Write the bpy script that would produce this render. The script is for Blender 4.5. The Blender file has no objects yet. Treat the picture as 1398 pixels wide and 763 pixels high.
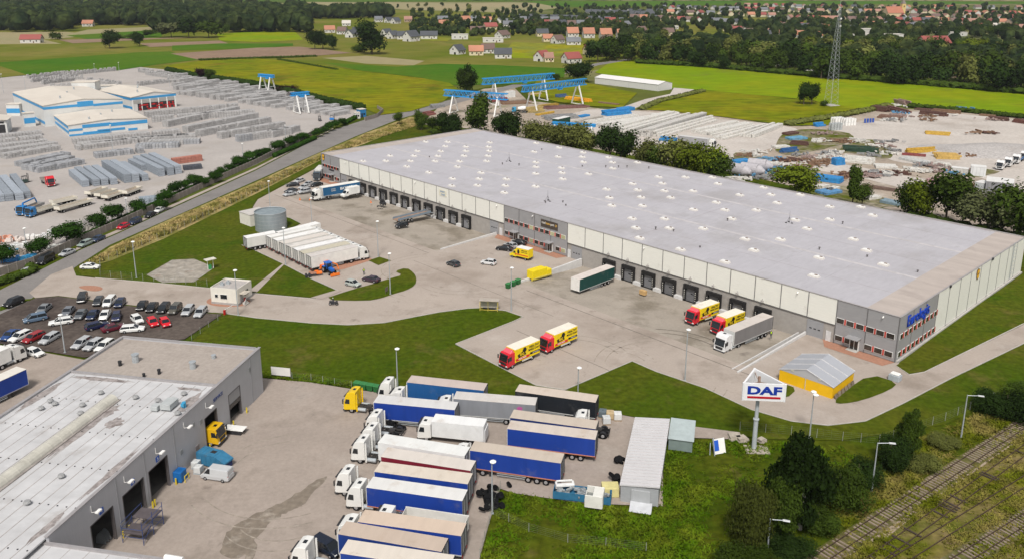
import bpy, bmesh, random, os
from math import *
from mathutils import Vector, Matrix, noise
R = random.Random(11)
SC = bpy.context.scene
COL = SC.collection
# ------------------------------------------------------------ camera, sky, sun, exposure
F, TH, CX, CY, HC = 1146.0, radians(14.8), 699.0, 270.0, 71.0     # measured from the photograph (1398 x 763)
cam = bpy.data.cameras.new('camera'); camo = bpy.data.objects.new('camera', cam); COL.objects.link(camo)
camo.location = (0, 0, HC); camo.rotation_euler = (pi/2 - TH, 0, 0)
cam.sensor_width = 36; cam.lens = F/1398*36; cam.shift_y = -(381.5-CY)/1398
cam.clip_start = 1; cam.clip_end = 40000
SC.camera = camo
SUN_EL, SUN_AZ = radians(53), radians(184)       # azimuth the light comes from: behind the camera
w = bpy.data.worlds.new('World'); SC.world = w; w.use_nodes = True
nt = w.node_tree; bg = nt.nodes['Background']
sky = nt.nodes.new('ShaderNodeTexSky'); sky.sky_type = 'NISHITA'; sky.sun_disc = False
sky.sun_elevation = SUN_EL; sky.sun_rotation = SUN_AZ; sky.altitude = 200; sky.dust_density = 4; sky.air_density = 1.2
hs = nt.nodes.new('ShaderNodeHueSaturation'); hs.inputs['Saturation'].default_value = .25
nt.links.new(sky.outputs[0], hs.inputs['Color']); nt.links.new(hs.outputs[0], bg.inputs['Color'])
bg.inputs['Strength'].default_value = .092
sl = bpy.data.lights.new('sun', 'SUN'); sl.energy = 2.55; sl.angle = radians(10); sl.color = (1, .96, .9)
so = bpy.data.objects.new('sun', sl); COL.objects.link(so)
so.rotation_euler = Vector((-sin(SUN_AZ)*cos(SUN_EL), -cos(SUN_AZ)*cos(SUN_EL), -sin(SUN_EL))).to_track_quat('-Z', 'Y').to_euler()
so.location = (0, 0, 200)
SC.view_settings.view_transform = 'Standard'; SC.view_settings.look = 'None'
SC.view_settings.exposure = 0.28; SC.view_settings.gamma = 1
SC.cycles.max_bounces = 5; SC.cycles.diffuse_bounces = 2; SC.cycles.use_denoising = True

def G(x, y, Z=0.):                                # photo pixel -> point on the plane z = Z
    u = (x-CX)/F; v = -(y-CY)/F
    d2 = -sin(TH)+v*cos(TH); t = (Z-HC)/d2
    return Vector((u*t, (cos(TH)+v*sin(TH))*t))
def q(c, r, x, y): return ((0, 350, 700, 1048)[c]+x/3.994, (0, 190, 380, 573)[r]+y/3.994)
def hgt(b, ty):
    X, Y = G(*b); lo, hi = 0, 90
    for _ in range(40):
        m = (lo+hi)/2; z = m-HC
        if CY-F*(Y*sin(TH)+z*cos(TH))/(Y*cos(TH)-z*sin(TH)) > ty: lo = m
        else: hi = m
    return lo
# ------------------------------------------------------------ materials
MATS = {}
def mat(name, col, rough=.8, met=0., var=.12, scale=1., bump=0., obj=False, col2=None, big=0., bigs=.03, stain=None, world=False, spec=.3, alpha=None, coord=None, rnd=0.):
    """col: base colour; var: fine mottling; col2: second colour mixed by a broad noise; stain: (colour, amount, scale) patches of dirt"""
    if name in MATS: return MATS[name]
    m = bpy.data.materials.new(name); m.use_nodes = True; n = m.node_tree.nodes; L = m.node_tree.links
    b = n['Principled BSDF']; b.inputs['Roughness'].default_value = rough; b.inputs['Metallic'].default_value = met
    b.inputs['Specular IOR Level'].default_value = .04 if rough >= .85 else spec
    if world:
        tc = n.new('ShaderNodeNewGeometry'); vec = tc.outputs['Position']
    else:
        tc = n.new('ShaderNodeTexCoord'); vec = tc.outputs['Object']
    if obj or rnd:
        oi = n.new('ShaderNodeObjectInfo')
    if rnd or obj:
        ad = n.new('ShaderNodeVectorMath'); ad.operation = 'ADD'
        mu = n.new('ShaderNodeMath'); mu.operation = 'MULTIPLY'; mu.inputs[1].default_value = 77.
        L.new(oi.outputs['Random'], mu.inputs[0]); L.new(vec, ad.inputs[0]); L.new(mu.outputs[0], ad.inputs[1])
        if not world: vec = ad.outputs[0]
    if coord:
        mp = n.new('ShaderNodeMapping'); mp.inputs['Scale'].default_value = coord[:3]
        if len(coord) > 3: mp.inputs['Rotation'].default_value = (0, 0, coord[3])
        L.new(vec, mp.inputs[0]); vecs = mp.outputs[0]
    else: vecs = vec
    def noi(s, det=4, v=None, r=.6):
        t = n.new('ShaderNodeTexNoise'); t.inputs['Scale'].default_value = s; t.inputs['Detail'].default_value = det; t.inputs['Roughness'].default_value = r
        L.new(v or vecs, t.inputs['Vector']); return t.outputs[0]
    def mix(f, a, c, bl='MIX'):
        x = n.new('ShaderNodeMix'); x.data_type = 'RGBA'; x.blend_type = bl
        if hasattr(f, 'links') or not isinstance(f, (int, float)): L.new(f, x.inputs[0])
        else: x.inputs[0].default_value = f
        for s, v in ((x.inputs[6], a), (x.inputs[7], c)):
            if isinstance(v, tuple): s.default_value = (*v, 1)
            else: L.new(v, s)
        return x.outputs[2]
    def rng(v, a, c, o0, o1):
        x = n.new('ShaderNodeMapRange'); L.new(v, x.inputs[0])
        for i, k in enumerate((a, c, o0, o1)): x.inputs[i+1].default_value = k
        return x.outputs[0]
    c = oi.outputs['Color'] if obj else col
    if col2: c = mix(rng(noi(bigs, 5, vec), .4, .6, 0, 1), c if not isinstance(c, tuple) else c, col2)
    if stain:
        for st in (stain if isinstance(stain, list) else [stain]):
            c = mix(rng(noi(st[2], 5, vec, .65), st[3] if len(st) > 3 else .52, (st[3] if len(st) > 3 else .52)+.14, 0, st[1]), c, st[0])
    if big:
        k = rng(noi(bigs*2.3, 5, vec), .3, .7, 1-big, 1+big)
        v_ = n.new('ShaderNodeVectorMath'); v_.operation = 'SCALE'
        if isinstance(c, tuple): v_.inputs[0].default_value = c
        else: L.new(c, v_.inputs[0])
        L.new(k, v_.inputs['Scale']); c = v_.outputs[0]
    if rnd:
        k = rng(oi.outputs['Random'], 0, 1, 1-rnd, 1+rnd)
        v_ = n.new('ShaderNodeVectorMath'); v_.operation = 'SCALE'
        if isinstance(c, tuple): v_.inputs[0].default_value = c
        else: L.new(c, v_.inputs[0])
        L.new(k, v_.inputs['Scale']); c = v_.outputs[0]
    if var:
        k = rng(noi(scale, 3), .3, .7, 1-var, 1+var)
        v_ = n.new('ShaderNodeVectorMath'); v_.operation = 'SCALE'
        if isinstance(c, tuple): v_.inputs[0].default_value = c
        else: L.new(c, v_.inputs[0])
        L.new(k, v_.inputs['Scale']); c = v_.outputs[0]
    if isinstance(c, tuple): b.inputs['Base Color'].default_value = (*c, 1)
    else: L.new(c, b.inputs['Base Color'])
    if bump:
        bp = n.new('ShaderNodeBump'); bp.inputs['Strength'].default_value = bump; bp.inputs['Distance'].default_value = .1
        L.new(noi(scale*1.3, 3), bp.inputs['Height']); L.new(bp.outputs[0], b.inputs['Normal'])
    MATS[name] = m; return m
M = mat
paint = M('car_paint', (1, 1, 1), .25, var=.03, obj=True, spec=.6)
matte = M('matte_paint', (1, 1, 1), .55, var=.07, scale=.8, obj=True, stain=((.3, .26, .2), .25, .5, .6))
tarp = M('tarpaulin', (1, 1, 1), .5, var=.1, scale=.7, obj=True, bump=.25, coord=(1, 1, .15), stain=((.2, .19, .18), .25, .35, .58))
glass = M('dark_glass', (.012, .016, .02), .08, var=0, spec=.8)
tyre = M('tyre_rubber', (.012, .012, .013), .9, var=.2)
rim = M('wheel_rim', (.42, .42, .43), .4, .5, var=.1)
steel = M('galvanised_steel', (.42, .45, .47), .5, .3, var=.1)
darkm = M('dark_metal', (.03, .03, .033), .6, var=.2)
chass = M('chassis_metal', (.045, .042, .04), .7, var=.3)
white = M('white_paint', (.78, .77, .74), .5, var=.04, stain=((.4, .36, .3), .25, .4, .6))
lightm = M('lamp_glass', (.85, .85, .82), .2, var=0)
redl = M('red_lamp', (.45, .01, .01), .3, var=0)
orange = M('orange_paint', (.75, .17, .02), .5, var=.08)
rubber = M('dock_rubber', (.018, .017, .017), .75, var=.2)
concrete = M('concrete', (.42, .4, .37), .9, var=.12, scale=1.2, bump=.1, big=.12, bigs=.15)
# ------------------------------------------------------------ mesh helpers
CACHE = {}
class MB:
    def __init__(s): s.v = []; s.f = []
    def add(s, vs, fs):
        k = len(s.v); s.v += [tuple(p) for p in vs]; s.f += [tuple(i+k for i in f) for f in fs]; return s
    def box(s, x, y, z, sx, sy, sz, rz=0.):       # centre x, y; bottom z
        c, n = cos(rz), sin(rz); P = []
        for dz in (0, sz):
            for dx, dy in ((-1, -1), (1, -1), (1, 1), (-1, 1)):
                a, b = dx*sx/2, dy*sy/2; P.append((x+a*c-b*n, y+a*n+b*c, z+dz))
        return s.add(P, [(3, 2, 1, 0), (4, 5, 6, 7), (0, 1, 5, 4), (1, 2, 6, 5), (2, 3, 7, 6), (3, 0, 4, 7)])
    def prism(s, poly, z0, z1):                   # counter-clockwise plan
        n = len(poly)
        if sum(poly[i][0]*poly[(i+1) % n][1]-poly[(i+1) % n][0]*poly[i][1] for i in range(n)) < 0: poly = poly[::-1]
        return s.add([(p[0], p[1], z0) for p in poly]+[(p[0], p[1], z1) for p in poly],
                     [tuple(range(n))[::-1], tuple(range(n, 2*n))]+[(i, (i+1) % n, n+(i+1) % n, n+i) for i in range(n)])
    def yprism(s, prof, y0, y1):                  # profile in x-z pushed along y (counter-clockwise seen from -y)
        n = len(prof)
        return s.add([(p[0], y0, p[1]) for p in prof]+[(p[0], y1, p[1]) for p in prof],
                     [tuple(range(n)), tuple(range(n, 2*n))[::-1]]+[((i+1) % n, i, n+i, n+(i+1) % n) for i in range(n)])
    def loft(s, rings, cap=True):
        k = len(s.v); n = len(rings[0])
        for r in rings: s.v += [tuple(p) for p in r]
        for j in range(len(rings)-1):
            for i in range(n): s.f.append((k+j*n+i, k+j*n+(i+1) % n, k+(j+1)*n+(i+1) % n, k+(j+1)*n+i))
        if cap: s.f += [tuple(k+i for i in range(n))[::-1], tuple(k+(len(rings)-1)*n+i for i in range(n))]
        return s
    def tube(s, p, r, p2, r2=None, n=8, cap=True):
        a, b = Vector(p), Vector(p2); d = (b-a).normalized(); u = d.orthogonal().normalized(); v = d.cross(u); r2 = r if r2 is None else r2
        return s.loft([[P+(u*cos(2*pi*i/n)+v*sin(2*pi*i/n))*rr for i in range(n)] for P, rr in ((a, r), (b, r2))], cap)
    def bar(s, p, p2, w=.1, h=None):              # square bar
        a, b = Vector(p), Vector(p2); d = (b-a).normalized(); u = d.cross(Vector((0, 0, 1)))
        u = u.normalized() if u.length > .01 else Vector((1, 0, 0)); v = u.cross(d); h = h or w
        return s.loft([[P+u*i*w/2+v*j*h/2 for i, j in ((-1, -1), (1, -1), (1, 1), (-1, 1))] for P in (a, b)])
    def quad(s, *p): return s.add(p, [tuple(range(len(p)))])
    def mesh(s, name, m, bevel=0., seg=1, smooth=False):
        me = bpy.data.meshes.new(name); me.from_pydata(s.v, [], s.f)
        bm = bmesh.new(); bm.from_mesh(me); bmesh.ops.recalc_face_normals(bm, faces=bm.faces[:])
        if bevel: bmesh.ops.bevel(bm, geom=[e for e in bm.edges if e.is_manifold and e.calc_face_angle(0) > .3], offset=bevel, segments=seg, profile=.6, affect='EDGES')
        bm.to_mesh(me); bm.free(); me.materials.append(m)
        if smooth:
            for p in me.polygons: p.use_smooth = True
        me.update(); return me
    def build(s, name, m, parent=None, bevel=0., **k): return link(name, s.mesh(name, m, bevel, **{a: k.pop(a) for a in ('seg', 'smooth') if a in k}), parent, **k)
def link(name, me, parent=None, loc=(0, 0, 0), rot=None, rz=0., col=None, label=None, scale=None):
    o = bpy.data.objects.new(name, me); COL.objects.link(o); o.parent = parent; o.location = loc; o.rotation_euler = rot or (0, 0, rz)
    if col: o.color = (*col[:3], 1)
    if label: o['label'] = label
    if scale: o.scale = scale if isinstance(scale, tuple) else (scale,)*3
    return o
def part(parent, name, key, fn, m, bevel=0., seg=1, smooth=False, **k):      # one mesh shared by every copy of the part
    kk = (key, m.name)
    if kk not in CACHE:
        b = MB(); fn(b); CACHE[kk] = b.mesh(name, m, bevel, seg, smooth)
    return link(name, CACHE[kk], parent, **k)
def tag(o, label, cat, group=None, kind=None):
    o['label'] = label; o['category'] = cat
    if group: o['group'] = group
    if kind: o['kind'] = kind
    return o
def thing(name, label, cat, loc=(0, 0, 0), rz=0., group=None, rot=None):
    o = bpy.data.objects.new(name, None); COL.objects.link(o); o.empty_display_size = .1
    o.location = (*loc[:2], loc[2] if len(loc) > 2 else 0); o.rotation_euler = rot or (0, 0, rz)
    return tag(o, label, cat, group)
def struct(o, kind='structure'): o['kind'] = kind; return o
def text(s, size, m, parent, loc, rot, ext=.02, name='lettering', align='CENTER', sx=1., shear=0., bold=0.):
    kk = ('T', s, size, m.name, ext, align, shear, bold)
    if kk not in CACHE:
        c = bpy.data.curves.new('t', 'FONT'); c.body = s; c.size = size; c.extrude = ext; c.align_x = align; c.align_y = 'CENTER'; c.shear = shear; c.offset = bold; c.resolution_u = 3
        o = bpy.data.objects.new('t', c); COL.objects.link(o); bpy.context.view_layer.update()
        me = bpy.data.meshes.new_from_object(o.evaluated_get(bpy.context.evaluated_depsgraph_get())); me.materials.clear(); me.materials.append(m)
        bpy.data.objects.remove(o); CACHE[kk] = me
    return link(name, CACHE[kk], parent, loc=loc, rot=rot, scale=(sx, 1, 1))
def head(a, b): return atan2(b[1]-a[1], b[0]-a[0])
ORD = 'first second third fourth fifth sixth seventh eighth ninth tenth eleventh twelfth thirteenth fourteenth fifteenth sixteenth seventeenth eighteenth nineteenth twentieth'.split()
def nth(i):
    if i < 20: return ORD[i]
    k = i+1; return '%d%s' % (k, 'th' if 10 < k % 100 < 14 else {1: 'st', 2: 'nd', 3: 'rd'}.get(k % 10, 'th'))
# ------------------------------------------------------------ ground
BEI = (.38, .325, .282)
grass_lawn = M('lawn_grass', (.052, .08, .004), .95, var=.28, scale=.9, world=True, col2=(.075, .085, .007), bigs=.05, stain=[((.13, .1, .03), .6, .09, .57), ((.03, .07, .002), .7, .07, .55), ((.12, .095, .035), .5, .6, .66)], bump=.3)
wild = M('rough_grass', (.045, .07, .003), .95, var=.35, scale=.7, world=True, col2=(.07, .08, .006), bigs=.07, stain=[((.13, .1, .035), .55, .17, .59), ((.022, .045, .002), .7, .13, .55)], bump=.4)
meadow = M('meadow', (.13, .16, .003), .95, var=.3, scale=.22, world=True, col2=(.19, .18, .005), bigs=.02, stain=[((.16, .105, .015), .75, .022, .56), ((.06, .09, .003), .8, .045, .55)], coord=(.4, 1, 1))
bright = M('bright_meadow', (.155, .235, .003), .95, var=.18, scale=.2, world=True, col2=(.205, .235, .004), bigs=.012, stain=[((.14, .14, .03), .65, .02, .56), ((.09, .19, .003), .6, .05, .57)], coord=(.35, 1, 1))
cropg = M('green_crop', (.045, .125, .006), .95, var=.12, scale=.15, world=True, col2=(.075, .135, .008), bigs=.008)
dull = M('mown_field', (.105, .13, .01), .95, var=.14, scale=.12, world=True, col2=(.18, .16, .035), bigs=.01, stain=((.065, .115, .008), .6, .02, .55), coord=(.3, 1, 1))
tanf = M('stubble_field', (.3, .25, .14), .95, var=.08, scale=.1, world=True, col2=(.25, .23, .12), bigs=.004)
brown = M('ploughed_field', (.24, .165, .115), .95, var=.12, scale=.15, world=True, big=.1, bigs=.01)
yel = M('yellow_field', (.24, .22, .008), .95, var=.25, scale=.12, world=True, col2=(.17, .19, .03), bigs=.02)
dry = M('dry_grass', (.34, .26, .115), .95, var=.3, scale=.8, world=True, col2=(.17, .16, .04), bigs=.1, stain=((.42, .33, .18), .6, .3, .55), bump=.3)
paving = M('block_paving', BEI, .9, var=.05, scale=2.5, world=True, big=.07, bigs=.03, stain=[((.25, .205, .17), .65, .035, .53), ((.24, .2, .165), .65, .09, .55), ((.18, .15, .125), .75, .25, .62), ((.46, .41, .37), .45, .1, .57)], bump=.05)
yardm = M('worn_paving', (.335, .283, .245), .9, var=.08, scale=2, world=True, big=.1, bigs=.03, stain=[((.22, .185, .155), .65, .07, .53), ((.14, .115, .1), .75, .2, .62), ((.43, .385, .345), .5, .05, .56)], bump=.08)
asph = M('asphalt', (.215, .2, .19), .9, var=.08, scale=1.5, world=True, big=.1, bigs=.05, stain=((.15, .14, .13), .5, .15, .56), coord=(1, 1, 1))
cinder = M('cinder_surface', (.07, .056, .05), .95, var=.25, scale=1.2, world=True, col2=(.11, .09, .078), bigs=.08, stain=((.04, .033, .03), .6, .3, .6), bump=.5)
conc_yard = M('factory_yard_concrete', (.39, .357, .335), .9, var=.07, scale=.8, world=True, big=.08, bigs=.02, stain=[((.32, .28, .24), .5, .05, .54)])
gravel = M('light_gravel', (.48, .435, .395), .95, var=.12, scale=.8, world=True, big=.08, bigs=.02, stain=[((.33, .28, .24), .6, .03, .54), ((.57, .53, .49), .5, .05, .56)])
dirt = M('scrap_yard_dirt', (.35, .29, .235), .95, var=.2, scale=.5, world=True, big=.15, bigs=.03, stain=[((.13, .14, .04), .9, .045, .56), ((.5, .46, .41), .6, .06, .55)])
brick = M('red_paving', (.36, .19, .13), .9, var=.12, scale=2, world=True)
kerbm = M('kerb_concrete', (.45, .42, .38), .9, var=.1)
DOCKS = [(17.9, 80.0), (112.0, 192.0)]            # stretches of the facade with a sunken dock yard (metres from the near corner)
WO = Vector((1.024*71, 2.0585*71)); WY = -.8156; WA = Vector((cos(WY), sin(WY))); WB = Vector((-sin(WY), cos(WY)))
def W2(s, d): return WO-WA*s+WB*d                # s metres along the facade from the near corner, d metres inward
def tri(name, outer, holes, z, m, label=None):
    bm = bmesh.new(); E_ = []
    for lp in [outer]+holes:
        vs = [bm.verts.new((p[0], p[1], z)) for p in lp]
        E_ += [bm.edges.new((vs[i], vs[(i+1) % len(vs)])) for i in range(len(vs))]
    bmesh.ops.triangle_fill(bm, use_beauty=True, use_dissolve=False, edges=E_)
    for f in bm.faces:
        f.normal_update()
        if f.normal.z < 0: f.normal_flip()
    me = bpy.data.meshes.new(name); bm.to_mesh(me); bm.free(); me.materials.append(m)
    o = struct(link(name, me))
    if label: o['label'] = label
    return o
RAMP = 22.
notch = [[W2(a, -RAMP), W2(b, -RAMP), W2(b, .25), W2(a, .25)] for a, b in DOCKS]
base = [(-14000, -400), (14000, -400), (14000, 22000), (-14000, 22000)]
tri('ground', base, notch, 0, M('countryside', (.07, .095, .015), .95, var=.15, scale=.05, world=True, col2=(.11, .12, .025), bigs=.003, stain=[((.27, .23, .13), .8, .0022, .52), ((.04, .07, .02), .8, .003, .55)]))
def patch(name, pts, m, z, label=None): return tri(name, [G(*p) for p in pts], [], z, m, label)
def smoothp(pts, k=2):                            # rounds the corners of an outline (Chaikin)
    for _ in range(k):
        o = []
        for i in range(len(pts)):
            a, b = pts[i], pts[(i+1) % len(pts)]
            o += [(a[0]*.75+b[0]*.25, a[1]*.75+b[1]*.25), (a[0]*.25+b[0]*.75, a[1]*.25+b[1]*.75)]
        pts = o
    return pts
def jag(pts):                                     # ragged outline for stains
    P = smoothp(pts, 2); r = random.Random(len(pts)); c = (sum(p[0] for p in P)/len(P), sum(p[1] for p in P)/len(P))
    return [(p[0]+r.uniform(-1, 1)*2.2, p[1]+r.uniform(-1, 1)*1.2) for p in P]
# far fields, drawn back to front
Z = .01
for nm, m, pts in [
  ('field', dull, [(-120, 14), (300, 14), (440, 12), (700, 20), (1100, 26), (1100, 60), (900, 84), (760, 104), (470, 100), (200, 96), (-200, 110)]),
  ('stubble_field', tanf, [(365, 6), (430, 3.4), (700, 4), (760, 10), (640, 13), (470, 12), (380, 10)]),
  ('stubble_field', tanf, [(700, 3.5), (745, 5), (766, 11), (735, 15), (700, 18), (560, 14), (500, 10), (560, 5)]),
  ('crop_field', cropg, [(-300, -3), (200, -3), (700, -2), (700, 2.2), (430, 2.5), (200, 1.5), (-300, 1)]),
  ('crop_field', cropg, [(715, 1.5), (1150, 1.8), (1398, 3), (1500, 5), (1300, 6), (1000, 7), (850, 10), (760, 10)]),
  ('stubble_field', tanf, [(900, 0.2), (1398, -1), (1600, 0), (1500, 2.2), (1150, 1.2), (900, 1)]),
  ('field', dull, [(500, 13), (700, 18.5), (720, 22), (560, 24)]),
  ('stubble_field', tanf, [(-200, 3), (60, 2), (75, 3.5), (-200, 5)]),
  ('field', tanf, [(-200, 46), (90, 44), (130, 48), (75, 54), (-200, 60)]),
  ('crop_field', cropg, [(90, 49), (190, 42), (222, 45), (220, 52), (120, 54)]),
  ('stubble_field', tanf, [(95, 47), (120, 41), (215, 37), (222, 41), (180, 43.5), (110, 48)]),
  ('stubble_field', tanf, [(-200, 55), (60, 55), (95, 63), (40, 67), (-200, 68)]),
  ('field', dull, [(-200, 62), (190, 60), (240, 70), (130, 80), (-200, 90)]),
  ('ploughed_field', brown, [(80, 55), (160, 53), (275, 52), (215, 54), (100, 60)]),
  ('ploughed_field', brown, [(190, 60), (300, 56), (312, 60), (205, 65)]),
  ('crop_field', cropg, [(235, 63), (300, 60), (370, 60), (370, 66), (235, 70)]),
  ('crop_field', bright, [(296, 47), (400, 41), (414, 55), (350, 58), (300, 56)]),
  ('crop_field', cropg, [(350, 60), (400, 60), (400, 63), (350, 67)]),
  ('crop_field', cropg, [(-200, 90), (0, 86), (85, 80), (190, 72), (232, 71), (275, 82), (220, 88), (160, 97), (120, 99), (37, 103), (0, 91)]),
  ('field', dull, [(-200, 92), (0, 91), (37, 103), (0, 107), (-200, 112)]),
  ('ploughed_field', brown, [(233, 74), (350, 66), (410, 64.5), (480, 73), (430, 77), (350, 79.5), (272, 82.5)]),
  ('mown_field', dull, [(420, 78), (480, 74), (540, 70), (640, 70), (760, 84), (775, 100), (700, 115), (613, 113), (575, 107), (475, 95), (400, 86)]),
  ('crop_field', cropg, [(440, 86), (540, 92), (600, 88), (680, 90), (772, 94), (770, 106), (720, 116), (613, 117), (575, 107), (490, 97)]),
  ('mown_field', tanf, [(440, 80), (500, 77), (580, 84), (565, 90), (500, 88)]),
  ('meadow', meadow, [(222, 91), (272, 84), (350, 80.5), (410, 85), (475, 95.5), (575, 107.5), (613, 114), (625, 122), (605, 140), (560, 153), (520, 158), (470, 140), (380, 124), (300, 112), (240, 100)]),
  ('yellow_field', yel, [(700, 58), (780, 62), (800, 60), (830, 68), (790, 76), (740, 78), (690, 71)]),
  ('yellow_field', yel, [(560, 50), (620, 53), (610, 57), (545, 56)]),
  ('meadow', bright, [(690, 72), (762, 76), (740, 81), (690, 80)]),
  ('meadow', bright, [(812, 100), (830, 88), (860, 83), (930, 83), (1050, 94), (1250, 112), (1398, 128), (1600, 150), (1600, 185), (1398, 162), (1240, 146), (1150, 150), (1110, 138), (960, 124), (916, 122)]),
  ('meadow', meadow, [(735, 108), (800, 114), (870, 128), (850, 148), (800, 146), (760, 140), (720, 130)]),
  ('meadow', meadow, [(860, 150), (950, 130), (965, 124), (1110, 139), (1175, 150), (1130, 172), (1080, 173), (980, 160), (900, 152)]),
]:
    patch(nm, pts, m, Z); Z += .012
patch('shed_track', [(840, 151), (880, 137), (915, 129.5), (920, 121), (948, 123.5), (928, 131), (875, 147), (850, 155)], gravel, Z+.02)
# industrial estate
tri('verge', [G(*p) for p in [(-300, 500), (-80, 398), (107, 335), (350, 232), (470, 168), (600, 133), (700, 112), (800, 104), (830, 170), (1060, 230), (1398, 310), (1700, 400), (1700, 700), (1500, 900), (-400, 1500)]], notch, .03, wild)
patch('scrap_yard_ground', [(575, 170), (600, 146), (660, 122), (700, 118), (720, 138), (830, 150), (880, 142), (960, 152), (1070, 166), (1150, 150), (1200, 147), (1398, 160), (1600, 185), (1600, 400), (1398, 330), (1040, 245), (820, 205), (700, 185), (640, 176)], dirt, .05)
patch('gravel_yard', smoothp([(1165, 205), (1130, 182), (1150, 168), (1220, 165), (1240, 149), (1398, 165), (1600, 190), (1600, 330), (1398, 262), (1290, 228), (1220, 222), (1205, 212)]), gravel, .07)
patch('gravel_track', smoothp([(1050, 214), (1140, 222), (1230, 240), (1330, 255), (1600, 330), (1600, 380), (1300, 278), (1170, 240), (1050, 226)]), gravel, .08)
patch('precast_yard', smoothp([(740, 175), (790, 150), (850, 150), (950, 160), (1080, 172), (1100, 185), (1020, 215), (1000, 232), (900, 215), (800, 196)], 1), gravel, .07)
patch('factory_yard', [(-500, 560), (-60, 415), (0, 378), (104, 333), (160, 308), (233, 275), (350, 225), (455, 170), (500, 152), (492, 146), (400, 125), (300, 108), (240, 97), (190, 92), (120, 98), (-60, 110), (-500, 140)], conc_yard, .05)
patch('road', [(-300, 480), (-60, 420), (0, 396), (45, 374), (107, 343), (160, 320), (233, 286), (350, 233), (455, 178), (523, 156), (600, 140.5), (700, 116), (760, 99.5), (815, 86.5), (860, 80.5), (862, 82.5), (818, 89.5), (766, 103), (706, 120), (611, 145), (545, 163), (485, 187), (400, 224.5), (350, 247), (225, 302), (150, 335), (107, 362), (60, 395), (20, 425), (-60, 450), (-300, 540)], asph, .06)
patch('pavement', [(104, 342.5), (160, 318.5), (233, 284.5), (350, 231.5), (455, 177), (455, 175.5), (350, 229), (233, 281), (160, 314.5), (104, 339)], paving, .09)
patch('dry_grass_strip', [(115, 362), (150, 338), (225, 303), (350, 249), (430, 212), (500, 182), (560, 160), (600, 165), (560, 172), (500, 196), (440, 218), (350, 265), (225, 326), (150, 357), (122, 364)], dry, .08)
YARD = [(104, 377), (99, 364), (70, 375), (40, 400), (48, 407), (80, 404), (172, 416), (250, 424), (308, 428), (350, 434), (425, 441), (475, 443.5), (525, 440.5), (568, 432), (600, 426), (638, 421), (658, 420), (690, 424), (715, 433), (700, 440), (622, 470), (700, 510), (732, 526), (771, 532), (863, 493), (895, 507), (963, 530), (1025, 559), (1080, 575), (1130, 580.5), (1180, 575), (1233, 550), (1298, 516), (1398, 468), (1700, 330), (1640, 320), (1398, 443), (1261, 509), (1241, 512)]
yp = [G(*p) for p in YARD]+[W2(-1, -.9), W2(-1, .3)]
for a, b in DOCKS: yp += [W2(a, .3), W2(a, -RAMP), W2(b, -RAMP), W2(b, .3)]
yp += [W2(206, .3), G(441, 240), G(440, 226), G(352, 273), G(345, 284), G(358, 290), G(396, 298), G(411, 306), G(400, 312), G(330, 336), G(345, 341), G(387, 361), G(425, 381), G(462, 398), G(430, 408), G(340, 400), G(285, 394), G(225, 388), G(130, 380)]
tri('yard_paving', yp, [], .1, paving)
for a, b in DOCKS:                                # the sunken dock yards slope down to the wall
    v = [(*W2(a, -RAMP), .1), (*W2(b, -RAMP), .1), (*W2(b, -3), -1.05), (*W2(a, -3), -1.05), (*W2(b, .25), -1.1), (*W2(a, .25), -1.1)]
    o = MB().add(v, [(0, 3, 2, 1), (3, 5, 4, 2)]).build('dock_ramp', M('dock_paving', (.33, .29, .245), .9, var=.07, scale=2, world=True, big=.1, bigs=.05, stain=[((.17, .145, .11), .75, .08, .5), ((.13, .11, .095), .7, .25, .6)])); struct(o)
lawn = lambda pts, nm='lawn', m=grass_lawn, z=.16: patch(nm, pts, m, z)
lawn([(126, 379), (112, 371), (122, 366), (150, 359), (225, 327), (350, 266), (438, 220), (440, 225), (351, 272), (344, 284), (357, 290.5), (395, 298.5), (409, 306), (399, 311), (329, 335), (344, 341.5), (386, 361.5), (424, 381.5), (461, 398), (427, 407), (340, 399.5), (285, 393.5), (225, 387.5), (150, 381)])
lawn([(262, 466), (308, 429), (350, 435), (425, 442), (475, 444.5), (525, 441.5), (568, 433), (600, 427), (638, 422), (658, 421), (690, 425), (713, 433), (699, 439.5), (620, 470), (698, 510), (731, 527), (771, 533.5), (863, 494), (895, 508), (963, 531), (1025, 560), (1080, 576), (1130, 582), (1182, 576), (1235, 551), (1300, 517), (1398, 470), (1700, 336), (1700, 470), (1398, 530), (1290, 580), (1150, 602), (1040, 600), (905, 577), (830, 563), (560, 541), (480, 531), (425, 522), (357, 516)])
lawn([(1223, 500), (1240, 511), (1262, 507.5), (1398, 441.5), (1640, 318), (1640, 250), (1398, 374), (1300, 440)])
isl = [(437.6, 410), (480, 396), (510, 388), (535, 380), (550, 376), (538, 371), (555, 366), (565, 373), (569, 381), (567, 390), (555, 397), (540, 401), (520, 408), (500, 411.5)]
lawn(smoothp(isl, 1)); lawn([(503, 356.5), (518, 351.5), (534, 356.5), (516.5, 363)])
lawn([(103, 366), (115, 364), (138, 375), (132, 379), (112, 377)], z=.17)
lawn(smoothp([(1188, 511), (1226, 523), (1215, 533), (1178, 547), (1150, 552), (1138, 550), (1150, 536)], 1))
lawn(smoothp([(1040, 522), (1066, 523), (1089, 531), (1073, 545), (1046, 540)], 1))
lawn([(0, 419), (30, 409), (46, 408), (20, 418), (0, 425)], z=.12)
patch('path', [(386, 361), (390, 360), (351, 399.5), (339, 398.5)], paving, .19)
patch('path', [(460, 396.5), (466, 397.5), (440, 409), (424, 407)], paving, .19)
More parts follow.
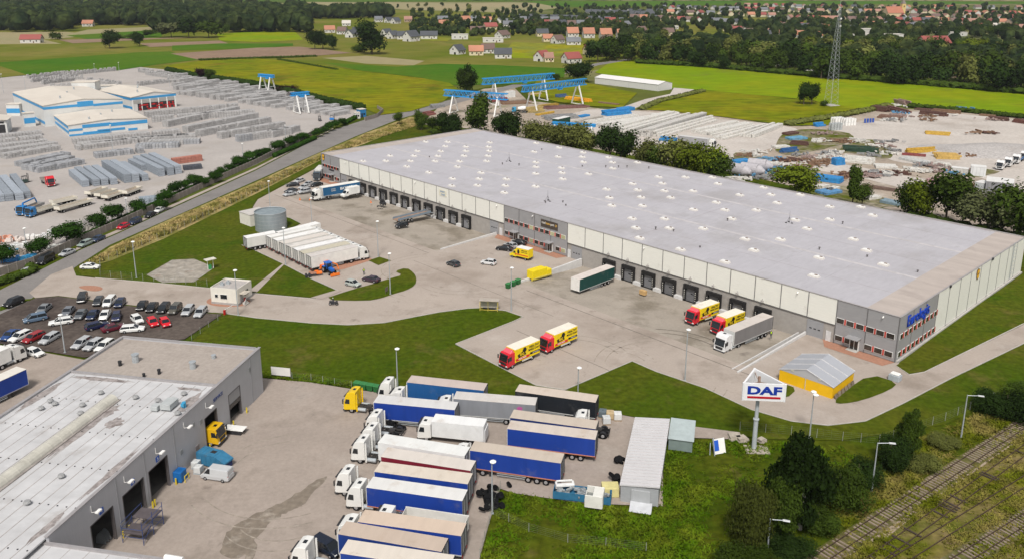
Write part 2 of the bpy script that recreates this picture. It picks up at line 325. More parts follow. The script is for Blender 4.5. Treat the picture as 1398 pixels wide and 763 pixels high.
patch('concrete_pad', [(200, 376), (235, 356), (265, 354.5), (293, 366), (265, 386), (222, 387)], M('pad_concrete', (.3, .27, .23), .9, var=.25, scale=.6, world=True, stain=[((.33, .18, .12), .6, .2, .58), ((.42, .39, .35), .6, .25, .5)]), .2)
patch('red_paving_patch', smoothp([(105, 392), (118, 390), (136, 391), (142, 395), (133, 398.5), (118, 397)]), brick, .13)
patch('red_paving_strip', [(421, 371.5), (452, 363), (504, 353), (510, 355), (470, 368), (424, 377)], brick, .13)
patch('gatehouse_paving', smoothp([(281, 411), (290, 406), (340, 408), (343, 414), (330, 419), (300, 419), (284, 416)]), brick, .13)
for a, b, d in ((0, 14.5, 3.2), (85, 112, 3.0), (193, 207, 3.4)):
    tri('entrance_paving', [W2(a, 0), W2(b, 0), W2(b-2, -d), W2(a+1, -d)], [], .13, brick)
CP = [(-60, 440), (0, 430), (48, 408), (80, 405.5), (172, 418), (250, 426), (303, 430), (252, 464), (200, 470), (115, 489), (60, 480), (0, 470), (-60, 470)]
patch('truck_yard_paving', [(-500, 520), (-60, 472), (0, 472), (60, 482), (115, 492), (180, 472), (262, 467), (345, 515), (357, 517), (425, 523), (480, 532), (560, 542), (830, 564), (905, 578), (1010, 591), (1012, 601), (930, 598), (905, 604), (905, 692), (844, 690), (795, 688), (700, 674), (683, 668), (668, 715), (655, 763), (640, 850), (600, 1100), (-800, 1100)], yardm, .21)
patch('car_park', CP, cinder, .22)
wetm = M('wet_stain', (.2, .165, .13), .75, var=.2, world=True, stain=((.36, .315, .265), .9, .35, .53))
patch('wet_patch', jag([(450, 648), (443, 660), (415, 688), (410, 694), (392, 700), (375, 710), (362, 722), (350, 735), (336, 763), (302, 763), (302, 740), (316, 722), (350, 702), (375, 693), (400, 678), (425, 662)]), wetm, .215)
patch('wet_patch', jag([(340, 735), (352, 738), (345, 775), (330, 775)]), wetm, .214)
conc = M('loose_gravel', (.32, .28, .24), .95, var=.3, scale=1.5, world=True)
def drain(s0, s1, d, w=.25):
    tri('drain_channel', [W2(s0, d), W2(s1, d), W2(s1, d-w), W2(s0, d-w)], [], .108, M('drain_grating', (.2, .175, .15), .9, var=.3, world=True))
drain(8, 75, -24.5); drain(10, 60, -42, .18); drain(112, 196, -24.5, .2); drain(60, 110, -31, .15)
for k in range(22):                               # tyre marks in the yard
    c = W2(R.uniform(15, 190), R.uniform(-45, -26)) if k < 18 else G(R.uniform(380, 460), R.uniform(570, 740)); zt = 0 if k < 18 else .112; r0 = R.uniform(6, 14); a0 = R.uniform(0, 6); b = MB()
    for t in (0, 2.0):
        pts = [(c[0]+(r0+t)*cos(a0+i*.12), c[1]+(r0+t)*sin(a0+i*.12)) for i in range(12)]
        for i in range(11):
            p, s_ = Vector(pts[i]), Vector(pts[i+1]); n_ = (p-Vector(c)).normalized()*.09; m_ = (s_-Vector(c)).normalized()*.09
            b.quad((*(p-n_), .106+zt), (*(p+n_), .106+zt), (*(s_+m_), .106+zt), (*(s_-m_), .106+zt))
    struct(b.build('tyre_marks', M('tyre_marks', (.28, .24, .2), .9, var=.25, world=True, stain=((.37, .33, .28), .9, .4, .5))))
def kerb(pts, w=.15, h=.14, z=.08, name='kerb', m=kerbm):
    b = MB(); P = [G(*p) for p in pts]
    for a, c in zip(P, P[1:]): b.bar((*a, z+h/2), (*c, z+h/2), w, h)
    return struct(b.build(name, m))
for ps in ([(130, 380), (225, 388), (285, 394), (340, 400.5), (430, 408.5)], [(308, 428.5), (350, 434.5), (425, 441.5), (475, 444), (525, 441), (568, 432.5), (600, 426.5), (638, 421.5), (658, 420.5), (690, 424.5), (714, 433), (700, 439.5), (622, 470), (700, 510.5), (732, 526.5), (771, 532.5), (863, 493.5), (895, 507.5), (963, 530.5), (1025, 559.5), (1080, 575.5), (1130, 581), (1181, 575.5), (1234, 550.5), (1299, 516.5), (1398, 469)],
           [(1223, 500), (1241, 512), (1262, 508.5), (1398, 442)], [(411, 306), (396, 298.3), (350, 288)], [(330, 335.5), (345, 341), (387, 361), (425, 381), (462, 397.5)]): kerb(ps)
# ------------------------------------------------------------ the distribution warehouse
WL, WD, WH = 206.3, 72.5, 9.3
greyp = M('grey_cladding', (.3, .295, .3), .5, var=.05, scale=.4, coord=(1, 1, 14), big=.04, bigs=.2)
whitep = M('white_cladding', (.76, .75, .69), .5, var=.035, scale=.5, coord=(1, 1, 10), stain=((.45, .42, .36), .3, .3, .6))
plinth = M('plinth_concrete', (.36, .335, .31), .85, var=.08, scale=.8, stain=((.26, .235, .21), .5, .25, .56))
roofm = M('membrane_roof', (.42, .405, .43), .7, var=.045, scale=1.2, big=.035, bigs=.07, stain=[((.33, .31, .31), .65, .035, .53), ((.34, .325, .33), .6, .09, .56), ((.47, .455, .47), .6, .12, .56), ((.28, .26, .25), .7, .3, .66)], coord=(1, .25, 1))
roofb = M('gravelled_roof', (.43, .375, .34), .85, var=.07, scale=.5, coord=(.12, 1, 1), stain=[((.33, .285, .26), .6, .12, .54)], big=.05, bigs=.1)
roofs = M('roof_seam', (.36, .33, .34), .8, var=.15, scale=.6)
seam2 = M('roof_seam_pale', (.47, .445, .45), .7, var=.15, scale=.6)
joint = M('joint_profile', (.14, .135, .135), .6, var=.1)
wred = M('red_panel', (.5, .07, .05), .5, var=.15, rnd=.2)
wfr = M('window_frame', (.7, .69, .66), .5, var=0)
wglass = M('office_glass', (.03, .025, .022), .15, var=.5, scale=.6, spec=.7, rnd=.5)
blind = M('window_blind', (.4, .4, .24), .6, var=.2, rnd=.2)
door_g = M('sectional_door', (.3, .3, .31), .5, var=.05, coord=(1, 1, 8))
wh = thing('warehouse', 'huge flat grey roofed distribution warehouse with white cladding and a long row of loading docks', 'warehouse', WO, WY)
b = MB().box(-WL/2, WD/2, -1.3, WL-.1, WD-.1, 5.4); b.build('plinth_wall', plinth, wh)
b = MB()
for x, y, sx, sy in ((-WL/2, .1, WL, .2), (-WL/2, WD-.1, WL, .2), (-.1, WD/2, .2, WD-.4), (-WL+.1, WD/2, .2, WD-.4)): b.box(x, y, 4.1, sx, sy, WH-4.1)
b.build('parapet_wall', plinth, wh)
b = MB().box(-WL/2, WD/2, 8.95, WL-.42, WD-.42, .2); b.build('roof', roofm, wh)
MB().box(-3.4, WD/2, 9.16, 6.3, WD-.6, .012).build('roof_strip', roofb, wh)
MB().box(-WL+3.2, WD/2, 9.16, 5.6, WD-.6, .012).build('roof_strip', roofb, wh)
MB().box(-WL/2-0, WD-.5, 9.15, WL-16, .5, .03).build('roof_strip', roofs, wh)
for d in (24, 49): MB().box(-WL/2, d, 9.155, WL-1, 1.1, .015).build('roof_valley', seam2, wh)
for d in (12, 36, 60): MB().box(-WL/2, d, 9.155, WL-12, .1, .012).build('roof_seam', roofs, wh)
for s in range(20, 200, 12): MB().box(-s, WD/2, 9.153, .07, WD-1, .01).build('roof_lap', M('roof_lap', (.37, .355, .38), .8, var=.3, scale=.5), wh)
for s in (66, 104, 140): MB().box(-s, WD/2, 9.155, .12, WD-1, .012).build('roof_seam', roofs, wh)
b = MB()
for x, y, sx, sy in ((-WL/2, -.03, WL+.3, .36), (-WL/2, WD, WL+.3, .36), (0, WD/2, .36, WD-.3), (-WL, WD/2, .36, WD-.3)): b.box(x, y, WH, sx, sy, .07)
b.build('coping', M('coping_metal', (.4, .375, .37), .5, .3, var=.1), wh)
# cladding bays: office stretches grey from ground to eaves, white panels above the plinth elsewhere
P6 = 6.065
def bay(x0, x1, z0, m, side='f'):
    w_ = x1-x0-.14
    if side == 'f': MB().box((x0+x1)/2, -.05, z0, w_, .12, WH-z0-.02).build('cladding_panel', m, wh)
    else: MB().box(.05, (x0+x1)/2, z0, .12, w_, WH-z0-.02).build('cladding_panel', m, wh)
OFF = [(0, 2), (14, 18), (32, 34)]
for i in range(34):
    off = any(a <= i < b_ for a, b_ in OFF)
    bay(-(i+1)*P6, -i*P6, .25 if off else 4.0, greyp if off else whitep)
for i in range(12):
    bay(i*6.04, (i+1)*6.04, .25 if i < 3 else .55, greyp if i < 3 else whitep, 'r')
for i in range(35): MB().box(-i*P6 if i else -.02, -.1, 3.9 if not any(a <= i <= b_ for a, b_ in OFF) else .1, .13, .16, 0.02+WH-3.95 if not any(a <= i <= b_ for a, b_ in OFF) else WH-.15).build('joint_profile', joint, wh)
for i in range(1, 12): MB().box(.09, i*6.04, .4, .14, .1, WH-.45).build('joint_profile', joint, wh)
for a, b_ in ((2, 14), (18, 32)): MB().box(-(a+b_)/2*P6, -.07, 3.86, (b_-a)*P6, .2, .13).build('drip_rail', joint, wh)
MB().box(.25, WD/2+.1, -.3, .5, WD, .75).build('plinth_ledge', concrete, wh)
def window(x, z, w_=1.45, h_=1.0, side='f', bl=False):
    if side == 'f':
        f = part(wh, 'window', ('wf', w_, h_), lambda b: b.box(0, 0, -.08, w_+.16, .1, h_+.16), wfr, loc=(x, -.14, z))
        part(f, 'pane', ('wp', w_, h_), lambda b: b.box(0, -.01, 0, w_, .12, h_), blind if bl else wglass)
    else:
        f = part(wh, 'window', ('wfr', w_, h_), lambda b: b.box(0, 0, -.08, .1, w_+.16, h_+.16), wfr, loc=(.15, x, z))
        part(f, 'pane', ('wpr', w_, h_), lambda b: b.box(.01, 0, 0, .12, w_, h_), blind if bl else wglass)
def redp(x, z, side='f', h_=1.12):
    if side == 'f': part(wh, 'red_panel', ('rp', h_), lambda b: b.box(0, 0, 0, .36, .12, h_), wred, loc=(x, -.15, z-.06))
    else: part(wh, 'red_panel', ('rpr', h_), lambda b: b.box(0, 0, 0, .12, .36, h_), wred, loc=(.16, x, z-.06))
def office_front(s0, s1, doors, blinds=()):
    n = round((s1-s0)/2.02); st = (s1-s0)/n
    for i in range(n):
        x = -(s0+st*(i+.5))
        window(x, 4.62, bl=i in blinds)
        if i: redp(-(s0+st*i), 4.62)
        near = [d for d in doors if abs(-x-d) < 1.15]
        if near: continue
        window(x, .95, bl=i in blinds)
        if i and not any(abs(s0+st*i-d) < .9 for d in doors): redp(-(s0+st*i), .95)
    for d in doors:
        f = MB().box(-d, -.16, .1, 1.9, .14, 2.4).build('entrance_door', wfr, wh)
        for k in (-.42, .42): MB().box(-d+k, -.2, .2, .7, .1, 2.15).build('pane', wglass, f)
        MB().box(-d, -1., 2.75, 2.6, 1.9, .12).build('door_canopy', greyp, wh)
        MB().box(-d, -.8, .08, 2.2, 1.3, .12).build('door_step', concrete, wh)
office_front(.35, 12.2, (8.0,)); office_front(85.4, 109.1, (91.2, 104.3), (0, 2, 6)); office_front(194.4, 205.9, (199,), ())
for i in range(9):
    y = 1.0+i*2.02
    window(y+.15, 4.62, 1.05, side='r'); window(y+.15, .95, 1.05, side='r')
    redp(y+1.15, 4.62, 'r'); redp(y+1.15, .95, 'r')
# docks
DK = [21.9+6.065*i for i in range(9)]; DK = [27.9, 34, 40.1, 46.2, 52.3, 58.3, 64.4, 70.5]+[125.3+6.065*i for i in range(11)]
def shelter(b):
    b.box(-1.6, 0, 0, .6, .7, 3.9); b.box(1.6, 0, 0, .6, .7, 3.9); b.box(0, 0, 3.1, 2.7, .7, .8); b.box(0, .1, -.35, 3.5, .5, .34)
for j, s in enumerate(DK):
    sh = part(wh, 'dock_shelter', 'shl', shelter, rubber, loc=(-s, -.45, -.95))
    part(sh, 'dock_door', 'dd', lambda b: b.box(0, .2, .02, 2.55, .08, 3.05), M('dock_door_panel', (.2, .2, .21), .5, var=.1, rnd=.5, coord=(1, 1, 6)))
    part(sh, 'door_window', 'ddw', lambda b: b.box(.35, .14, 1.75, .75, .06, .22), glass)
    part(sh, 'marker_strips', 'ms', lambda b: [b.box(sx, -.355, .55+k*.47, .16, .02, .22) for k in range(5) for sx in (-1.5, 1.5)], M('marker_white', (.7, .68, .62), .6, var=0))
    part(wh, 'wall_lamp', 'wl', lambda b: b.box(0, 0, 0, .5, .35, .45).box(0, .1, .45, .1, .1, .35), M('lamp_case', (.4, .38, .36), .5), loc=(-s-.4, -.35, 4.1))
for i in range(len(DK)-1):
    if DK[i+1]-DK[i] < 8: part(wh, 'buffer_block', 'bb', lambda b: b.box(0, 0, 0, 2.4, .9, .75), M('pale_concrete', (.58, .57, .56), .8, var=.06), loc=(-(DK[i]+DK[i+1])/2, -.45, -1.08))
for s in (16.3, 81.7, 113.4, 192):
    MB().box(-s, -.04, .1, 3.5, .14, 3.4).build('sectional_door', door_g, wh)
    for k in (-.9, 0, .9): MB().box(-s+k, -.1, 1.7, .5, .1, .22).build('door_window', glass, wh)
for s in (13.4, 84.3, 110.6): MB().box(-s, -.05, .12, 1.05, .14, 2.1).build('service_door', M('service_door', (.6, .6, .6), .5), wh)
# skylights on the 6 m grid of the roof
SK = '''184,3 185,15 179,9 185,27 179,21 173,15 167,9 197,40 179,33 173,27 167,21 155,9 191,46 185,40 179,45 173,40 167,34 161,27 155,21 143,9 136,3 179,57 173,51 167,46 161,40 155,34 143,21 137,15 131,9 131,21 125,15 119,9 166,69 155,57 142,45 137,40 130,33 118,21 154,69 143,57 130,45 125,40 119,34 142,69 137,63 131,57 118,45 130,69 124,64 118,57 101,34 94,27 88,21 118,70 100,45 94,40 88,34 82,27 100,58 94,52 88,45 82,40 94,64 82,51 70,34 88,70 82,64 70,45 64,40 58,34 70,57 58,46 70,70 76,15 70,21 70,9 64,15 64,3 52,3 58,21 46,21 40,15 40,3 64,64 58,57 58,70 46,45 40,40 40,27 27,21 22,9 40,52 46,64 40,70 34,64 28,40 22,34 15,27 27,52 22,45 22,57 22,70 10,52 10,40 10,64'''.split()
def sk(b): b.loft([[(x*2*s_/2, y*s_, z) for x, y in ((-1.15, -.65), (1.15, -.65), (1.15, .65), (-1.15, .65))] for z, s_ in ((0, 1), (.38, .93))])
for t in SK[:98]:
    s, d = map(float, t.split(','))
    o = part(wh, 'skylight', 'sk', sk, M('skylight_kerb', (.62, .59, .55), .5, var=.08), loc=(-s, d, 9.16))
    part(o, 'dome', 'skd', lambda b: b.loft([[(x*k, y*k, z) for x, y in ((-.9, -.46), (.9, -.46), (.9, .46), (-.9, .46))] for z, k in ((.37, 1), (.55, .9), (.62, .55))]), M('skylight_dome', (.72, .71, .69), .3, var=.05))
    part(o, 'dome_flap', 'skf', lambda b: b.box(.55, -.2, .55, .6, .35, .14), M('flap_brown', (.23, .17, .13), .5))
for s, d, h_ in ((148, 35, .9), (143, 38, 1), (66, 12, 1.1), (62, 14, .8), (100, 14, .8), (103, 10, .8), (97, 12, .7), (58, 32, 1), (118, 60, 1), (121, 57, 1), (116, 62, 1.1), (110, 66, 1), (127, 52, .8), (36, 51, 1), (30, 27, .9), (156, 62, .8), (174, 24, .7), (50, 8, .6), (20, 30, .7), (8, 28, .7)):
    part(wh, 'roof_vent', 'rv', lambda b: b.tube((0, 0, 0), .13, (0, 0, .55)).tube((0, 0, .5), .25, (0, 0, .7)), M('vent_grey', (.13, .12, .12), .6), loc=(-s, d, 9.15), scale=(1, 1, h_))
for s, d in ((104, 12), (46, 42), (150, 40)):    # lightning masts on tripods
    MB().tube((0, 0, 0), .04, (0, 0, 3.2), .02).tube((.8, 0, 0), .03, (0, 0, 1.6)).tube((-.5, .7, 0), .03, (0, 0, 1.6)).tube((-.5, -.7, 0), .03, (0, 0, 1.6)).box(.8, 0, 0, .4, .4, .15).box(-.5, .7, 0, .4, .4, .15).box(-.5, -.7, 0, .4, .4, .15).build('lightning_mast', darkm, wh, loc=(-s, d, 9.16))
# signs on the walls
bluel = M('blue_letters', (.008, .05, .42), .4, var=.04)
lt = text('Eurologis', 3.3, bluel, wh, (.28, 8.3, 7.5), (pi/2, 0, pi/2), .08, sx=.86, bold=.015)
bd = MB().box(-91.5, -.2, 6.35, 6.2, .1, 2.0).build('sign_board', M('sign_dark', (.07, .055, .045), .5), wh)
cr = M('sign_white', (.75, .72, .66), .5, var=0); og = M('sign_gold', (.75, .45, .1), .5, var=0); sb = M('sign_blue', (.1, .22, .42), .5, var=0)
text('road', .95, cr, bd, (-93.55, -.27, 7.55), (pi/2, 0, 0), .02, sx=.8); text('trans', .95, og, bd, (-91.95, -.27, 7.55), (pi/2, 0, 0), .02, sx=.8); text('port', .95, cr, bd, (-90.35, -.27, 7.55), (pi/2, 0, 0), .02, sx=.8)
text('O', .9, og, bd, (-89.0, -.27, 7.5), (pi/2, 0, 0), .02)
bd = MB().box(-136.4, -.16, 6.6, 3.6, .08, 1.9).build('sign_board', M('cream_board', (.7, .67, .55), .5, var=.03), wh)
text('smart', .95, sb, bd, (-136.5, -.22, 8.0), (pi/2, 0, 0), .02); text('road', .95, sb, bd, (-136.3, -.22, 7.1), (pi/2, 0, 0), .02)
shd = [(-.6, .2), (-.6, .95), (0, 1.15), (.6, .95), (.6, .2), (.35, -.55), (0, -.8), (-.35, -.55)]
def shield(b, k=1., y0=-.06, y1=.06): b.yprism([(x*k, z*k) for x, z in shd][::-1], y0, y1)
for loc, rz in (((.2, 40.2, 7.6), pi/2), ((-204.7, -.2, 7.7), 0)):
    o = part(wh, 'shield_sign', 'shd', shield, M('shield_brown', (.1, .045, .02), .5), loc=loc, rz=rz, scale=1.3)
    part(o, 'shield_face', 'shf', lambda b: b.yprism([(-.5, .1), (-.5, -.1), (-.3, -.5), (0, -.68), (.3, -.5), (.5, -.1), (.5, .1)], -.09, -.05).yprism([(-.5, .85), (-.5, .2), (.5, .45), (.5, .85), (0, 1.02)], -.09, -.05), M('shield_gold', (.75, .42, .03), .5, var=.05))
text('FREIGHT', .5, sb, wh, (-200.5, -.2, 4.15), (pi/2, 0, 0), .02) if False else None
MB().box(-199.7, -.18, 3.85, 3.4, .08, .5).build('name_strip', M('strip_dark', (.05, .045, .05), .5), wh)
# ladder on the side wall, gutters
lb = MB()
for y in (63.2, 63.7): lb.bar((.3, y, .8), (.3, y, 9.9), .06)
for k in range(22): lb.bar((.3, 63.2, 1.0+k*.4), (.3, 63.7, 1.0+k*.4), .04)
for k in range(8): lb.bar((.9, 63.0, 2.5+k*.95), (.9, 63.9, 2.5+k*.95), .05); lb.bar((.3, 63.0, 2.5+k*.95), (.9, 63.0, 2.5+k*.95), .05); lb.bar((.3, 63.9, 2.5+k*.95), (.9, 63.9, 2.5+k*.95), .05)
lb.build('wall_ladder', steel, wh)
for y in (24, 49): MB().box(.2, y, WH-.3, .3, .7, .45).build('gutter_box', darkm, wh)
for s in (3, 20.5, 60, 97.6, 112, 150, 190): MB().tube((-s, -.25, 8.6), .16, (-s, -.7, 8.4), .1).build('flood_lamp', white, wh)
# retaining walls of the sunken dock yards
pale = M('pale_retaining_wall', (.56, .55, .54), .8, var=.08, scale=.7)
def retwall(s, d1, label, top0=.75, top1=.35, w_=.35):
    r = thing('retaining_wall', label, 'retaining wall', W2(s, 0), WY, 'white retaining walls of the sunken dock yards')
    MB().add([(-w_/2, -d1, 0), (w_/2, -d1, 0), (w_/2, -.3, -1.2), (-w_/2, -.3, -1.2), (-w_/2, -d1, top1), (w_/2, -d1, top1), (w_/2, -.3, top0), (-w_/2, -.3, top0)], [(0, 1, 2, 3), (4, 5, 6, 7), (0, 1, 5, 4), (1, 2, 6, 5), (2, 3, 7, 6), (3, 0, 4, 7)]).build('wall', pale, r)
retwall(112.2, 20.5, 'low white retaining wall running out from the facade beside the silver hatchback')
retwall(79.8, 25, 'tall pale retaining wall running out behind the yellow container and the green wheelie bins', 1.0, .35, .5)
retwall(18.1, 25.5, 'white retaining wall running out towards the yellow tent from the last dock')
retwall(19.6, 25, 'thinner low wall parallel to the one beside the yellow tent', .1, .22, .2)
retwall(191.8, 20, 'pale low wall between the parked cars and the long blue lorry')
# ------------------------------------------------------------ vehicles (all face +x, origin on the ground under the middle)
def wheel(root, x, y, r, w_=.25, dual=False):
    s = 1 if y > 0 else -1
    t = part(root, 'wheel', ('wh', r, w_), lambda b: b.tube((0, -w_/2, 0), r, (0, w_/2, 0), n=16), tyre, loc=(x, y-s*w_/2, r))
    part(t, 'rim', ('rim', r, w_, s), lambda b: b.tube((0, s*(w_/2-.02), 0), r*.6, (0, s*(w_/2+.015), 0), r*.5, n=12), rim)
KIND = {  # L, W, H, hood height, belt height, hood end, windscreen top, rear top, rear belt (fractions of L from the front)
 'hatch': (4.0, 1.72, 1.47, .92, .98, .24, .42, .86, .97), 'sedan': (4.6, 1.78, 1.43, .92, 1.0, .26, .42, .74, .86),
 'estate': (4.7, 1.8, 1.47, .92, .98, .25, .41, .9, .98), 'suv': (4.5, 1.86, 1.68, 1.05, 1.12, .24, .38, .88, .97),
 'mpv': (4.6, 1.84, 1.68, 1.0, 1.05, .16, .34, .93, .985), 'pv': (5.4, 1.95, 2.1, 1.2, 1.25, .14, .28, .975, .99)}
def car(kind, col, a, b_, label, group='cars parked around the site', name=None, cat='car', panel=False):
    """a: pixel of the nose, b_: pixel of the tail (on the ground)"""
    L, Wd, H, hh, bh, f1, f2, f3, f4 = KIND[kind]
    pa, pb = G(*a), G(*b_); c = (pa+pb)/2; rz = atan2(pa[1]-pb[1], pa[0]-pb[0])
    z = .23 if (a[0] < 300 and a[1] > 400) or a[1] > 600 else .11
    t = thing(name or 'parked_'+{'hatch': 'hatchback', 'sedan': 'saloon_car', 'estate': 'estate_car', 'suv': 'suv', 'mpv': 'people_carrier', 'pv': 'van'}[kind], label, cat, (*c, z), rz, group)
    X = lambda fr: L/2-fr*L; W_ = Wd/2
    def body(b):
        rs = []
        for fr, z0, zt, k in ((0, .38, .6, .8), (.02, .26, .72, .9), (.1, .22, hh-.1, .97), (f1, .2, hh, 1), (.5, .2, bh, 1), (.85, .22, bh, 1), (.97, .26, bh-.04, .95), (1, .38, bh-.15, .88)):
            w0 = W_*k; rs.append([(X(fr), y*w0, z_) for y, z_ in ((-.9, z0), (-1, z0+.12), (-1, zt*.72), (-.93, zt-.06), (-.8, zt), (.8, zt), (.93, zt-.06), (1, zt*.72), (1, z0+.12), (.9, z0))])
        b.loft(rs)
        b.loft([[(x, y*k, z_) for x, y in ((X(f2)-.03, -W_), (X(f3)+.02, -W_), (X(f3)+.02, W_), (X(f2)-.03, W_))] for z_, k in ((H-.07, .8), (H-.02, .76), (H, .66))])
        for fr, fr2 in ((f1+.01, f2), (.58, .58), (f4, f3)):
            for s in (-1, 1): b.bar((X(fr), s*W_*.93, bh-.03), (X(fr2), s*W_*.795, H-.05), .09, .06)
        if panel: b.loft([[(x, y*k, z_) for x, y in ((X(.36), -W_), (X(f4), -W_), (X(f4), W_), (X(.36), W_))] for z_, k in ((bh-.05, .965), (H-.06, .82))])
    def gl(b): b.loft([[(X(f1)-.02, -W_*.92, bh-.05), (X(f4), -W_*.92, bh-.05), (X(f4), W_*.92, bh-.05), (X(f1)-.02, W_*.92, bh-.05)], [(X(f2), -W_*.78, H-.06), (X(f3), -W_*.78, H-.06), (X(f3), W_*.78, H-.06), (X(f2), W_*.78, H-.06)]])
    part(t, 'body', ('cb', kind, panel), body, paint, .02, col=col)
    part(t, 'windows', ('cg', kind), gl, glass)
    for x in (X(.19), X(.8)):
        for s in (-1, 1): wheel(t, x, s*(W_+.02), .32, .22)
    for s in (-1, 1):
        part(t, 'headlight', 'hl', lambda b: b.box(0, 0, 0, .12, .34, .14), lightm, loc=(X(.022), s*W_*.66, .6))
        part(t, 'tail_light', 'tl', lambda b: b.box(0, 0, 0, .1, .26, .2), redl, loc=(X(.985), s*W_*.74, bh-.32))
    part(t, 'grille', 'gr', lambda b: b.box(0, 0, 0, .08, .75, .2), darkm, loc=(X(.008), 0, .38))
    return t
def cab(t, x0, col, H=3.75, w_=2.48, hatch=True, roof=True, name='cab'):
    """cab-over tractor cab, its front at x0"""
    def fn(b):
        prof = [(x0-2.25, .75), (x0-.02, .45), (x0+.0, 1.45), (x0-.12, 2.0), (x0-.38, 2.9)]
        prof += [(x0-.7, H-.25), (x0-1.3, H), (x0-2.2, H+.02)] if roof else [(x0-.6, 3.05), (x0-2.2, 3.05)]
        b.yprism(prof, -w_/2, w_/2)
        if roof: b.bar((x0-2.55, -w_/2+.03, 2.0), (x0-2.3, -w_/2+.03, 2.0), .05, 3.1).bar((x0-2.55, w_/2-.03, 2.0), (x0-2.3, w_/2-.03, 2.0), .05, 3.1)
    c = part(t, name, ('cab', x0, H, w_, roof), fn, paint, .09, 2, col=col)
    part(t, 'windscreen', ('ws', x0, w_), lambda b: b.add([(x0+.035, -w_*.43, 1.52), (x0+.035, w_*.43, 1.52), (x0-.3, w_*.42, 2.72), (x0-.3, -w_*.42, 2.72), (x0-.1, -w_*.43, 1.52), (x0-.1, w_*.43, 1.52), (x0-.4, w_*.42, 2.7), (x0-.4, -w_*.42, 2.7)], [(0, 1, 2, 3), (0, 4, 5, 1), (1, 5, 6, 2), (2, 6, 7, 3), (3, 7, 4, 0), (4, 7, 6, 5)]), glass)
    part(t, 'sun_visor', ('sv', x0, w_), lambda b: b.bar((x0-.2, -w_*.44, 2.86), (x0-.2, w_*.44, 2.86), .3, .07), darkm)
    for s in (-1, 1):
        part(t, 'side_window', ('sw', x0, w_, s), lambda b: b.add([(x0-.25, s*(w_/2+.012), 1.65), (x0-1.15, s*(w_/2+.012), 1.65), (x0-1.15, s*(w_/2+.012), 2.5), (x0-.5, s*(w_/2+.012), 2.5)], [(0, 1, 2, 3)]), glass)
        part(t, 'mirror', ('mi', x0, w_, s), lambda b: b.box(x0-.05, s*(w_/2+.22), 1.75, .12, .22, .75).bar((x0-.1, s*(w_/2-.05), 2.45), (x0-.05, s*(w_/2+.22), 2.45), .05), darkm)
        part(t, 'headlight', ('thl', x0, w_, s), lambda b: b.box(x0-.01, s*w_*.38, .62, .08, .42, .2), lightm)
    part(t, 'grille', ('tg', x0, w_), lambda b: b.box(x0-.0, 0, .85, .07, w_*.66, .5), darkm)
    part(t, 'bumper', ('tb', x0, w_), lambda b: b.box(x0-.16, 0, .32, .5, w_+.02, .24), darkm)
    if hatch: part(t, 'roof_hatch', ('rh', x0, H, roof), lambda b: b.box(x0-1.05 if not roof else x0-1.62, 0, (H+.0 if roof else 3.04), .5, .62, .04), glass)
    return c
def tractor_chassis(t, x0, tank=True):
    part(t, 'chassis', ('tc', x0), lambda b: b.box(x0-3.1, .42, .72, 5.7, .12, .28).box(x0-3.1, -.42, .72, 5.7, .12, .28).box(x0-3.0, 0, .8, .2, .8, .15).box(x0-4.2, 0, 1.0, 1.0, .9, .14).box(x0-5.9, 0, .6, .15, 2.2, .25), chass)
    wheel(t, x0-1.4, 1.2, .5, .32); wheel(t, x0-1.4, -1.2, .5, .32)
    wheel(t, x0-5.0, 1.22, .5, .55); wheel(t, x0-5.0, -1.22, .5, .55)
    for s in (-1, 1):
        part(t, 'fuel_tank', ('ft', x0, s), lambda b: b.tube((x0-2.45, s*.9, .72), .31, (x0-3.9, s*.9, .72), n=12), steel)
        part(t, 'mudguard', ('mg', x0, s), lambda b: b.loft([[(x0-5.0+.62*cos(a), y, .5+.62*sin(a)) for y in (s*.68, s*1.24)]+[(x0-5.0+.57*cos(a), y, .5+.57*sin(a)) for y in (s*1.24, s*.68)] for a in [pi*i/6 for i in range(7)]]), darkm)
roofw = M('trailer_roof', (1, 1, 1), .6, var=.05, scale=1., obj=True, coord=(1, .25, 1), stain=[((.4, .3, .22), .4, .35, .56), ((.3, .17, .1), .7, .5, .67)])
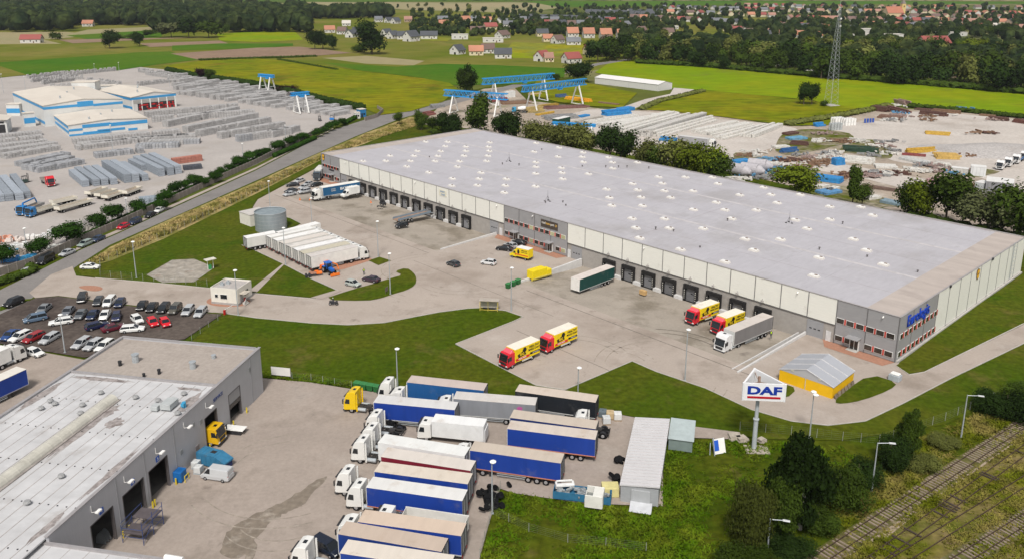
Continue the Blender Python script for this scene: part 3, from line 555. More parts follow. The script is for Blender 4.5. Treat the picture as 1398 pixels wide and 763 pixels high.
def trailer(t, xf, col, roofcol, L=13.6, kind='curtain', H=4.0, frontcol=None, stripe=None, lw=2.55, fz=1.1):
    """semi-trailer body with its front wall at xf"""
    m = tarp if kind == 'curtain' else matte
    bd = part(t, 'trailer_body', ('tbd', xf, L, H, kind, fz), lambda b: b.box(xf-L/2, 0, fz, L-.1, lw-.02, H-fz-.06), m, .02, col=col)
    part(t, 'trailer_roof', ('trf', xf, L, H), lambda b: b.box(xf-L/2, 0, H-.06, L, lw+.02, .09), roofw, .02, col=roofcol)
    part(t, 'front_wall', ('tfw', xf, L, H, fz), lambda b: b.box(xf-.03, 0, fz-.02, .08, lw, H-fz-.02), matte, col=frontcol or (.6, .6, .58))
    part(t, 'rear_doors', ('trd', xf, L, H, fz), lambda b: b.box(xf-L+.03, .63, fz+.02, .09, 1.22, H-fz-.15).box(xf-L+.03, -.63, fz+.02, .09, 1.22, H-fz-.15), matte, col=frontcol or (.55, .55, .54))
    part(t, 'door_bars', ('tdb', xf, L, H), lambda b: [b.bar((xf-L-.03, y, fz+.1), (xf-L-.03, y, H-.15), .06) for y in (-.95, -.35, .35, .95)]+[b.box(xf-L-.02, y, fz, .07, .09, H-fz) for y in (-1.24, 0, 1.24)]+[b.box(xf-L-.02, 0, z_, .07, 2.5, .1) for z_ in (fz-.05, H-.08)], darkm)
    part(t, 'side_rail', ('tsr', xf, L, H, bool(stripe)), lambda b: b.box(xf-L/2, lw/2, fz-.08, L-.05, .05, .14).box(xf-L/2, -lw/2, fz-.08, L-.05, .05, .14), matte, col=stripe or (.45, .45, .44))
    part(t, 'trailer_chassis', ('tch', xf, L), lambda b: b.box(xf-L/2, .5, .85, L-1, .14, .26).box(xf-L/2, -.5, .85, L-1, .14, .26).box(xf-L+.2, 0, .5, .12, 2.3, .16), chass)
    for k in (0, 1.31, 2.62):
        for s in (-1, 1): wheel(t, xf-L+2.2+k, s*1.25, .48, .4)
    if L > 12:
        for s in (-1, 1):
            part(t, 'landing_leg', ('ll', xf, s), lambda b: b.box(xf-3.0, s*.9, .12, .14, .14, .95).box(xf-3.0, s*.9, .0, .3, .3, .1), chass)
            part(t, 'side_guard', ('sg', xf, s, L), lambda b: b.box(xf-6.3, s*1.2, .45, 4.4, .04, .12).box(xf-6.3, s*1.2, .75, 4.4, .04, .12), steel)
    for s in (-1, 1): part(t, 'tail_light', ('trl', xf, L, s), lambda b: b.box(xf-L-.02, s*1.0, .75, .06, .4, .14), redl)
    if kind == 'reefer': part(t, 'cooling_unit', ('cu', xf, H), lambda b: b.box(xf+.2, 0, 2.3, .42, 1.9, 1.5), matte, .05, col=(.7, .7, .68))
    return bd
def at_line(f, r, Z, L):       # roof centre at front and rear end -> world centre & heading; keeps the front end
    a, b_ = G(*f, Z), G(*r, Z); d = (a-b_).normalized(); return a, d, atan2(d[1], d[0]), (a-b_).length
TG = 'lorries and trailers in the truck yard'
BEIGE, GREYW, WHT = (.5, .43, .36), (.58, .57, .56), (.72, .71, .68)
BLUE, NAVY = (.012, .045, .27), (.012, .03, .14)
def lorry(f, r, label, col=BLUE, rc=BEIGE, kind='curtain', cabcol=None, L=13.6, Z=4.0, group=TG, z=.22, gap=0, frontcol=None, stripe=None, name=None, H=3.7, pitch=0., keep='f'):
    a, d, rz, l_ = at_line(f, r, Z, L)
    c = a if keep == 'f' else G(*r, Z)+d*L
    nm = name or ('articulated_lorry' if cabcol else 'semi_trailer')
    t = thing(nm, label, 'lorry' if cabcol else 'trailer', (*c, z), rz, group)
    if pitch: t.rotation_euler = (0, pitch, rz)
    trailer(t, 0, col, rc, L, kind, Z, frontcol, stripe)
    if cabcol:
        cab(t, 3.05+gap, cabcol, H); tractor_chassis(t, 3.05+gap)
    return t
def bobtail(p, rz, label, col=WHT, z=.22, H=3.7, Zp=3.7, group='tractor units in the truck yard', roof=True):
    """p: pixel of the cab roof centre"""
    c = G(*p, Zp); d = Vector((cos(rz), sin(rz))); c = c-d*1.0
    t = thing('tractor_unit', label, 'lorry', (*(c+d*0), z), rz, group)
    cab(t, 2.3, col, H, roof=roof); tractor_chassis(t, 2.3)
    return t
# ---- truck yard; p: zoomed-tile coordinates of the roof centre line, front end then rear end
k1 = lambda x, y: (470+x/6.36, 500+y/6.36)
k2 = lambda x, y: (650+x/6.36, 520+y/6.36)
O_ST = (.5, .2, .12)
lorry(k1(563, 115), k1(1230, 187), 'semi-trailer with drawn-back blue curtains and pinkish roof beside the lawn', (.015, .09, .26), (.5, .42, .38))
t1 = lorry(q(1, 2, 1082, 640), q(2, 2, 130, 675), 'grey curtain-sided lorry with a pink mark at the rear and a pale roof', (.22, .23, .25), (.55, .52, .49), cabcol=WHT, H=3.3)
MB().add([(-10.9, 1.3, 3.55), (-11.5, 1.3, 3.4), (-11.3, 1.3, 2.2), (-10.9, 1.3, 1.6), (-10.7, 1.3, 1.8), (-11.0, 1.3, 2.6), (-10.5, 1.3, 3.2)], [(0, 1, 2, 3, 4, 5, 6)]).build('pink_mark', M('pink_mark', (.45, .1, .3), .6, var=0), t1)
lorry(k1(275, 288), k1(978, 352), 'royal blue semi-trailer with a clean light grey roof behind the yellow tractor unit', BLUE, GREYW)
lorry(q(2, 2, 25, 600), q(2, 2, 468, 662), 'black curtain-sided semi-trailer with a beige roof beside the lawn', (.014, .017, .022), (.55, .47, .4), frontcol=(.03, .03, .03))
lorry(k2(310, 290), k2(1065, 390), 'dark blue semi-trailer with rust spots on its roof, behind the wide blue one', NAVY, BEIGE)
lorry(k2(285, 385), k2(1060, 480), 'blue semi-trailer with an orange stripe and rusty patch at its roof end', BLUE, (.56, .49, .43), stripe=O_ST)
lorry(q(1, 3, 1176, 146), q(2, 3, 288, 218), 'blue semi-trailer with beige ribbed roof behind the white cab above the tipper', BLUE, BEIGE, cabcol=WHT, stripe=O_ST, H=3.6)
t8 = thing('box_lorry', 'plain white rigid box lorry facing the open end of the truck yard', 'lorry', (*G(626, 584, 0), .22), 0, TG)
f8, r8 = G(*k1(775, 455), 3.6), G(*k1(1225, 500), 3.6); d8 = (f8-r8).normalized(); t8.location = (*(f8-d8*0), .22); t8.rotation_euler = (0, 0, atan2(d8[1], d8[0]))
L8 = (f8-r8).length
part(t8, 'box_body', 't8b', lambda b: b.box(-L8/2, 0, 1.0, L8, 2.5, 2.6), matte, .03, col=(.68, .68, .67)); part(t8, 'box_roof', 't8r', lambda b: b.box(-L8/2, 0, 3.6, L8, 2.52, .05), roofw, col=(.72, .72, .71))
part(t8, 'tail_lift', 't8l', lambda b: b.box(-L8-.15, 0, .9, .12, 2.4, 2.0), matte, col=(.7, .7, .7)); part(t8, 'chassis', 't8c', lambda b: b.box(-L8/2+1, 0, .6, L8+1.5, .9, .3), chass)
cab(t8, 2.35, WHT, 3.05, roof=False); wheel(t8, .9, 1.2, .48, .3); wheel(t8, .9, -1.2, .48, .3); wheel(t8, -L8+2.2, 1.2, .48, .5); wheel(t8, -L8+2.2, -1.2, .48, .5)
lorry(q(1, 3, 682, 105), q(1, 3, 1156, 180), 'white refrigerated semi-trailer with smooth white sides', (.7, .7, .69), (.68, .68, .66), 'box', frontcol=(.7, .7, .69))
lorry(q(1, 3, 697, 180), q(1, 3, 1198, 258), 'dark red curtain-sided semi-trailer beside the white refrigerated one', (.2, .015, .03), (.6, .55, .5))
RZT = at_line(q(1, 3, 617, 344), q(1, 3, 1143, 418), 4, 13.6)[2]
lorry(q(1, 3, 660, 260), q(1, 3, 1175, 328), 'blue semi-trailer with a brown-streaked ribbed roof next to the dark red one', BLUE, (.6, .53, .45))
lorry(q(1, 3, 617, 344), q(1, 3, 1143, 418), 'blue articulated lorry with white cab and clean pale roof in the middle of the yard', BLUE, (.64, .63, .61), cabcol=WHT, stripe=O_ST)
lorry(q(1, 3, 573, 528), q(1, 3, 1138, 605), 'blue articulated lorry with an evenly tan roof next to the empty tipper', BLUE, (.56, .45, .36), cabcol=WHT, H=3.3)
lorry(q(1, 3, 467, 593), q(1, 3, 1037, 690), 'blue semi-trailer with a grimy tan roof and dark patch at its rear end', (.012, .04, .2), (.48, .39, .32))
a_, d_, _, _ = at_line(q(1, 3, 478, 695), q(1, 3, 1060, 790), 4, 13.6)
lorry(q(1, 3, 478, 695), q(1, 3, 1065, 783), 'blue semi-trailer with rust-streaked cream roof nearest to the camera', (.012, .045, .25), (.62, .56, .49))
# tipper
tp = thing('tipper_lorry', 'white tipper lorry with an empty open body between two blue lorries', 'lorry', (*G(*q(1, 3, 700, 490), 3.2), .22), RZT, TG)
part(tp, 'tipper_body', 'tpb', lambda b: b.box(-6.8, 1.2, 1.3, 8.6, .08, 1.7).box(-6.8, -1.2, 1.3, 8.6, .08, 1.7).box(-2.55, 0, 1.3, .08, 2.4, 1.7).box(-11.05, 0, 1.3, .08, 2.4, 1.7).box(-6.8, 0, 1.2, 8.6, 2.4, .12).box(-6.8, 1.25, 2.95, 8.7, .16, .1).box(-6.8, -1.25, 2.95, 8.7, .16, .1), matte, col=(.62, .6, .56))
part(tp, 'chassis', 'tpc', lambda b: b.box(-5.5, 0, .7, 10.5, .9, .35), chass); cab(tp, 1.1, WHT, 3.05, roof=False)
for x in (-.4, -7.2, -8.5, -9.8):
    for s in (-1, 1): wheel(tp, x, s*1.22, .48, .4)
part(tp, 'ladder_rail', 'tpl', lambda b: [b.bar((-2.3, y, 1.2), (-2.0, y, 2.9), .06) for y in (-.9, -.4, .4, .9)]+[b.bar((-2.15, -.9, z_), (-2.15, .9, z_), .05) for z_ in (1.6, 2.2, 2.8)], M('ladder_blue', (.05, .09, .25), .5))
for p, lb, c_, h_ in ((k1(75, 205), 'bright yellow tractor unit with bare chassis at the corner of the truck yard', (.75, .5, .005), 3.8), (k1(370, 120), 'tall white tractor unit beside the green wheelie bins', WHT, 3.9), (k1(465, 205), 'low white tractor unit in front of the open blue trailer', WHT, 3.3),
    (k1(265, 405), 'white tractor unit with a blue scroll on its roof, in front of the tyre heap', WHT, 3.75), (k1(225, 520), 'white tractor unit between the scroll-marked one and the one by the refrigerated trailer', WHT, 3.75), (k1(150, 625), 'white tractor unit with silver tanks in front of the white refrigerated trailer', WHT, 3.75),
    (q(1, 3, 490, 270), 'white tractor unit in front of the blue trailer with brown-streaked roof', WHT, 3.75), (q(2, 2, 372, 735), 'white tractor unit wedged between the black trailer and the rust-spotted one', WHT, 3.6), (q(1, 3, 255, 668), 'white tractor unit with blue lines nearest to the camera, beside a dark car', WHT, 3.8)):
    bobtail(p, RZT, lb, c_, H=h_, Zp=h_)
# left edge of the picture
tt = at_line(q(0, 2, 70, 500), q(0, 2, -260, 620), 4, 13.6)
lorry(q(0, 2, 118, 492), q(0, 2, -120, 600), 'blue semi-trailer with pale roof at the left picture edge', BLUE, (.66, .62, .56), stripe=(.3, .3, .35), group='lorries behind the workshop')
t9 = lorry(q(0, 2, 30, 375), q(0, 2, -200, 470), 'white lorry with white cab at the left picture edge beside the car park', WHT, WHT, 'box', WHT, group='lorries behind the workshop', L=9, H=3.3, Z=3.7)
# ---- warehouse side
WG = 'white refrigerated lorries parked side by side'
def wl(k): return (366+9.17*k, 324+4.33*k)
labs = ['second from the grey tank with ribbed roof', 'third from the grey tank', 'fourth from the grey tank with a beige-tinted roof', 'fifth from the grey tank with dusty roof', 'sixth from the grey tank with a clean white roof', 'seventh from the grey tank with a mossy yellowish roof', 'nearest to the orange sweeper tractor']
rcs = [(.72, .71, .68), (.75, .74, .72), (.6, .55, .5), (.62, .58, .54), (.74, .73, .72), (.5, .46, .36), (.56, .52, .49)]
for k in range(7):
    r_ = wl(k); f_ = (r_[0]+65.5, r_[1]-14.3)
    lorry(f_, r_, 'white refrigerated lorry, '+labs[k], (.72, .7, .66), rcs[k], 'reefer', WHT, 13.0, group=WG, z=.12, frontcol=(.68, .66, .63), keep='r', H=3.6)
lorry((434, 304.5), (397.6, 314), 'white refrigerated trailer closest to the grey tank, mostly hidden', (.72, .7, .66), (.74, .73, .71), 'box', None, 13.0, group=WG, z=.12, keep='f')
f_, r_ = (369, 318.5), (334, 325)
lorry(f_, r_, 'short white box trailer standing apart on the grass by the tank', (.66, .65, .62), (.75, .74, .72), 'box', None, 8.5, group=WG, z=.17, keep='r', Z=3.7)
by = lorry(q(1, 1, 352, 265), q(1, 1, 518, 238), 'long blue curtain-sided lorry with white lettering backed up to the first dock', (.015, .09, .2), (.72, .7, .66), 'curtain', WHT, 13.6, group='lorries backed up to the docks', z=.1)
text('BAYARD', 1.25, cr, by, (-8.6, 1.3, 2.75), (pi/2, 0, pi), .01, bold=.02); text('L', 1.2, cr, by, (-12.2, 1.3, 2.8), (pi/2, 0, pi), .01, bold=.03)
text('EXPERT', .45, cr, by, (-3.8, 1.3, 3.0), (pi/2, 0, pi), .01); text('CARRIER', .45, cr, by, (-3.8, 1.3, 2.45), (pi/2, 0, pi), .01)
def small_box(p, rz_to, label, L=4.4, col=(.72, .72, .7), cabc=WHT, yellow=False):
    a, b_ = G(*p), G(*rz_to); d = (a-b_).normalized(); c = (a+b_)/2
    t = thing('box_van', label, 'van', (*c, .11), atan2(d[1], d[0]), 'box vans in the warehouse yard')
    part(t, 'box_body', ('sbb', L), lambda b: b.box(-L/2+.6, 0, .75, L, 2.15, 2.3), matte, .03, col=col)
    part(t, 'box_roof', ('sbr', L), lambda b: b.box(-L/2+.6, 0, 3.05, L, 2.17, .06), roofw, col=(.74, .73, .7))
    part(t, 'van_cab', 'vcab', lambda b: b.yprism([(.6, .5), (2.75, .4), (2.8, 1.0), (1.95, 1.35), (1.3, 2.25), (.6, 2.35)], -.97, .97), paint, .07, 2, col=cabc)
    part(t, 'windscreen', 'vws', lambda b: b.add([(1.98, -.82, 1.38), (1.98, .82, 1.38), (1.37, .75, 2.2), (1.37, -.75, 2.2)], [(0, 1, 2, 3)]), glass, loc=(.03, 0, .03))
    for s in (-1, 1):
        part(t, 'side_window', ('vsw', s), lambda b: b.add([(1.75, s*.985, 1.4), (.85, s*.985, 1.4), (.85, s*.985, 2.0), (1.3, s*.985, 2.0)], [(0, 1, 2, 3)]), glass)
        wheel(t, 1.9, s*.98, .34, .24); wheel(t, -L/2-.3, s*.98, .34, .3)
        part(t, 'headlight', ('vhl', s), lambda b: b.box(2.78, s*.7, .72, .08, .3, .2), lightm)
    part(t, 'chassis', ('vch', L), lambda b: b.box(-L/2+1, 0, .42, L+1, .8, .3), chass)
    return t
small_box((463, 272), (490, 266), 'small white box van parked beside the long blue lettered lorry', 4.3)
yv = small_box((698, 350), (723, 356), 'yellow box van with a black figure on its side parked near the middle office doors', 3.9, (.75, .55, .01), (.75, .6, .01))
blackm = M('black_print', (.012, .012, .012), .6, var=0); redm = M('red_print', (.6, .03, .02), .5, var=0); whm = M('white_print', (.8, .78, .75), .5, var=0)
def side_print(t, x0, s, k=1., sc_=1.):
    y = s*1.29*k
    def blob(b):
        pts = [(-.5, .0), (-.2, .45), (-.35, .8), (.1, .95), (.35, 1.3), (.55, 1.2), (.5, .8), (.75, .4), (.6, -.1), (.25, -.35), (-.2, -.3)]
        b.yprism([(x0-s*(-1.0)*1.5*sc_+px*sc_*(-s)*1.0*-1, 1.9*sc_+pz*sc_) for px, pz in pts], y, y+s*.02)
    blob_b = MB(); blob(blob_b); blob_b.build('printed_figure', blackm, t)
    rot = (pi/2, 0, pi if s > 0 else 0)
    return rot, y
def yellow_truck(f, r, Z, label, z=.11, L=6.6, keep='f', pitch=0.):
    a, b_ = G(*f, Z), G(*r, Z); d = (a-b_).normalized(); rz = atan2(d[1], d[0])
    t = thing('box_lorry', label, 'lorry', (*(a if keep == 'f' else b_+d*L), z), rz, 'red and yellow box lorries')
    if pitch: t.rotation_euler = (0, pitch, rz)
    YC = (.8, .58, .008)
    part(t, 'box_body', 'ytb', lambda b: b.box(-L/2, 0, .95, L, 2.5, 2.6), matte, .03, col=YC)
    part(t, 'box_roof', 'ytr', lambda b: b.box(-L/2, 0, 3.55, L-.05, 2.45, .06), roofw, col=(.75, .7, .6))
    cab(t, 1.95, (.62, .015, .03), 3.3, 2.35, hatch=False, roof=False)
    part(t, 'roof_deflector', 'ytd', lambda b: b.loft([[(1.2, -1., 2.95), (.15, -1.1, 2.95), (.15, 1.1, 2.95), (1.2, 1., 2.95)], [(.5, -.9, 3.5), (.15, -1., 3.5), (.15, 1., 3.5), (.5, .9, 3.5)]]), paint, .05, col=(.7, .1, .13))
    part(t, 'chassis', 'ytc', lambda b: b.box(-L/2+.5, 0, .55, L+1, .9, .3), chass)
    for x, w2 in ((.6, .3), (-L+2.0, .5)):
        for s in (-1, 1): wheel(t, x, s*1.15, .42, w2)
    for s in (1, -1):
        rot = (pi/2, 0, pi if s > 0 else 0); y = s*1.262
        T = lambda x: x
        part(t, 'printed_figure', ('pf', s), lambda b: b.yprism([(-1.75+px*1.5, 2.0+pz*.95) for px, pz in [(-.75, -.1), (.6, -.35), (.75, .35), (.35, .5), (-.1, .75), (-.25, 1.35), (-.6, 1.5), (-.85, .9), (-.6, .4)]], y, y+s*.015), blackm)
        text('BIG', .75, M('yellow_print', (.8, .55, .01), .5, var=0), t, (-1.8, y+s*.02, 2.2), rot, .005, bold=.02)
        part(t, 'red_stripe', ('ps', s), lambda b: b.box(-2.0, y, 1.15, 3.6, .015, .48), redm)
        text('FRESH FRUIT', .36, whm, t, (-1.9, y+s*.02, 1.4), rot, .005, bold=.01)
        text('HEALTHY', .62, blackm, t, (-5.0, y, 3.0), rot, .008, bold=.02); text('MAKE CHAT', .55, blackm, t, (-5.0, y, 2.4), rot, .008, bold=.02)
        part(t, 'black_stripe', ('pb', s), lambda b: b.box(-5.2, y, 1.4, 2.6, .015, .42), blackm); text('WWW BOX', .3, whm, t, (-5.4, y+s*.02, 1.6), rot, .005)
        part(t, 'side_skirt', ('pk', s), lambda b: b.box(-3.2, s*1.2, .6, 2.6, .05, .3), matte, col=(.6, .58, .52))
    return t
kt = lambda x, y: (670+x/9.54, 430+y/9.54)
yellow_truck(kt(258, 432), kt(600, 292), 3.6, 'red and yellow box lorry on the yard corner, the front one of the two')
yellow_truck(kt(772, 240), kt(1080, 115), 3.6, 'red and yellow box lorry on the yard corner, close behind another')
yellow_truck(q(2, 2, 998, 148), q(2, 2, 1106, 105), 3.4, 'red and yellow box lorry at the dock, farther from the grey articulated lorry', -.55, keep='f', pitch=-.035)
yellow_truck(q(2, 2, 1137, 199), q(2, 2, 1240, 156), 3.4, 'red and yellow box lorry at the dock right beside the grey articulated lorry', -.55, keep='f', pitch=-.035)
gg = lorry(q(2, 2, 1180, 270), q(3, 2, -20, 185), 'grey articulated lorry with a white cab backed up to the last dock', (.2, .19, .19), (.55, .5, .46), 'curtain', (.7, .7, .7), 13.6, z=-.45, group='lorries backed up to the docks', pitch=-.03)
lorry(q(2, 1, 340, 748), q(2, 1, 524, 674), 'dark green curtain-sided trailer with a white front backed up to a dock', (.005, .05, .045), (.6, .54, .5), 'curtain', None, 13.6, z=-.5, group='lorries backed up to the docks', frontcol=(.72, .7, .66), keep='f', pitch=-.03)
for s_ in (1, -1):
    rot_ = (pi/2, 0, pi if s_ > 0 else 0); part(yv, 'printed_figure', ('yvf', s_), lambda b: b.yprism([(-.4, 1.5), (.1, 1.5), (.25, 2.1), (0, 2.75), (-.35, 2.5), (-.5, 2.0)], s_*1.085, s_*1.1), blackm); text('HEALTHY', .42, blackm, yv, (-2.0, s_*1.09, 2.5), rot_, .008, bold=.015); text('MAKE CHAT', .36, blackm, yv, (-2.0, s_*1.09, 2.05), rot_, .008, bold=.01); part(yv, 'red_stripe', ('yvr', s_), lambda b: b.box(-1.1, s_*1.085, 1.15, 4.2, .015, .25), redm)
# yellow container on skids
yc = thing('yellow_container', 'yellow tarpaulin-covered container with a stepped end beside the pale retaining wall', 'container', (*G(735.5, 379), .1), head(G(719, 381), G(749, 372)))
part(yc, 'box_body', 'ycb', lambda b: b.box(-.6, 0, .3, 4.6, 2.2, 2.1).box(2.5, 0, .3, 1.6, 2.2, 1.5), M('yellow_tarpaulin', (.75, .58, .01), .5, var=.08, scale=2, bump=.4), .12, 2)
part(yc, 'skid', 'ycs', lambda b: b.box(.2, .85, 0, 6.6, .2, .3).box(.2, -.85, 0, 6.6, .2, .3), M('yellow_steel', (.6, .5, .1), .6))
part(yc, 'side_panel', 'yci', lambda b: b.box(.2, 1.12, .3, 6, .06, .3).box(.2, -1.12, .3, 6, .06, .3), M('yellow_steel', (.6, .5, .1), .6))
# flatbed trailer with a car-transporter ramp at the docks
ft = thing('flatbed_trailer', 'flatbed car-transporter trailer with rusty deck backed up to a dock', 'trailer', (*G(*q(1, 1, 850, 440)), -.1), head(G(*q(1, 1, 940, 420)), G(*q(1, 1, 740, 470))))
part(ft, 'deck', 'ftd', lambda b: b.box(0, 0, 1.1, 12.5, 2.5, .2), M('rusty_deck', (.3, .19, .13), .8, var=.3, scale=1.5))
part(ft, 'ramp', 'ftr', lambda b: b.bar((-6.2, .9, 1.2), (-9.5, .9, .2), .6, .1).bar((-6.2, -.9, 1.2), (-9.5, -.9, .2), .6, .1), steel)
part(ft, 'side_rail', 'ftl', lambda b: b.box(0, 1.28, 1.2, 12.5, .06, .7).box(0, -1.28, 1.2, 12.5, .06, .7), M('bluegrey_rail', (.2, .25, .3), .6))
for x in (1, 2.2, 4.5):
    for s in (-1, 1): wheel(ft, x, s*1.15, .45, .35)
# ------------------------------------------------------------ cars
BK, NV, SV, GY, DG, WH_, RD, BL, GN, MR = (.012, .012, .014), (.01, .02, .06), (.42, .43, .44), (.2, .21, .22), (.05, .055, .06), (.72, .72, .7), (.35, .01, .015), (.02, .07, .22), (.28, .33, .3), (.1, .008, .02)
z0 = lambda x, y: q(0, 2, x, y)
CG = 'cars on the dark cinder car park'
cp = [('suv', BK, (440, 148), (462, 105), 'black off-road car standing alone at the road edge of the cinder car park'),
 ('hatch', DG, (522, 165), (555, 122), 'dark grey hatchback in the road-side row, beside the white people carrier'),
 ('mpv', WH_, (578, 168), (620, 125), 'white people carrier in the road-side row of the cinder car park'),
 ('hatch', NV, (640, 172), (672, 133), 'navy blue hatchback at the end of the first road-side group'),
 ('sedan', BK, (762, 186), (792, 146), 'black saloon with grey windscreen, first of the second road-side group'),
 ('sedan', BK, (815, 195), (848, 155), 'black saloon second in the road-side group nearer to the gatehouse'),
 ('estate', BK, (875, 200), (912, 160), 'black estate third in the road-side group nearer to the gatehouse'),
 ('suv', (.09, .085, .07), (935, 207), (978, 165), 'olive grey off-road car beside a black estate, facing the building'),
 ('estate', SV, (1008, 215), (1045, 172), 'silver estate last but one in the row nearest to the gatehouse'),
 ('estate', SV, (1075, 225), (1115, 180), 'silver estate last in the row nearest to the gatehouse'),
 ('sedan', GY, (215, 205), (268, 162), 'dark silver saloon behind the blue-grey estate, far side of the car park'),
 ('mpv', (.1, .15, .22), (140, 248), (250, 225), 'blue-grey estate parked lengthwise at the far side of the car park'),
 ('sedan', (.16, .17, .19), (352, 220), (395, 175), 'blue-grey saloon behind the white lamp post estate'),
 ('estate', WH_, (275, 262), (395, 245), 'white estate right behind the lamp post of the car park'),
 ('sedan', (.12, .13, .14), (422, 238), (465, 190), 'grey saloon between the blue-grey saloon and a dark blue one in the middle row'),
 ('sedan', NV, (488, 240), (528, 195), 'dark blue saloon next to the white one in the middle row'),
 ('sedan', WH_, (560, 242), (590, 195), 'white saloon in the middle row between two dark blue cars'),
 ('hatch', (.02, .025, .07), (630, 250), (645, 205), 'dark blue hatchback at the end of the middle row, beside a white saloon'),
 ('hatch', WH_, (770, 258), (730, 225), 'white hatchback beside the two red cars'),
 ('hatch', (.6, .01, .02), (850, 275), (820, 240), 'bright red hatchback beside the white hatchback'),
 ('hatch', (.65, .01, .02), (915, 277), (890, 242), 'small bright red hatchback last beside the lawn'),
 ('estate', (.008, .012, .05), (585, 262), (478, 290), 'dark navy estate parked lengthwise in front of the middle row'),
 ('sedan', MR, (665, 275), (575, 298), 'maroon saloon between the navy estate and the white estate'),
 ('estate', WH_, (785, 288), (665, 298), 'white estate parked lengthwise nearest to the workshop roof'),
 ('sedan', (.02, .06, .2), (30, 345), (90, 310), 'blue saloon first in the row beside the white lorry'),
 ('estate', WH_, (75, 352), (150, 318), 'white estate in the near row between the blue and the red car'),
 ('estate', (.3, .015, .02), (145, 360), (225, 322), 'dark red estate in the near row between two pale cars'),
 ('estate', SV, (235, 368), (310, 325), 'silver estate at the end of the near row beside the lamp post'),
 ('estate', SV, (415, 392), (480, 352), 'silver estate closest to the white bollards beside the workshop'),
 ('estate', SV, (478, 402), (545, 360), 'silver estate second by the workshop roof corner'),
 ('estate', WH_, (540, 408), (605, 365), 'white estate half hidden behind the workshop roof corner'),
 ('hatch', WH_, (215, 430), (170, 418), 'white hatchback nose out beside the white lorry cab')]
for kd, c, a, b_, lb in cp: car(kd, c, z0(*a), z0(*b_), lb, CG)
z1 = lambda x, y: q(0, 1, x, y)
RG = 'cars parked along the road by the yard wall'
for kd, c, a, b_, lb in [('sedan', SV, (108, 752), (182, 722), 'silver saloon first in the roadside row, behind the black van'),
 ('sedan', SV, (330, 648), (405, 618), 'silver saloon between the black van and the pale green estate'),
 ('estate', (.28, .34, .31), (430, 598), (500, 568), 'pale green estate parked beside the yard wall'),
 ('sedan', (.03, .05, .1), (505, 570), (565, 543), 'dark blue saloon in front of the pale green estate'),
 ('hatch', (.5, .01, .03), (645, 500), (700, 478), 'red hatchback parked on the road beside a navy off-road car'),
 ('suv', (.015, .025, .06), (707, 475), (768, 450), 'navy off-road car in front of the red hatchback by the wall'),
 ('sedan', BK, (790, 440), (850, 410), 'black saloon behind the white saloon beside the yard wall'),
 ('sedan', WH_, (845, 412), (895, 385), 'white saloon at the far end of the roadside row')]:
    car(kd, c, z1(*a), z1(*b_), lb, RG)
car('pv', BK, z1(200, 700), z1(300, 650), 'black long-wheelbase minibus parked by the yard wall', RG, 'parked_minibus', 'van')
car('sedan', WH_, z1(545, 708), z1(442, 708), 'white saloon parked on the grass corner by the junction', RG)
car('suv', BK, q(0, 2, 25, 170), q(0, 2, 128, 128), 'black estate parked by the grass verge at the car park entrance', RG)
z2 = lambda x, y: q(1, 1, x, y)
YG = 'cars parked in the warehouse yard'
for kd, c, a, b_, lb in [('sedan', BK, (175, 262), (222, 258), 'black saloon behind the silver one in the small office car park'),
 ('sedan', SV, (212, 245), (258, 230), 'silver saloon farthest out in the small office car park'),
 ('sedan', SV, (262, 262), (305, 248), 'silver saloon beside the long black car near the office'),
 ('sedan', BK, (297, 266), (360, 252), 'black saloon nearest to the office entrance'),
 ('sedan', DG, (150, 300), (228, 285), 'dark grey saloon half hidden behind the silver one nearest the lamp post'),
 ('sedan', SV, (235, 280), (288, 265), 'silver saloon in the middle of the small office car park'),
 ('sedan', SV, (148, 318), (215, 303), 'silver saloon nearest to the low white wall'),
 ('estate', SV, (228, 302), (295, 288), 'silver estate beside the low white wall, next to the blue lorry'),
 ('hatch', BK, (762, 488), (822, 476), 'black hatchback beside the car-transporter trailer'),
 ('hatch', DG, (1040, 680), (1108, 705), 'black hatchback standing alone in the yard'),
 ('hatch', (.6, .6, .6), (1232, 680), (1302, 690), 'silver hatchback standing alone in the yard'),
 ('sedan', BK, (1320, 605), (1385, 612), 'black car next to the yellow box van')]:
    car(kd, c, z2(*a), z2(*b_), lb, YG)
km = lambda x, y: (640+x/6.933, 290+y/6.933)
car('hatch', SV, km(365, 325), km(425, 345), 'silver car half hidden between the black cars by the office', YG)
car('sedan', BK, km(425, 305), km(515, 315), 'black car nearest to the middle office wall', YG)
car('hatch', (.4, .43, .4), q(1, 2, 560, 50), q(1, 2, 495, 35), 'pale green-grey hatchback parked on the curved grass island', YG)
car('sedan', (.05, .03, .045), q(1, 2, 592, 12), q(1, 2, 662, 25), 'dark purple saloon beside the curved grass island', YG)
car('mpv', (.01, .015, .03), q(1, 3, 430, 745), q(1, 3, 345, 700), 'dark blue people carrier between the trucks nearest to the camera', 'cars parked around the site')
vv = car('pv', (.5, .51, .52), q(0, 3, 1110, 312), q(0, 3, 1265, 335), 'silver panel van parked beside the blue waste compactor', 'vans', 'panel_van', 'van', True)
vv.scale = (.85, .95, .9)
lorry(q(1, 1, 335, 168), q(1, 1, 358, 145), 'dark grey lorry parked behind the office corner of the warehouse', (.3, .3, .3), (.62, .6, .57), 'box', (.06, .08, .1), 7.0, 3.6, 'lorries backed up to the docks', .11, H=3.1)
# ------------------------------------------------------------ workshop building at the lower left (local x along the yard wall towards the camera, y inward)
WK0 = G(360, 536); wd = (G(*q(0, 3, 640, 655))-WK0).normalized(); wn = Vector((wd[1], -wd[0]))
if wn.dot(Vector((-1, .6))) < 0: wn = -wn
HK = 8.4
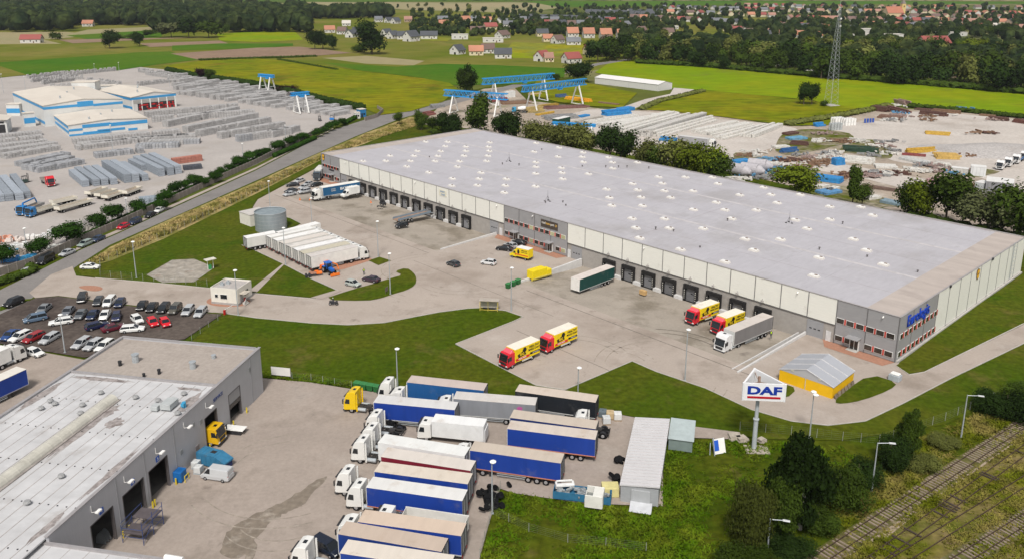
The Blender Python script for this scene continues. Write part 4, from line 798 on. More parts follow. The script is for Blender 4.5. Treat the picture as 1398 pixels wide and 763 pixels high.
# frame with +x along wd; mirrored side handled by using y = -inward when needed
wrz = atan2(wd[1], wd[0]); sgn = 1 if Vector((-wd[1], wd[0])).dot(wn) > 0 else -1
wkgrey = M('ribbed_grey_wall', (.4, .4, .42), .5, var=.04, scale=.5, coord=(12, 12, .5), big=.04, bigs=.2)
ws = thing('workshop', 'grey lorry workshop with flat roof, open doors and a long rooflight, beside the truck yard', 'workshop', (*WK0, .2), wrz)
wroof = M('workshop_membrane', (.5, .495, .5), .7, var=.07, scale=.6, coord=(1, .35, 1), big=.08, bigs=.12, stain=[((.33, .3, .28), .7, .13, .57), ((.25, .21, .19), .8, .22, .66), ((.6, .6, .61), .5, .2, .57)])
wroof2 = M('workshop_gravel_roof', (.36, .315, .28), .9, var=.1, scale=1.5, big=.06, bigs=.15, stain=((.28, .24, .21), .5, .2, .56))
wedge = M('roof_edge_metal', (.38, .36, .36), .5, .3, var=.1)
DX = [(7.7, 11.4, 5.2), (15.1, 18.6, 5.0), (28.6, 33, 4.9), (34.2, 38.7, 4.9), (40.7, 45, 4.9)]   # openings along the yard wall
LW, DW = 66, 26.6
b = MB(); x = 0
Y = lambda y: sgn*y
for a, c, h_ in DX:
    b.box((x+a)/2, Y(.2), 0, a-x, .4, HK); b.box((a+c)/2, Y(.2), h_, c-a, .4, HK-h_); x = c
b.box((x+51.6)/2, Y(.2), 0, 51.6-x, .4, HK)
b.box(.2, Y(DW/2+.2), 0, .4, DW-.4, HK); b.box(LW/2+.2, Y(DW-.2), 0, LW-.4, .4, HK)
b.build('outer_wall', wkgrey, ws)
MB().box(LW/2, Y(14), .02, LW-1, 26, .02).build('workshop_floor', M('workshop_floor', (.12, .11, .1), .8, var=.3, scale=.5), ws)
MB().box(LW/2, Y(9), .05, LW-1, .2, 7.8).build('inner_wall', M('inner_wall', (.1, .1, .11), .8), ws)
MB().box(7.0, Y(DW/2), HK-.55, 13.2, DW-.82, .2).build('gravelled_roof', wroof2, ws)
MB().box(14+(LW-14)/2, Y(DW/2), HK-.45, LW-14.3, DW-.82, .2).build('membrane_roof', wroof, ws)
b = MB().box(LW/2-7, Y(.2), HK, 51.6+.5, .5, .08)
b.box(.2, Y(DW/2), HK, .5, DW, .08).box(LW/2, Y(DW-.2), HK, LW, .5, .08).box(13.9, Y(DW/2), HK-.55, .5, DW-.5, .5).build('coping', wedge, ws) if False else None
b = MB().box(25.8, Y(.2), HK, 52.1, .5, .08).box(.2, Y(DW/2+.3), HK, .5, DW-.9, .08).box(LW/2+.3, Y(DW-.2), HK+.004, LW-.2, .5, .08).box(13.9, Y(DW/2), HK-.4, .45, DW-.9, .42)
b.build('coping', wedge, ws)
for y in [1.7+i*1.95 for i in range(13)]: part(ws, 'roof_seam', 'wse', lambda b: b.box(0, 0, 0, LW-15, .09, .02), M('seam_brown', (.33, .3, .28), .8, var=.4, scale=.5), loc=(14+(LW-14)/2, Y(y), HK-.25))
for x in (22, 30, 38, 46, 54): part(ws, 'drain_line', 'wdl', lambda b: [b.tube((0, -12.5+k*1.25, 0), .1, (0, -12.5+k*1.25, .06)) for k in range(21)], darkm, loc=(x, Y(13.3), HK-.25))
# dirt along the parapet, rooflight, vents
b = MB(); n_ = 22; pts = [(22+i*2, -(0), 0) for i in range(n_)]
for i in range(21):
    x0, x1 = 21+i*2, 23+i*2; b.loft([[(x, Y(13.6)+r*cos(a), HK-.25+r*sin(a)) for a in [pi*j/8 for j in range(9)]] for x, r in ((x0, 1.01), (x0+.1, 1.03), (x0+.2, 1.0), (x1, 1.0))])
b.build('barrel_rooflight', M('rooflight_plastic', (.5, .48, .42), .4, var=.12, scale=.6, stain=((.36, .33, .28), .5, .5, .58)), ws)
MB().box(42, Y(13.6), HK-.25, 42.5, 2.5, .16).build('rooflight_kerb', M('seam_brown2', (.3, .27, .25), .8, var=.3), ws)
def rpx(x, y, r=0, c=0):
    v = G(*q(c, r, x, y), HK)-WK0; return v.dot(wd), sgn*v.dot(wn)
def cowl(b): b.tube((0, 0, 0), .22, (0, 0, .5)).tube((0, 0, .35), .5, (0, 0, .6), .35)
for x, y, r in ((550, 630, 2), (740, 655, 2), (1003, 635, 2), (862, 672, 2), (882, 688, 2), (275, 675, 2), (300, 690, 2), (225, 715, 2), (450, 697, 2), (527, 712, 2), (440, 742, 2), (970, 742, 2), (335, 315, 3), (150, 460, 3)):
    u, v = rpx(x, y, r); part(ws, 'roof_cowl', 'cowl', cowl, M('cowl_grey', (.3, .3, .3), .6, var=.1), loc=(u, v, HK-.25))
for x, y, rr, h_ in ((740, 450, .55, 1.3), (1052, 485, .5, 1.1), (655, 470, .28, .7), (868, 515, .25, .7), (1165, 430, .35, .5), (785, 532, .22, .5)):
    u, v = rpx(x, y, 2); part(ws, 'flue', ('fl', rr, h_), lambda b: b.tube((0, 0, 0), rr, (0, 0, h_), n=12).tube((0, 0, h_), rr*1.15, (0, 0, h_+.15), n=12), steel if rr > .3 else darkm, loc=(u, v, HK-.35))
u, v = rpx(925, 705, 2); o = part(ws, 'air_handling_unit', 'ahu', lambda b: b.box(0, 0, .3, 2.3, 1.7, .9).box(.9, -1.6, .2, 1.3, 1.1, .7).box(-1.6, -.4, .2, .8, .8, .6), M('unit_grey', (.42, .44, .44), .5, var=.08), .04, loc=(u, v, HK-.25)); 
u, v = rpx(1005, 700, 2); part(ws, 'blue_fan', 'bfan', lambda b: b.tube((0, 0, 0), .3, (0, 0, .9)).box(.2, 0, .3, .6, .5, .5), M('fan_blue', (.05, .3, .5), .5), loc=(u, v, HK-.25))
for x0_, y0_ in ((14.6, 1.3),): 
    dR = random.Random(4)
    for cx_, cy_, lx, ly in ((20, 1.6, 3.6, 1.0), (31, 12.0, 6.5, .8), (24, 12.4, 2.2, 1.8), (38, 1.4, 6, .5), (15.2, 20, .6, 6), (15.5, 4, .5, 2.5), (27, 9, 1.6, 1.2), (50, 1.6, 3, .6), (22, 25.4, 5, .8), (47, 15.3, 5, .5)):
        MB().prism([(cx_+lx*cos(a)*dR.uniform(.6, 1.15), Y(cy_+ly*sin(a)*dR.uniform(.6, 1.15))) for a in [i*pi/12 for i in range(24)]], HK-.249, HK-.24+.001*dR.random()).build('dirt_stain', M('dirt_stain', (.3, .27, .26), .9, var=.35, scale=1.5, stain=((.19, .16, .15), .8, .6, .5)), ws)
# yard wall fittings
for x in (18.0, 24, 31, 38, 44.5): part(ws, 'wall_flood_lamp', ('wfl', sgn), lambda b: b.bar((0, 0, 0), (0, -sgn*.9, .3), .06).bar((0, 0, 0), (0, 0, .9), .06).box(0, -sgn*1.0, .25, .85, .45, .18), white, loc=(x, Y(-.05), 6.6))
for i, x in enumerate((30.8, 36.4, 42.8)):
    p_ = MB().box(x, Y(-.05), 5.3, .75, .06, .75).build('number_plate', M('plate_blue', (.02, .08, .35), .5, var=0), ws)
    text(str(3-i), .6, whm, p_, (x, Y(-.1), 5.68), (pi/2, 0, 0 if sgn > 0 else pi), .01)
for a, c, h_ in DX:
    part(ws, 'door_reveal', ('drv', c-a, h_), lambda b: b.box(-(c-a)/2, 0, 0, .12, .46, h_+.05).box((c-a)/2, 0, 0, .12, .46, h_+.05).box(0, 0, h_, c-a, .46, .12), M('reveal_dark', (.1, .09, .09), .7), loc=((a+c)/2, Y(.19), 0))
    for x in (a-.35, c+.35): part(ws, 'bollard', 'bol', lambda b: b.tube((0, 0, 0), .12, (0, 0, 1.0), n=8), M('yellow_bollard', (.65, .5, .03), .5, var=.2), loc=(x, Y(-.7), 0))
MB().box(9.5, Y(.1), 3.4, 3.5, .12, 1.75).build('sectional_door', door_g, ws)
MB().box(9.5, Y(.06), 2.6, 3.5, .1, .8).build('door_glazing', glass, ws)
MB().box(21.2, Y(-.03), 0, .95, .1, 2.1).build('service_door', M('service_door2', (.22, .2, .2), .5), ws)
for x, z_, w2 in ((19.6, 4.8, .7), (21.6, 5.4, .6), (25.2, 3.0, .6), (4.2, 6, .5)): MB().box(x, Y(-.03), z_, w2, .1, .7).build('wall_vent', M('vent_metal', (.25, .26, .26), .5), ws)
for x in (3.8, 26.6, 33.6, 39.6): part(ws, 'joint_cover', 'jc', lambda b: b.box(0, 0, 0, .1, .08, HK-.1), M('joint_grey', (.26, .26, .27), .5), loc=(x, Y(-.03), .05))
text('SERVICE', .8, M('sign_navy', (.02, .05, .2), .5, var=0), ws, (14.4, Y(-.06), 6.6), (pi/2, 0, 0 if sgn > 0 else pi), .02)
# lower wing towards the yard
wg = thing('workshop_wing', 'low flat-roofed wing projecting from the workshop at the bottom edge', 'building', (*WK0, .2), wrz)
MB().box(61, Y(-7), 0, 18.6, 17, HK-1.1).build('outer_wall', wkgrey, wg)
MB().box(61, Y(-7), HK-1.1, 18.2, 16.6, .1).build('membrane_roof', wroof, wg)
MB().box(51.75, Y(-7), HK-1.05, .4, 17.4, .3).box(61, Y(-15.5), HK-1.05, 18.2, .4, .3).build('coping', wedge, wg)
for y in (-13, -10.5, -8, -5.5, -3, -.5): part(wg, 'roof_seam', 'wse2', lambda b: b.box(0, 0, 0, 18, .07, .012), M('seam_brown', (.33, .3, .28)), loc=(61, Y(y), HK-1.0))
MB().tube((51.4, Y(-14.6), HK-.8), .35, (51.4, Y(-16.8), HK-.8), .3).build('white_awning_roll', white, wg)
# blue waste compactor, big bags, yellow truck in the door, scaffold, loose things by the doors
def wpos(x, y): return (*(WK0+wd*x-wn*y), .21)
ytk = thing('tractor_unit', 'yellow-orange lorry cab poking out of an open workshop door', 'lorry', wpos(16.9, -.5), atan2(-wn[1], -wn[0]), 'vehicles at the workshop doors')
cab(ytk, 2.2, (.72, .42, .01), 3.1, roof=False); tractor_chassis(ytk, 2.2)
BCs = .85
bc = thing('waste_compactor', 'bright blue skip compactor with sloping end by the workshop wall', 'container', (*G(294, 636), .21), head(G(272, 628), G(316, 640)))
BLU = M('compactor_blue', (.035, .17, .3), .6, var=.15, stain=((.12, .16, .18), .7, .8, .55))
part(bc, 'body', 'cmp', lambda b: b.yprism([(-3, .3), (1.9, .3), (1.9, 1.3), (3.2, 1.3), (3.2, 1.6), (1.0, 2.5), (-3, 2.5)], -1.15, 1.15), BLU, .0)
part(bc, 'hatch', 'cmh', lambda b: b.box(-.1, .1, 2.5, 1.0, .7, .06), darkm); part(bc, 'press_head', 'cmq', lambda b: b.box(2.5, 0, .3, 1.1, 1.9, 1.0), M('press_navy', (.015, .03, .12), .6)); part(bc, 'skid', 'cms', lambda b: b.box(0, .8, 0, 5.8, .18, .3).box(0, -.8, 0, 5.8, .18, .3), chass)
bc.scale = (.85,)*3
part(bc, 'ribs', 'cmr', lambda b: [b.box(x, s*1.18, .35, .12, .08, 2.0) for x in (-2.9, -1.9, -.9, .1, 1.1) for s in (-1, 1)]+[b.box(x, 0, 2.48, .12, 2.3, .08) for x in (-2.9, -1.9, .9)], BLU)
for i, (x, y) in enumerate(((1072, 245), (1085, 272))):
    t = thing('liquid_container', ['white big bag leaning by the workshop wall behind the van', 'white caged liquid container right beside the silver panel van'][i], 'container', (*G(*q(0, 3, x, y+20)), .21), wrz)
    part(t, 'tank', 'ibc', lambda b: b.box(0, 0, .15, 1.05, 1.05, .95).tube((0, 0, 1.1), .12, (0, 0, 1.2)), M('ibc_white', (.6, .61, .6), .5, var=.1), .08, 2)
    part(t, 'cage', 'ibcc', lambda b: [b.bar((x, s*.56, .15), (x, s*.56, 1.12), .03) for x in (-.5, -.17, .17, .5) for s in (-1, 1)]+[b.box(0, s*.57, z_, 1.15, .03, .03) for z_ in (.4, .75, 1.1) for s in (-1, 1)]+[b.box(0, 0, 0, 1.2, 1.1, .13)], steel)
dp = thing('blue_cabinet', 'small blue tank cabinet with yellow guard by the second door', 'cabinet', (*G(*q(0, 3, 985, 335)), .21), wrz)
part(dp, 'body', 'dpb', lambda b: b.box(0, 0, .1, 1.5, 1.3, 1.6), M('cabinet_blue', (.01, .13, .4), .5), .06); part(dp, 'guard_rail', 'dpg', lambda b: b.tube((-.6, sgn*-1.0, 0), .06, (-.6, sgn*-1.0, 1.0)).tube((.4, sgn*-1.0, 0), .06, (.4, sgn*-1.0, 1.0)).tube((-.6, sgn*-1.0, 1.0), .06, (.4, sgn*-1.0, 1.0)), M('yellow_bollard', (.65, .5, .03)))
sc = thing('work_platform', 'blue tubular work platform with dark decking in front of the middle door', 'scaffold', (*G(*q(0, 3, 785, 625)), .21), wrz)
def scf(b):
    for x in (-2.2, 0, 2.2):
        for y in (-1.5, 1.5): b.tube((x, y, 0), .045, (x, y, 3.4 if y*sgn < 0 else 2.6), n=6)
    for y in (-1.5, 1.5):
        for z_ in (1.0, 2.2, 2.9): b.tube((-2.2, y, z_), .035, (2.2, y, z_), n=6)
        b.tube((-2.2, y, .2), .03, (0, y, 2.2), n=6).tube((2.2, y, .2), .03, (0, y, 2.2), n=6)
    for x in (-2.2, 2.2):
        for z_ in (1.0, 2.2): b.tube((x, -1.5, z_), .035, (x, 1.5, z_), n=6)
part(sc, 'frame', 'scf', scf, M('scaffold_blue', (.04, .07, .2), .5)); part(sc, 'deck', 'scd', lambda b: b.box(-1.1, 0, 2.2, 2.1, 2.9, .08).box(1.1, 0, 1.4, 2.1, 2.9, .08), M('deck_brown', (.1, .085, .09), .8, var=.2))
hp = thing('hoop_rack', 'grey hooped steel rack at the door nearest to the camera', 'rack', (*G(*q(0, 3, 568, 675)), .21), wrz)
part(hp, 'hoops', 'hop', lambda b: [b.loft([[(x, .75*cos(a)*k, .2+(1.6*sin(a))*k) for a in [pi*j/10 for j in range(11)]] for k in (1, .92)]) for x in (-.5, 0, .5)], steel)
wb = thing('white_panel', 'white panel lying flat on trestles beside the yellow cab', 'panel', (*G(*q(0, 3, 1285, 75)), .21), wrz)
part(wb, 'board', 'wbb', lambda b: b.box(0, 0, .8, 1.6, 3.4, .08), white); part(wb, 'trestle', 'wbt', lambda b: b.box(-.6, 0, 0, .08, 2.6, .8).box(.6, 0, 0, .08, 2.6, .8), darkm)
# ------------------------------------------------------------ corrugated shed with a lean-to
corr = M('corrugated_light', (.55, .535, .54), .5, var=.04, scale=.4, coord=(1, 1, 1), stain=((.43, .41, .41), .4, .2, .58))
s1, s2 = G(845, 686), G(898, 694); sd = (s2-s1).normalized(); sf = Vector((-sd[1], sd[0])); srz = atan2(sd[1], sd[0])
sh = thing('metal_shed', 'long corrugated metal shed with pale ribbed roof at the end of the truck yard', 'shed', (*s1, .2), srz)
SW = 5.5; bk = G(852, 566, 2.9)-s1; SL = bk.dot(sf); print('shed', SW, SL, bk.dot(sd))
part(sh, 'walls', 'shw', lambda b: b.box(SW/2, SL/2, 0, SW-.3, SL-.3, 2.6), M('shed_wall', (.33, .34, .35), .5, var=.1, coord=(1, 1, 14)))
def shr(b):
    for i in range(int(SL/.8)): b.add([(0, i*.8, 2.55), (0, i*.8+.5, 2.55), (SW, i*.8+.5, 3.0), (SW, i*.8, 3.0), (0, i*.8, 2.75), (0, i*.8+.5, 2.75), (SW, i*.8+.5, 3.2), (SW, i*.8, 3.2)], [(3, 2, 1, 0), (4, 5, 6, 7), (0, 1, 5, 4), (1, 2, 6, 5), (2, 3, 7, 6), (3, 0, 4, 7)])
    b.add([(0, 0, 2.6), (0, SL, 2.6), (SW, SL, 3.05), (SW, 0, 3.05)], [(3, 2, 1, 0)])
part(sh, 'roof', 'shr', shr, corr)
part(sh, 'double_door', 'shd2', lambda b: b.box(SW/2+.2, .05, .1, 2.6, .3, 2.1), M('shed_door', (.38, .39, .4), .5, var=.05))
part(sh, 'loading_ramp', 'shrp', lambda b: b.add([(1.6, 0, 0), (4.6, 0, 0), (4.6, -1.9, 0), (1.6, -1.9, 0), (1.6, 0, .5), (4.6, 0, .5), (4.6, -1.9, .08), (1.6, -1.9, .08)], [(3, 2, 1, 0), (4, 5, 6, 7), (0, 1, 5, 4), (1, 2, 6, 5), (2, 3, 7, 6), (3, 0, 4, 7)]), M('ramp_metal', (.5, .51, .53), .5))
lc = G(*q(2, 3, 905, 175)); l1 = lc-s1
la = thing('lean_to_store', 'translucent grey lean-to store against the corrugated shed', 'shed', (*s1, .2), srz)
u0, v0 = SW+.05, l1.dot(sf)
part(la, 'walls', 'law', lambda b: b.box(u0+1.9, v0+3.2, 0, 3.6, 6.2, 1.9), M('greenish_plastic', (.2, .25, .24), .3, var=.1)); part(la, 'roof', 'lar', lambda b: b.box(u0+1.95, v0+3.2, 1.9, 3.9, 6.6, .07), M('pale_plastic_roof', (.42, .48, .48), .25, var=.08))
# ------------------------------------------------------------ three-sided pylon sign
pb = G(1029, 613); py = thing('pylon_sign', 'tall white three-sided pylon sign with blue block letters and a red bar', 'sign', (*pb, .05), radians(-3))
part(py, 'footing', 'pyf', lambda b: b.box(0.4, -.2, 0, 3.6, 2.4, .12), M('old_footing', (.36, .32, .27), .9, var=.2))
part(py, 'pole', 'pyp', lambda b: b.tube((0, 0, .2), .36, (0, 0, 5.2), .34, 14).tube((0, 0, 5.2), .29, (0, 0, 9.6), .27, 14).tube((0, 0, 5.1), .46, (0, 0, 5.3), .46, 14), M('pole_grey', (.42, .45, .47), .5, var=.05))
z1_, z2_ = 9.1, 11.9; TR = [(-2.6, -1.3), (3.5, -1.5), (.1, 3.6)]
def pyb(b):
    for i in range(3):
        a, c = Vector(TR[i]), Vector(TR[(i+1) % 3]); d = (c-a).normalized(); n2 = Vector((d[1], -d[0]))*.14
        b.loft([[(*p, z_) for p in (a-n2, c-n2, c+n2, a+n2)] for z_ in (z1_, z2_)])
    for p in TR: b.tube((*p, z1_-.03), .2, (*p, z2_+.03), n=12)
part(py, 'sign_box', 'pyb', pyb, M('sign_box_white', (.76, .76, .77), .35, var=.02))
part(py, 'inner_frame', 'pyi', lambda b: [b.bar((0, .1, z_), (*p, z_), .09) for p in TR for z_ in (z1_+.3, z2_-.5)]+[b.bar((0, .1, z1_), (0, .1, z2_+.4), .35)]+[b.bar((-1.2, -.5, z_), (1.6, -.6, z_), .08) for z_ in (z1_+1, z2_-.6)], M('rusty_frame', (.3, .2, .15), .8, var=.3))
an = atan2(TR[1][1]-TR[0][1], TR[1][0]-TR[0][0])
mid = (Vector(TR[0])+Vector(TR[1]))/2+Vector((sin(an), -cos(an)))*.17
DB = M('sign_royal_blue', (.012, .04, .3), .4, var=0)
text('DAF', 1.75, DB, py, (mid[0], mid[1], z1_+1.65), (pi/2, 0, an), .02, sx=1.55, bold=.075)
part(py, 'red_bar', 'pyr', lambda b: b.box(0, 0, 0, 4.9, .06, .32), M('sign_red', (.45, .01, .02), .4, var=0), loc=(mid[0], mid[1], z1_+.42), rz=an)
for i in (1, 2):
    a, c = Vector(TR[i]), Vector(TR[(i+1) % 3]); an = atan2(c[1]-a[1], c[0]-a[0]); m2 = (a+c)/2+Vector((sin(an), -cos(an)))*.17
    text('DAF', 1.4, DB, py, (m2[0], m2[1], z1_+1.62), (pi/2, 0, an), .02, sx=1.15, bold=.07)
# ------------------------------------------------------------ yellow tent
e1, e2, e3 = G(1064.5, 520), G(1135.5, 545), G(1167, 523)
td = (e2-e1).normalized(); tf = Vector((-td[1], td[0])); TW = 9.9; TL = (e3-e2).dot(tf); trz = atan2(td[1], td[0]); print('tent', TW, TL)
TL = max(8.5, min(TL, 11)); te = thing('storage_tent', 'yellow-walled storage tent with grey fabric roof beside the office corner', 'tent', (*(e2-td*TW), .1), trz)
tr_ = M('tent_roof_fabric', (.36, .37, .4), .5, var=.03, scale=.5); ty = M('tent_wall_yellow', (.78, .45, .008), .45, var=.05, scale=.8)
part(te, 'wall', 'tew', lambda b: b.box(TW/2, .05, 0, TW, .1, 2.15).box(TW/2, TL-.05, 0, TW, .1, 2.15).box(.05, TL/2, 0, .1, TL-.2, 2.15).box(TW-.05, TL/2, 0, .1, TL-.2, 2.15), ty)
part(te, 'gable', 'teg', lambda b: b.yprism([(0, 2.15), (TW, 2.15), (TW/2, 3.75)], -.02, .12).yprism([(0, 2.15), (TW, 2.15), (TW/2, 3.75)], TL-.12, TL+.02), M('tent_gable', (.42, .42, .43), .5, var=.02))
part(te, 'roof', 'ter', lambda b: b.yprism([(-.15, 2.12), (TW/2, 3.78), (TW+.15, 2.12), (TW+.15, 2.2), (TW/2, 3.88), (-.15, 2.2)][::-1], -.1, TL+.1), tr_)
part(te, 'roof_ribs', 'tei', lambda b: [b.bar((x0, y, z0), (x1, y, z1), .1) for y in (-.05, TL/3, TL*2/3, TL+.05) for x0, z0, x1, z1 in ((-.15, 2.25, TW/2, 3.93), (TW/2, 3.93, TW+.15, 2.25))], M('tent_rib', (.58, .57, .57), .5))
part(te, 'tent_pole', 'tep', lambda b: b.box(TW/2, -.04, 0, .1, .08, 2.2).box(TW/2-2.5, -.06, 2.7, .5, .1, .3).box(TW/2+2.5, -.06, 2.7, .5, .1, .3), M('tent_rib2', (.5, .48, .4), .5))
for i in range(6):
    t = tag(MB().box(0, 0, 0, .1, 1.0, .8).build('leaning_board', M('board_brown', (.2, .16, .12), .8, var=.3, rnd=.3)), 'brown board leaning on the yellow tent wall, %s from the near corner' % ORD[i], 'board', 'boards leaning on the tent')
    p_ = (e2-td*TW)+td*(TW+.55)+tf*(.8+i*1.35); t.location = (*p_, .12); t.rotation_euler = (0, -.35, trz)
t = thing('transformer_box', 'pale grey cabinet with a white lid standing on the paved corner', 'cabinet', (*G(1221.5, 519), .12), WY)
part(t, 'body', 'tfb', lambda b: b.box(0, 0, 0, 1.9, 1.5, 1.1), M('cabinet_grey', (.38, .41, .44), .5), .04); part(t, 'lid', 'tfl', lambda b: b.box(0, 0, 1.1, 1.5, 1.1, .3), white, .08)
# ------------------------------------------------------------ gatehouse, tank, pump houses, canopy
gp = G(*q(0, 2, 1155, 138)); gp2 = G(*q(0, 2, 1300, 152)); gd = (gp2-gp).normalized(); grz = atan2(gd[1], gd[0]); gl_ = (gp2-gp).length
gh = thing('gatehouse', 'small white flat-roofed gatehouse beside the entrance road', 'gatehouse', (*gp, .12), grz)
cream = M('cream_render', (.68, .65, .58), .8, var=.05, stain=((.5, .45, .38), .4, .4, .6))
part(gh, 'wall', 'ghw', lambda b: b.box(gl_/2, 3, 0, gl_, 6, 3.5).box(gl_/2, .08, 3.5, gl_, .16, .35).box(gl_/2, 5.92, 3.5, gl_, .16, .35).box(.08, 3, 3.5, .16, 5.68, .35).box(gl_-.08, 3, 3.5, .16, 5.68, .35), cream)
part(gh, 'roof', 'ghr', lambda b: b.box(gl_/2, 3, 3.5, gl_-.34, 5.66, .06), M('flat_roof_grey', (.4, .37, .35), .8, var=.1)); part(gh, 'plinth', 'ghp', lambda b: b.box(gl_/2, 3, 0, gl_+.1, 6.1, .5), M('plinth_grey', (.35, .34, .33), .8))
for x, w2, z_, h_ in ((1.4, .7, 1.5, .7), (3.2, 1.6, 1.3, 1.0)):
    f = MB().box(x, -.02, z_, w2+.15, .1, h_+.15).build('window', wfr, gh); MB().box(x, -.06, z_+.07, w2, .06, h_).build('pane', glass, f)
part(gh, 'window', 'ghw2', lambda b: b.box(gl_+.02, 3.6, 1.3, .1, 1.5, 1.2), glass); part(gh, 'door', 'ghd', lambda b: b.box(gl_+.02, 1.4, .1, .1, 1.0, 2.1), M('door_grey', (.3, .3, .3), .5))
part(gh, 'steps', 'ghs', lambda b: [b.box(gl_+.8+.3*k, 1.4, 0, .3, 1.4, .6-.18*k) for k in range(3)], concrete); part(gh, 'canopy', 'ghc', lambda b: b.box(gl_+.9, 1.6, 2.6, 1.7, 2.2, .1), M('canopy_beige', (.5, .45, .38), .6))
for x, y in ((1.6, 2.2), (2.4, 3.4)): part(gh, 'roof_unit', 'ghu', lambda b: b.box(0, 0, 0, .9, .6, .6).tube((0, 0, .6), .2, (0, 0, .9)), steel, loc=(x, y, 3.55))
tk = thing('water_tank', 'large round galvanised water tank standing on the grass', 'tank', (*G(*q(1, 1, 84, 520)), .15))
tkc = G(*q(1, 1, 84, 515)); TRr = 4.45; dv = tkc.normalized()*TRr; tk.location = (tkc[0]+dv[0], tkc[1]+dv[1], .15)
part(tk, 'shell', 'tks', lambda b: b.tube((0, 0, 0), TRr, (0, 0, 5.3), n=40, cap=False), M('tank_zinc', (.3, .34, .36), .45, .3, var=.12, scale=.6, coord=(1, 1, .3)), smooth=True)
part(tk, 'floating_cover', 'tkc', lambda b: b.tube((0, 0, 4.95), TRr-.08, (0, 0, 5.0), n=40), M('tank_cover', (.22, .26, .28), .5, var=.2, scale=.6))
part(tk, 'rim', 'tkr', lambda b: [b.tube((TRr*cos(i*pi/20), TRr*sin(i*pi/20), 5.3), .09, (TRr*cos((i+1)*pi/20), TRr*sin((i+1)*pi/20), 5.3), n=6) for i in range(40)], steel)
part(tk, 'hoop', 'tkh', lambda b: [b.tube((0, 0, z_), TRr+.05, (0, 0, z_+.08), n=40, cap=False) for z_ in (1.1, 2.2, 3.3, 4.4)], steel)
pp = G(*q(0, 1, 1310, 460)); pp2 = G(*q(0, 1, 1368, 482)); pd = (pp2-pp).normalized(); pl = (pp2-pp).length; prz = atan2(pd[1], pd[0]); print('pump', pl)
ph = thing('pump_house', 'plain white pump house with flat grey roof behind the water tank', 'shed', (*pp, .15), prz)
part(ph, 'wall', 'phw', lambda b: b.box(pl/2, 3.2, 0, pl, 6.4, 3.4), cream); part(ph, 'roof', 'phr', lambda b: b.box(pl/2, 3.2, 3.4, pl+.2, 6.6, .15), M('pale_flat_roof', (.5, .47, .44), .7, var=.08)); part(ph, 'door', 'phd', lambda b: b.box(pl+.03, 2.0, .1, .08, 1.1, 2.1), M('door_cream', (.45, .43, .38), .5))
cn = thing('filling_point_canopy', 'small green-posted canopy beside the bare concrete pad', 'canopy', (*G(*q(0, 1, 1150, 712)), .2), WY+pi/2)
part(cn, 'roof', 'cnr', lambda b: b.box(0, 0, 2.5, 2.6, 1.7, .14), M('canopy_cream', (.6, .57, .5), .6)); part(cn, 'post', 'cnp', lambda b: b.tube((-.7, 0, 0), .08, (-.7, 0, 2.5)).tube((.7, 0, 0), .08, (.7, 0, 2.5)), white); part(cn, 'cabinet', 'cnc', lambda b: b.box(-.2, 0, 0, .7, .5, 1.2), M('pump_green', (.05, .3, .1), .5))
bs = thing('smoking_shelter', 'yellow-framed glazed shelter on the tip of the lawn', 'shelter', (*G(668, 424), .15), head(G(655, 425), G(678, 426)))
part(bs, 'frame', 'bsf', lambda b: [b.bar((x, y, 0), (x, y, 2.3), .08) for x in (-2, -.2, 1.9) for y in (-.6, .6)]+[b.bar((-2, y, z_), (1.9, y, z_), .08) for y in (-.6, .6) for z_ in (.3, 2.3)]+[b.bar((x, -.6, 2.3), (x, .6, 2.3), .08) for x in (-2, 1.9)], M('shelter_yellow', (.65, .5, .1), .5))
part(bs, 'roof', 'bsr', lambda b: b.box(0, 0, 2.35, 4.3, 1.6, .08), M('shelter_roof', (.4, .35, .3), .5)); part(bs, 'back_panel', 'bsb', lambda b: b.box(-.05, .55, .4, 3.8, .05, 1.7), M('shelter_glass', (.45, .42, .36), .2)); part(bs, 'bench', 'bsn', lambda b: b.box(0, .2, .4, 3, .4, .06), darkm)
nb = tag(MB().box(0, 0, .5, 1.2, .08, 1.0).box(-.5, 0, 0, .07, .07, 1.6).box(.5, 0, 0, .07, .07, 1.6).build('notice_board', M('notice_brown', (.15, .12, .1), .7)), 'small dark notice board on the curved grass island', 'sign'); nb.location = (*G(528, 401), .16); nb.rotation_euler = (0, 0, 1.2)
def banner(p1, p2, h_, label):
    a, c = G(*p1), G(*p2); t = thing('banner_stand', label, 'banner', (*a, .2), head(a, c)); L = (c-a).length
    part(t, 'banner', ('bn', L), lambda b: b.box(L/2, 0, .4, L, .05, h_), M('banner_white', (.68, .67, .64), .6, var=.05)); part(t, 'post', ('bp', L), lambda b: [b.box(x, .06, 0, .08, .08, h_+.45) for x in (0, L/2, L)], M('post_brown', (.12, .09, .08), .8))
banner((371, 515), (397, 517.5), 1.6, 'long white banner on posts beside the workshop corner')
